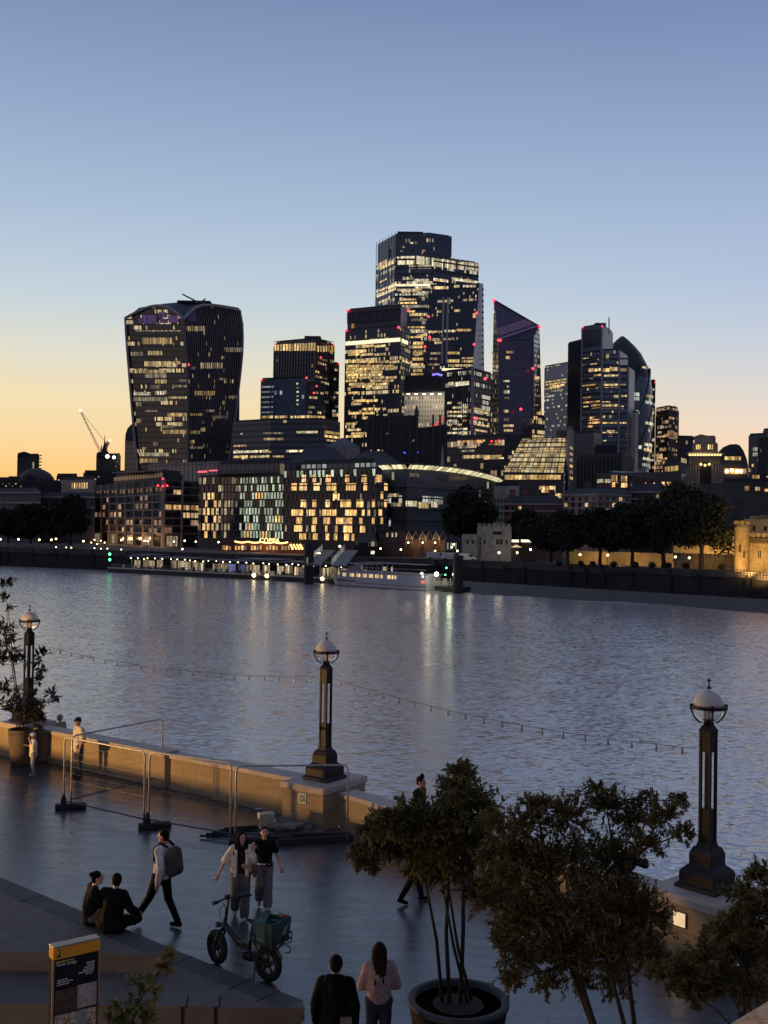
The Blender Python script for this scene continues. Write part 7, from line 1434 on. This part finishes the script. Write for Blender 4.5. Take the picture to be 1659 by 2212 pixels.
    for a, o_ in ((.1, -.24), (-.29, -.24), (-.29, .24), (.1, .24), (-.29, 0)): s.tube([Q(a, o_, .64), Q(a, o_, .81)], .010, 6)
    for a in (.1, -.1, -.29): s.tube([Q(a, -.24, .645), Q(a, .24, .645)], .010, 6)
    s.tube([Q(-.29, -.1, .62)]+[Q(-.33-.05*sin(k*pi/6), -.1, .57+.06*cos(k*pi/6)) for k in range(7)]+[Q(-.29, -.1, .50)], .010, 6); s.build('rack', mk, r)
    s = MB(); s.tube([Q(.42, -.12, .31), Q(.42, .12, .31)], .015, 8); s.tube([Q(.42, -.12, .31), Q(.50, -.13, .17)], .012, 6); s.tube([Q(.42, .12, .31), Q(.34, .13, .45)], .012, 6); s.box(Q(.5, -.18, .165), (.09, .1, .02), atan2(d.y, d.x)); s.box(Q(.34, .18, .455), (.09, .1, .02), atan2(d.y, d.x)); s.lathe([(.085, -.004), (.085, .004)], Q(.42, -.10, .31), 20); s.build('crank', mk, r)
    s = MB(); s.tube([Q(.2, .08, .32), Q(.12, .22, .01)], .012, 6); s.build('kickstand', mk, r)
    s = MB(); s.box(Q(.55, 0, .47), (.30, .09, .12), atan2(d.y, d.x), 0); s.build('battery', mg, r, bevel=.02); s = MB(); s.tube([Q(-.2, 0, Rw+.02)]+[Q((Rw+.03)*cos(k), 0, Rw+(Rw+.03)*sin(k)) for k in (2.6, 2.2, 1.8, 1.4, 1.0)], .03, 6); s.build('mudguard', mk, r)
    # delivery box resting on the rack
    z0 = .655; bx_ = thing('delivery_box', 'teal delivery box with folded open top strapped on the bike rack', 'delivery box', tuple(Q(-.13, 0, z0))); mtq = mat('teal_fabric', (.017, .075, .062), .6, sc=8, var=.3, bump=.3, bd=.01); mtd = mat('teal_dark', (.010, .030, .034), .6, sc=8)
    w0, w1, hh_ = .215, .235, .37
    s = MB(); f0 = [Q(.12, -w0, z0), Q(-.25, -w0, z0), Q(-.25, w0, z0), Q(.12, w0, z0)]; f1_ = [Q(.14, -w1, z0+hh_*.92), Q(-.28, -w1, z0+hh_*1.06), Q(-.28, w1, z0+hh_), Q(.14, w1, z0+hh_*.9)]
    for i in range(4): j = (i+1) % 4; s.poly([f0[j], f0[i], f1_[i], f1_[j]])
    s.poly(f0); s.poly([x_-V((0, 0, .08)) for x_ in f1_]); o_ = s.build('body', mtq, bx_); sm = o_.modifiers.new('s', 'SOLIDIFY'); sm.thickness = .02
    s = MB(); s.box(Q(-.04, w0+.022, z0+.19), (.17, .02, .27), atan2(d.y, d.x)); s.build('front_pocket', mat('teal_pocket', (.055, .092, .076), .6), bx_, bevel=.008)
    s = MB(); s.poly([Q(.13, w1, z0+hh_*.9), Q(-.10, w1, z0+hh_*.95), Q(-.06, w1*.2, z0+hh_+.10), Q(.10, w1*.3, z0+hh_+.09)]); s.poly([Q(.10, w1*.3, z0+hh_+.09), Q(-.06, w1*.2, z0+hh_+.10), Q(-.12, -w1*.6, z0+hh_-.03), Q(.08, -w1*.6, z0+hh_-.04)]); s.poly([Q(.10, w1*.3, z0+hh_+.085), Q(.13, w1, z0+hh_*.9), Q(.14, -w1*.2, z0+hh_*.86)]); o_ = s.build('lid', mtq, bx_); sm = o_.modifiers.new('s', 'SOLIDIFY'); sm.thickness = .012
    s = MB(); s.poly([Q(-.14, -w1*.85, z0+hh_-.02), Q(-.25, -w1*.8, z0+hh_-.0), Q(-.25, -w1*.1, z0+hh_+.05), Q(-.16, -w1*.2, z0+hh_+.08)]); o_ = s.build('paper_bag', mat('brown_paper', (.24, .10, .045), .8), bx_); sm = o_.modifiers.new('s', 'SOLIDIFY'); sm.thickness = .05
    s = MB(); s.box(Q(-.155, w1-.005, z0+.19), (.05, .03, .36), atan2(d.y, d.x)); s.box(Q(-.27, w0-.01, z0+.2), (.03, .06, .37), atan2(d.y, d.x)); s.build('strap', mtd, bx_)
    s = MB(); s.box(Q(-.03, w0+.035, z0+.23), (.04, .01, .02), atan2(d.y, d.x)); s.build('buckle', mtd, bx_)
    lg = mat('logo_pale', (.26, .22, .19), .6)
    for q_ in ([Q(-.277, .07, z0+.10), Q(-.277, .01, z0+.10), Q(-.288, -.10, z0+.27), Q(-.288, -.06, z0+.30), Q(-.283, -.01, z0+.19)], [Q(-.283, -.03, z0+.14), Q(-.284, -.08, z0+.15), Q(-.291, -.15, z0+.31), Q(-.29, -.115, z0+.30)]):
        o_ = MB().poly(q_).build('logo_mark', lg, bx_); sm = o_.modifiers.new('s', 'SOLIDIFY'); sm.thickness = .006; sm.offset = 0
bike()
# ================================================================== PEOPLE
cl_tex = bpy.data.textures.new('cloth_folds', 'CLOUDS'); cl_tex.noise_scale = .11; cl_tex.noise_depth = 2
m_skin = mat('skin', (.42, .24, .155), .5, sc=6, var=.12); m_skin2 = mat('skin_light', (.50, .31, .21), .5, sc=6, var=.1); m_hairk = mat('hair_black', (.006, .005, .004), .75, sc=40, spec=.1, bump=.4); m_hairb = mat('hair_brown', (.016, .010, .007), .75, sc=40, spec=.1, bump=.4); m_eye = mat('eye_dark', (.01, .008, .008), .3); m_lip = mat('lip', (.26, .09, .07), .5)
DEF = dict(pel=(0, 0, .95), hl=(-.095, 0, .92), hr=(.095, 0, .92), kl=(-.10, .02, .50), kr=(.10, .02, .50), al=(-.10, -.02, .085), ar=(.10, -.02, .085), wa=(0, .0, 1.10), ch=(0, .0, 1.30), nk=(0, -.01, 1.47), hd=(0, .03, 1.63), sl=(-.185, -.01, 1.41), sr=(.185, -.01, 1.41), el=(-.24, -.02, 1.13), er=(.24, -.02, 1.13), wl=(-.25, .05, .88), wr=(.25, .05, .88))
def person(label, loc, yaw, H, pose={}, top=None, sleeve=1.0, legs=None, shoe=None, hair=('short', None), skin=None, hy=0, flare=1.0, fem=False, extra=None, fine=.009, topz=.90, toes=(0, 0), group=None, bulk=1.0, tilt=(0, 0)):
    k = H/1.75; M = Matrix.Translation(V(loc)) @ Matrix.Rotation(yaw, 4, 'Z') @ Matrix.Scale(k, 4); J = {a: V(c) for a, c in {**DEF, **pose}.items()}
    if fem and 'sl' not in pose: J['sl'] = V((-.16, -.01, 1.40)); J['sr'] = V((.16, -.01, 1.40))
    r = thing('person', label, 'person', tuple(loc), group); skin = skin or m_skin; T = lambda mb: setattr(mb, 'v', [tuple(M @ V(q)) for q in mb.v]) or mb
    def fin(mb, name, m, vox, sm=4, disp=0.0):
        o = T(mb).build(name, m, r); rm = o.modifiers.new('r', 'REMESH'); rm.mode = 'VOXEL'; rm.voxel_size = vox*k
        if disp: dm = o.modifiers.new('d', 'DISPLACE'); dm.texture = cl_tex; dm.strength = disp; dm.texture_coords = 'LOCAL'
        s = o.modifiers.new('s', 'SMOOTH'); s.iterations = sm; s.factor = .5; BAKE.append(o); return o
    Rh = Matrix.Rotation(hy, 3, 'Z') @ Matrix.Rotation(tilt[0], 3, 'X') @ Matrix.Rotation(tilt[1], 3, 'Y'); hd = J['hd']; hp = lambda x, y, z: hd+Rh @ V((x, y, z))
    b = MB(); sw = .125 if fem else .145
    b.ell(hd, (.078, .098, .105), 18, 0, Rh); b.ell(hp(0, .022, -.055), (.06, .07, .068), 16, 0, Rh); b.cap(hp(0, .095, .005), .011, hp(0, .112, -.028), .016, 8); b.ell(hp(0, .07, -.1), (.03, .028, .022), 10, 0, Rh)
    for s_ in (-1, 1): b.ell(hp(s_*.079, -.005, -.015), (.012, .022, .032), 8, 0, Rh)
    b.cap(J['nk']-V((0, 0, .03)), .055, hp(0, -.015, -.08), .05, 12); 
    b.cap(J['ch']+V((-.07, 0, .03)), .10, J['ch']+V((.07, 0, .03)), .10); b.cap(J['ch'], sw*.82, J['wa'], .105 if fem else .12); b.cap(J['wa'], .105, J['pel'], .125); b.cap(J['hl'], .095, J['hr'], .095); b.cap(J['sl'], .058, J['nk']-V((0, 0, .05)), .055); b.cap(J['sr'], .058, J['nk']-V((0, 0, .05)), .055)
    for s_ in 'lr':
        S_, E_, W_ = J['s'+s_], J['e'+s_], J['w'+s_]; b.cap(S_, .052, E_, .038); b.cap(E_, .038, W_, .026)
        f = (W_-E_).normalized(); f = V(pose['f'+s_]).normalized() if 'f'+s_ in pose else f; sd = f.cross(V((0, 1, 0)) if abs(f.y) < .8 else V((0, 0, 1))).normalized(); up_ = sd.cross(f).normalized(); pm = W_+f*.05
        b.cap(W_, .026, pm+f*.03, .03); b.ell(pm+f*.01, (.042, .042, .042), 8); sg = 1 if s_ == 'l' else -1
        for i, (o_, ln) in enumerate([(-.030, .066), (-.010, .076), (.010, .072), (.029, .058)]):
            p0 = pm+f*.035+sd*o_; p1 = p0+f*ln*.55-up_*.008; p2 = p1+f*ln*.40-up_*.022; b.cap(p0, .0105, p1, .0098, 6); b.cap(p1, .0098, p2, .0088, 6)
        t0 = W_+f*.03-sd*.03*sg; t1 = t0-sd*.03*sg+f*.03-up_*.01; b.cap(t0, .014, t1, .012, 6); b.cap(t1, .012, t1+f*.035-up_*.006, .010, 6)
        K_, A_ = J['k'+s_], J['a'+s_]; b.cap(J['h'+s_], .082, K_, .055); b.cap(K_, .053, A_, .036); ty = toes[0 if s_ == 'l' else 1]; td = V(pose['t'+s_]) if 't'+s_ in pose else V((sin(ty), cos(ty), -.0)); b.cap(A_-V((0, 0, .045)), .034, A_+td*.15-V((0, 0, .052)), .028)
    fin(b, 'body', skin, fine, 3)
    for s_ in (-1, 1):
        q = MB(); q.ell(hp(s_*.032, .088, .012), (.013, .008, .007), 8, 0, Rh); T(q).build('eye', m_eye, r, True); q = MB(); q.cap(hp(s_*.018, .097, .034), .005, hp(s_*.048, .085, .036), .004, 6); T(q).build('eyebrow', m_hairk, r)
    q = MB(); q.cap(hp(-.02, .088, -.062), .006, hp(.02, .088, -.062), .006, 6); T(q).build('mouth', m_lip, r, True)
    if top:
        g_ = MB(); e = .018*bulk; g_.cap(J['ch']+V((-.075, 0, .03)), .10+e, J['ch']+V((.075, 0, .03)), .10+e); g_.cap(J['ch'], sw*.84+e, J['wa'], .115+e*1.2); bt = J['wa'].lerp(J['pel'], min(1.6, (1.10-topz)/.15)); g_.cap(J['wa'], .112+e*1.2, bt, .128+e)
        g_.cap(J['ch']-V((.05, 0, .02)), .11+e, bt-V((.05, 0, 0)), .10+e); g_.cap(J['ch']+V((.05, 0, -.02)), .11+e, bt+V((.05, 0, 0)), .10+e)
        for s_ in 'lr':
            S_, E_, W_ = J['s'+s_], J['e'+s_], J['w'+s_]; g_.cap(S_, .062+e, J['nk']-V((0, 0, .06)), .06+e)
            if sleeve > 0:
                if sleeve <= .5: g_.cap(S_, .062+e, S_.lerp(E_, sleeve*2), .052+e*1.3)
                else: g_.cap(S_, .062+e, E_, .047+e); g_.cap(E_, .047+e, E_.lerp(W_, (sleeve-.5)*2*.95), .034+e)
        fin(g_, 'top', top, .014, 5, .018)
    if legs:
        g_ = MB(); e = .016; g_.cap(J['hl'], .10+e, J['hr'], .10+e); g_.cap(J['pel'], .118+e, J['pel']-V((0, 0, .05)), .12+e)
        for s_ in 'lr': H_, K_, A_ = J['h'+s_], J['k'+s_], J['a'+s_]; g_.cap(H_, .09+e, K_, (.06+e)*(.5+.5*flare)); g_.cap(K_, (.058+e)*(.5+.5*flare), K_.lerp(A_, .95), (.042+e)*flare)
        fin(g_, 'trousers', legs, .014, 5, .016)
    if shoe:
        for s_ in 'lr':
            A_ = J['a'+s_]; ty = toes[0 if s_ == 'l' else 1]; td = V(pose['t'+s_]) if 't'+s_ in pose else V((sin(ty), cos(ty), 0)); g_ = MB(); g_.cap(A_-V((0, 0, .035))-td*.035, .047, A_+td*.14-V((0, 0, .045)), .04); g_.cap(A_-V((0, 0, .0)), .048, A_-V((0, 0, .03)), .048); fin(g_, 'shoe', shoe, .012, 3)
    st_, hm = hair
    if hm:
        g_ = MB()
        if st_ in ('short', 'long', 'bun', 'tuft'):
            g_.ell(hp(0, -.016, .024), (.088, .098, .098), 16, 0, Rh); g_.ell(hp(0, -.045, -.025), (.076, .066, .075), 14, 0, Rh)
            if st_ == 'tuft':
                for i in range(5): g_.cap(hp(-.05+.025*i, .03-.01*i, .10), .026, hp(-.04+.022*i, .02, .15+.012*(i % 3)), .014)
            if st_ == 'bun': g_.ell(hp(0, -.11, .06), .04, 10)
            if st_ == 'long':
                for i_, x_ in enumerate((-.06, -.03, 0, .03, .06)): m1 = hp(x_*1.1, -.075, -.14); g_.cap(hp(x_, -.05, .0), .048, m1, .042); g_.cap(m1, .042, J['ch']+Rh @ V((x_*(1.2+.3*(i_ % 2)), -.135, -.06+.07*((i_*2) % 3)-abs(x_)*.8)), .016)
                for s_ in (-1, 1): g_.cap(hp(s_*.072, .015, .02), .032, J['ch']+Rh @ V((s_*.10, .085, -.02)), .024)
        elif st_ in ('cap', 'beanie'):
            g_.ell(hp(0, -.005, .040), (.090, .106, .086), 16, 0, Rh); g_.cap(hp(0, -.07, -.03), .05, hp(0, -.075, .02), .055)
            if st_ == 'cap':
                for x_ in (-.04, 0, .04): g_.cap(hp(x_, .08, .045), .014, hp(x_*.9, .165-abs(x_)*.5, .035), .011)
        fin(g_, 'cap' if st_ == 'cap' else 'beanie' if st_ == 'beanie' else 'hair', hm, .013, 3)
    if extra: extra(r, J, M, fin, T, hp)
    return r
c_ = lambda n, col, r=.85: mat('cloth_'+n, col, r, sc=14, var=.3, spec=.1, bump=.35, bd=.006)
def back(v): return pi/2 if 0 else v
def yawto(dx, dy): return atan2(-dx, dy)
g0 = lambda u, v, z=0: tuple(G(u, v, z)[:2])+(z,)
# child
person('child in a long white top and pale cap standing beside the planters', g0(71, 1676), yawto(-.9, -.35), 1.27, dict(er=(.22, .02, 1.15), wr=(.12, .26, 1.22), el=(-.22, .03, 1.14), wl=(-.12, .17, 1.48), fl=(.3, .1, .5)), c_('white', (.62, .56, .46)), .45, c_('pale_grey', (.22, .22, .24)), c_('shoe_grey', (.28, .28, .28)), ('cap', c_('sky', (.42, .48, .55))), m_skin, topz=.62, bulk=1.5)
def bag_shirt(r, J, M, fin, T, hp): pass
person('man in a cream short sleeved shirt and dark cap by the parapet behind the fence', g0(168, 1680), yawto(-.75, -.6), 1.76, dict(er=(.27, -.05, 1.14), wr=(.19, .10, .95), el=(-.26, -.03, 1.13), wl=(-.22, .06, .9)), c_('cream', (.58, .50, .36)), .42, c_('charcoal', (.05, .05, .055)), c_('shoe_dark', (.03, .03, .03)), ('cap', c_('cap_black', (.02, .019, .02))), hy=.35, bulk=1.5, topz=.86)
person('grey haired person looking out from below, head just above the parapet by the planters', (-10.5, 35.75, -.58), yawto(-.9, .3), 1.72, {}, c_('tan', (.3, .22, .16)), .9, c_('charcoal', (.05, .05, .055)), c_('shoe_dark', (.03, .03, .03)), ('short', mat('hair_grey', (.30, .28, .27), .6)), m_skin2)
# two seated in black
blk = c_('black', (.004, .004, .0045)); sit = dict(pel=(0, 0, .14), hl=(-.10, .03, .13), hr=(.10, .03, .13), wa=(0, -.02, .30), ch=(0, .03, .50), nk=(0, .05, .67), hd=(0, .10, .82), sl=(-.185, .03, .61), sr=(.185, .03, .61))
p4 = dict(sit); p4.update(kl=(-.16, .30, .42), kr=(.16, .33, .40), al=(-.12, .42, .09), ar=(.12, .46, .09), el=(-.22, .16, .38), er=(.22, .18, .38), wl=(-.10, .36, .36), wr=(.08, .38, .34))
person('seated person in black jacket and grey trousers with dark hair tied back, facing right', g0(196, 1996, .45), yawto(.85, .35), 1.70, p4, c_('black_jacket', (.005, .005, .0055)), 1, c_('mid_grey', (.075, .07, .075)), c_('shoe_dark', (.03, .03, .03)), ('bun', m_hairk), m_skin2, hy=-.1, bulk=1.4)
p5 = dict(sit); p5.update(kl=(-.33, .26, .16), kr=(.33, .26, .16), al=(.06, .36, .07), ar=(-.04, .45, .07), tl=(.9, .2, 0), tr=(-.9, .2, 0), el=(-.27, .10, .38), er=(.27, .12, .36), wl=(-.2, .32, .26), wr=(.26, .34, .24))
def coat(r, J, M, fin, T, hp):
    g_ = MB(); g_.ell((0, -.02, .13), (.30, .22, .14), 16); g_.cap((0, -.02, .30), .19, (0, -.01, .12), .22); fin(g_, 'coat_skirt', blk, .016, 5, .015)
person('seated person in a long black coat with cropped hair, back towards us', g0(243, 2010, .45), yawto(.35, .95), 1.78, p5, blk, 1, blk, c_('tan_boot', (.10, .045, .02)), ('short', m_hairk), m_skin, hy=.5, bulk=1.6, extra=coat)
# walking man with backpack
def pack(r, J, M, fin, T, hp):
    g_ = MB(); g_.cap((-.07, -.20, 1.36), .10, (-.08, -.22, 1.06), .12); g_.cap((.07, -.20, 1.36), .10, (.08, -.22, 1.06), .12); g_.ell((0, -.30, 1.12), (.12, .06, .11), 12); fin(g_, 'backpack', c_('olive_pack', (.075, .068, .052)), .015, 3, .012)
    for s_ in (-1, 1): q = MB(); q.tube([(s_*.09, -.14, 1.46), (s_*.11, .0, 1.525), (s_*.12, .13, 1.42), (s_*.14, .12, 1.2), (s_*.15, -.06, 1.08)], .024, 6); T(q).build('shoulder_strap', c_('strap_black', (.02, .018, .018)), r, True)
fl_, fr_g = G(306, 1990), G(373, 2014); ctr = (fl_+fr_g)/2; yw = yawto(-.90, .42)
person('man in white shirt and dark trousers with an olive backpack, striding left', (ctr.x+.12, ctr.y-.02, 0), yw, 1.80, dict(kl=(-.09, .24, .53), al=(-.08, .50, .15), tl=(0, .90, .42), kr=(.10, -.02, .50), ar=(.10, -.25, .10), tr=(.0, 1, -.05), pel=(0, .06, .94), hl=(-.095, .07, .91), hr=(.095, .05, .91), el=(-.25, -.10, 1.13), wl=(-.24, -.04, .86), er=(.25, .06, 1.13), wr=(.22, .22, .96)), c_('shirt_white', (.66, .58, .52)), 1, c_('trouser_black', (.006, .006, .007)), c_('shoe_black', (.012, .011, .011)), ('short', m_hairk), hy=.25, extra=pack, bulk=1.25, topz=.92)
# two women walking towards us
def openshirt(r, J, M, fin, T, hp):
    w = c_('shirt_ivory', (.64, .55, .43)); g_ = MB()
    for s_, a in ((-1, 'l'), (1, 'r')):
        g_.cap(J['s'+a], .085, J['s'+a].lerp(J['e'+a], .9), .085); g_.cap(V((s_*.12, -.02, 1.40)), .075, V((s_*.155, .03, .98)), .062); g_.cap(V((s_*.10, .075, 1.36)), .045, V((s_*.12, .12, .90)), .04)
    g_.cap((-.1, -.09, 1.38), .07, (-.1, -.1, 1.0), .07); g_.cap((.1, -.09, 1.38), .07, (.1, -.1, 1.0), .07); fin(g_, 'open_shirt', w, .014, 4, .02)
    q = MB(); q.ell((-.27, .02, .98), (.07, .11, .16), 12); fin(q, 'shoulder_bag', c_('bag_brown', (.14, .07, .05)), .012, 3); q = MB(); q.tube([(-.27, .02, 1.12), (-.2, .06, 1.44), (-.12, -.08, 1.46), (-.24, -.03, 1.12)], .012, 6); T(q).build('bag_strap', c_('bag_brown', (.14, .07, .05)), r)
person('woman with long dark hair and open ivory shirt over black, walking towards us', g0(519, 1984), yawto(.12, -1), 1.64, dict(kl=(-.09, .06, .50), al=(-.08, .10, .085), kr=(.10, .02, .52), ar=(.11, -.22, .14), tr=(0, .8, -.5), er=(.33, -.02, 1.14), wr=(.44, .04, .92), el=(-.22, .02, 1.13), wl=(-.13, .20, 1.10), fl=(.4, .5, .2)), c_('black_top', (.012, .012, .013)), 0, c_('wide_olive', (.10, .10, .095)), c_('sneaker', (.35, .33, .31)), ('long', m_hairk), m_skin, hy=.45, flare=1.65, fem=True, extra=openshirt, topz=.98)
def beltbag(r, J, M, fin, T, hp):
    q = MB(); q.ell((-.12, .14, .98), (.07, .04, .05), 10); T(q).build('belt_bag', blk, r, True); q = MB(); q.ell((-.12, .185, .99), .014, 8); T(q).build('buckle', mat('shiny_buckle', (.8, .75, .6), .15, metal=1), r, True)
    q = MB(); q.tube([(.14*cos(a), .02+.125*sin(a), .97) for a in [i*pi/12 for i in range(25)]], .02, 6); T(q).build('hem', c_('hem_white', (.6, .55, .48)), r, True)
person('woman in a black T-shirt and pale grey wide trousers walking towards us, hand raised', g0(569, 1962), yawto(.06, -1), 1.59, dict(kl=(-.09, .05, .50), al=(-.09, .08, .085), kr=(.10, .06, .53), ar=(.10, -.18, .16), tr=(0, .8, -.5), er=(.25, -.02, 1.17), wr=(.20, .20, 1.30), fr=(.1, .2, .7), el=(-.28, -.03, 1.14), wl=(-.35, .02, .90)), c_('tee_black', (.010, .010, .011)), .32, c_('wide_grey', (.17, .165, .155)), c_('sneaker', (.35, .33, .31)), ('bun', m_hairb), m_skin2, hy=.1, flare=1.75, fem=True, extra=beltbag, topz=.97)
# couple at the bottom edge
def hood(r, J, M, fin, T, hp):
    q = MB(); q.cap((-.08, -.09, 1.47), .07, (.08, -.09, 1.47), .07); q.cap((0, -.12, 1.46), .085, (0, -.13, 1.36), .08); fin(q, 'hood', c_('hoodie', (.004, .004, .005)), .014, 4, .012)
    q = MB(); q.box((.15, -.155, .93), (.15, .03, .20), .1); T(q).build('tote_bag', c_('tote', (.16, .13, .12)), r)
person('broad man in a dark hooded jacket seen from behind at the bottom edge', (-.54, 14.35, 0), yawto(.05, 1), 1.79, dict(el=(-.25, -.02, 1.12), er=(.25, -.02, 1.12), wl=(-.25, .04, .88), wr=(.25, .04, .88), ch=(0, -.0, 1.30), sl=(-.165, -.01, 1.40), sr=(.165, -.01, 1.40)), c_('hoodie', (.004, .004, .005)), 1, c_('trouser_black', (.006, .006, .007)), c_('shoe_black', (.012, .011, .011)), ('short', m_hairk), bulk=1.5, extra=hood, topz=.84)
person('woman in a fluffy pink sweater with long dark hair seen from behind, arms folded', (.03, 15.1, 0), yawto(-.12, 1), 1.68, dict(el=(-.25, .04, 1.12), er=(.26, .03, 1.12), wl=(.06, .20, 1.12), wr=(-.06, .22, 1.10)), c_('pink_fluff', (.34, .24, .215), .95), 1, c_('denim', (.028, .032, .05)), c_('shoe_dark', (.03, .03, .03)), ('long', m_hairb), m_skin2, fem=True, bulk=1.5, topz=.98, flare=1.1)
person('man in a black T-shirt with tufted hair by the parapet behind the slender tree', (.90, 24.55, 0), yawto(.8, -.35), 1.84, dict(er=(.25, .08, 1.14), wr=(.16, .25, 1.12)), c_('tee_dark', (.014, .013, .015)), .4, c_('charcoal', (.05, .05, .055)), c_('shoe_dark', (.03, .03, .03)), ('tuft', m_hairk), hy=.0)
person('walker in dark trousers mostly hidden behind the slender tree', (.66, 21.6, 0), yawto(.9, .2), 1.66, dict(kl=(-.09, .14, .52), al=(-.09, .24, .09), kr=(.1, -.04, .50), ar=(.1, -.26, .13), tr=(0, .9, -.3)), c_('tee_dark', (.014, .013, .015)), .4, c_('trouser_black', (.006, .006, .007)), c_('shoe_black', (.012, .011, .011)), ('short', m_hairk))
person('person in black bending over the parapet left of the right-hand lamp plinth', (4.55, 20.75, 0), yawto(.75, .65), 1.72, dict(wa=(0, .10, 1.02), ch=(0, .30, 1.10), nk=(0, .44, 1.16), hd=(0, .55, 1.22), sl=(-.185, .36, 1.14), sr=(.185, .36, 1.14), el=(-.25, .52, 1.04), er=(.25, .52, 1.04), wl=(-.12, .70, 1.06), wr=(.12, .70, 1.06)), c_('black_jacket', (.005, .005, .0055)), 1, blk, c_('shoe_black', (.012, .011, .011)), ('short', m_hairk), bulk=1.5)
# ================================================================== UNSEEN WARM LAMPS, placed to light the parapet, near trees and step risers
lamp('unseen_lamp', (-19.0, 25.0, .47), 13500, (1, .55, .17), .2)
lamp('unseen_lamp', (1.5, .3, 8.6), 130, (1, .62, .28), .3)  # unseen light added by the camera to warm the near trees
lamp('unseen_lamp', (-9, 9.0, -.2), 600, (1, .58, .24), .3)  # unseen light placed below the steps to warm the risers
bake_all()
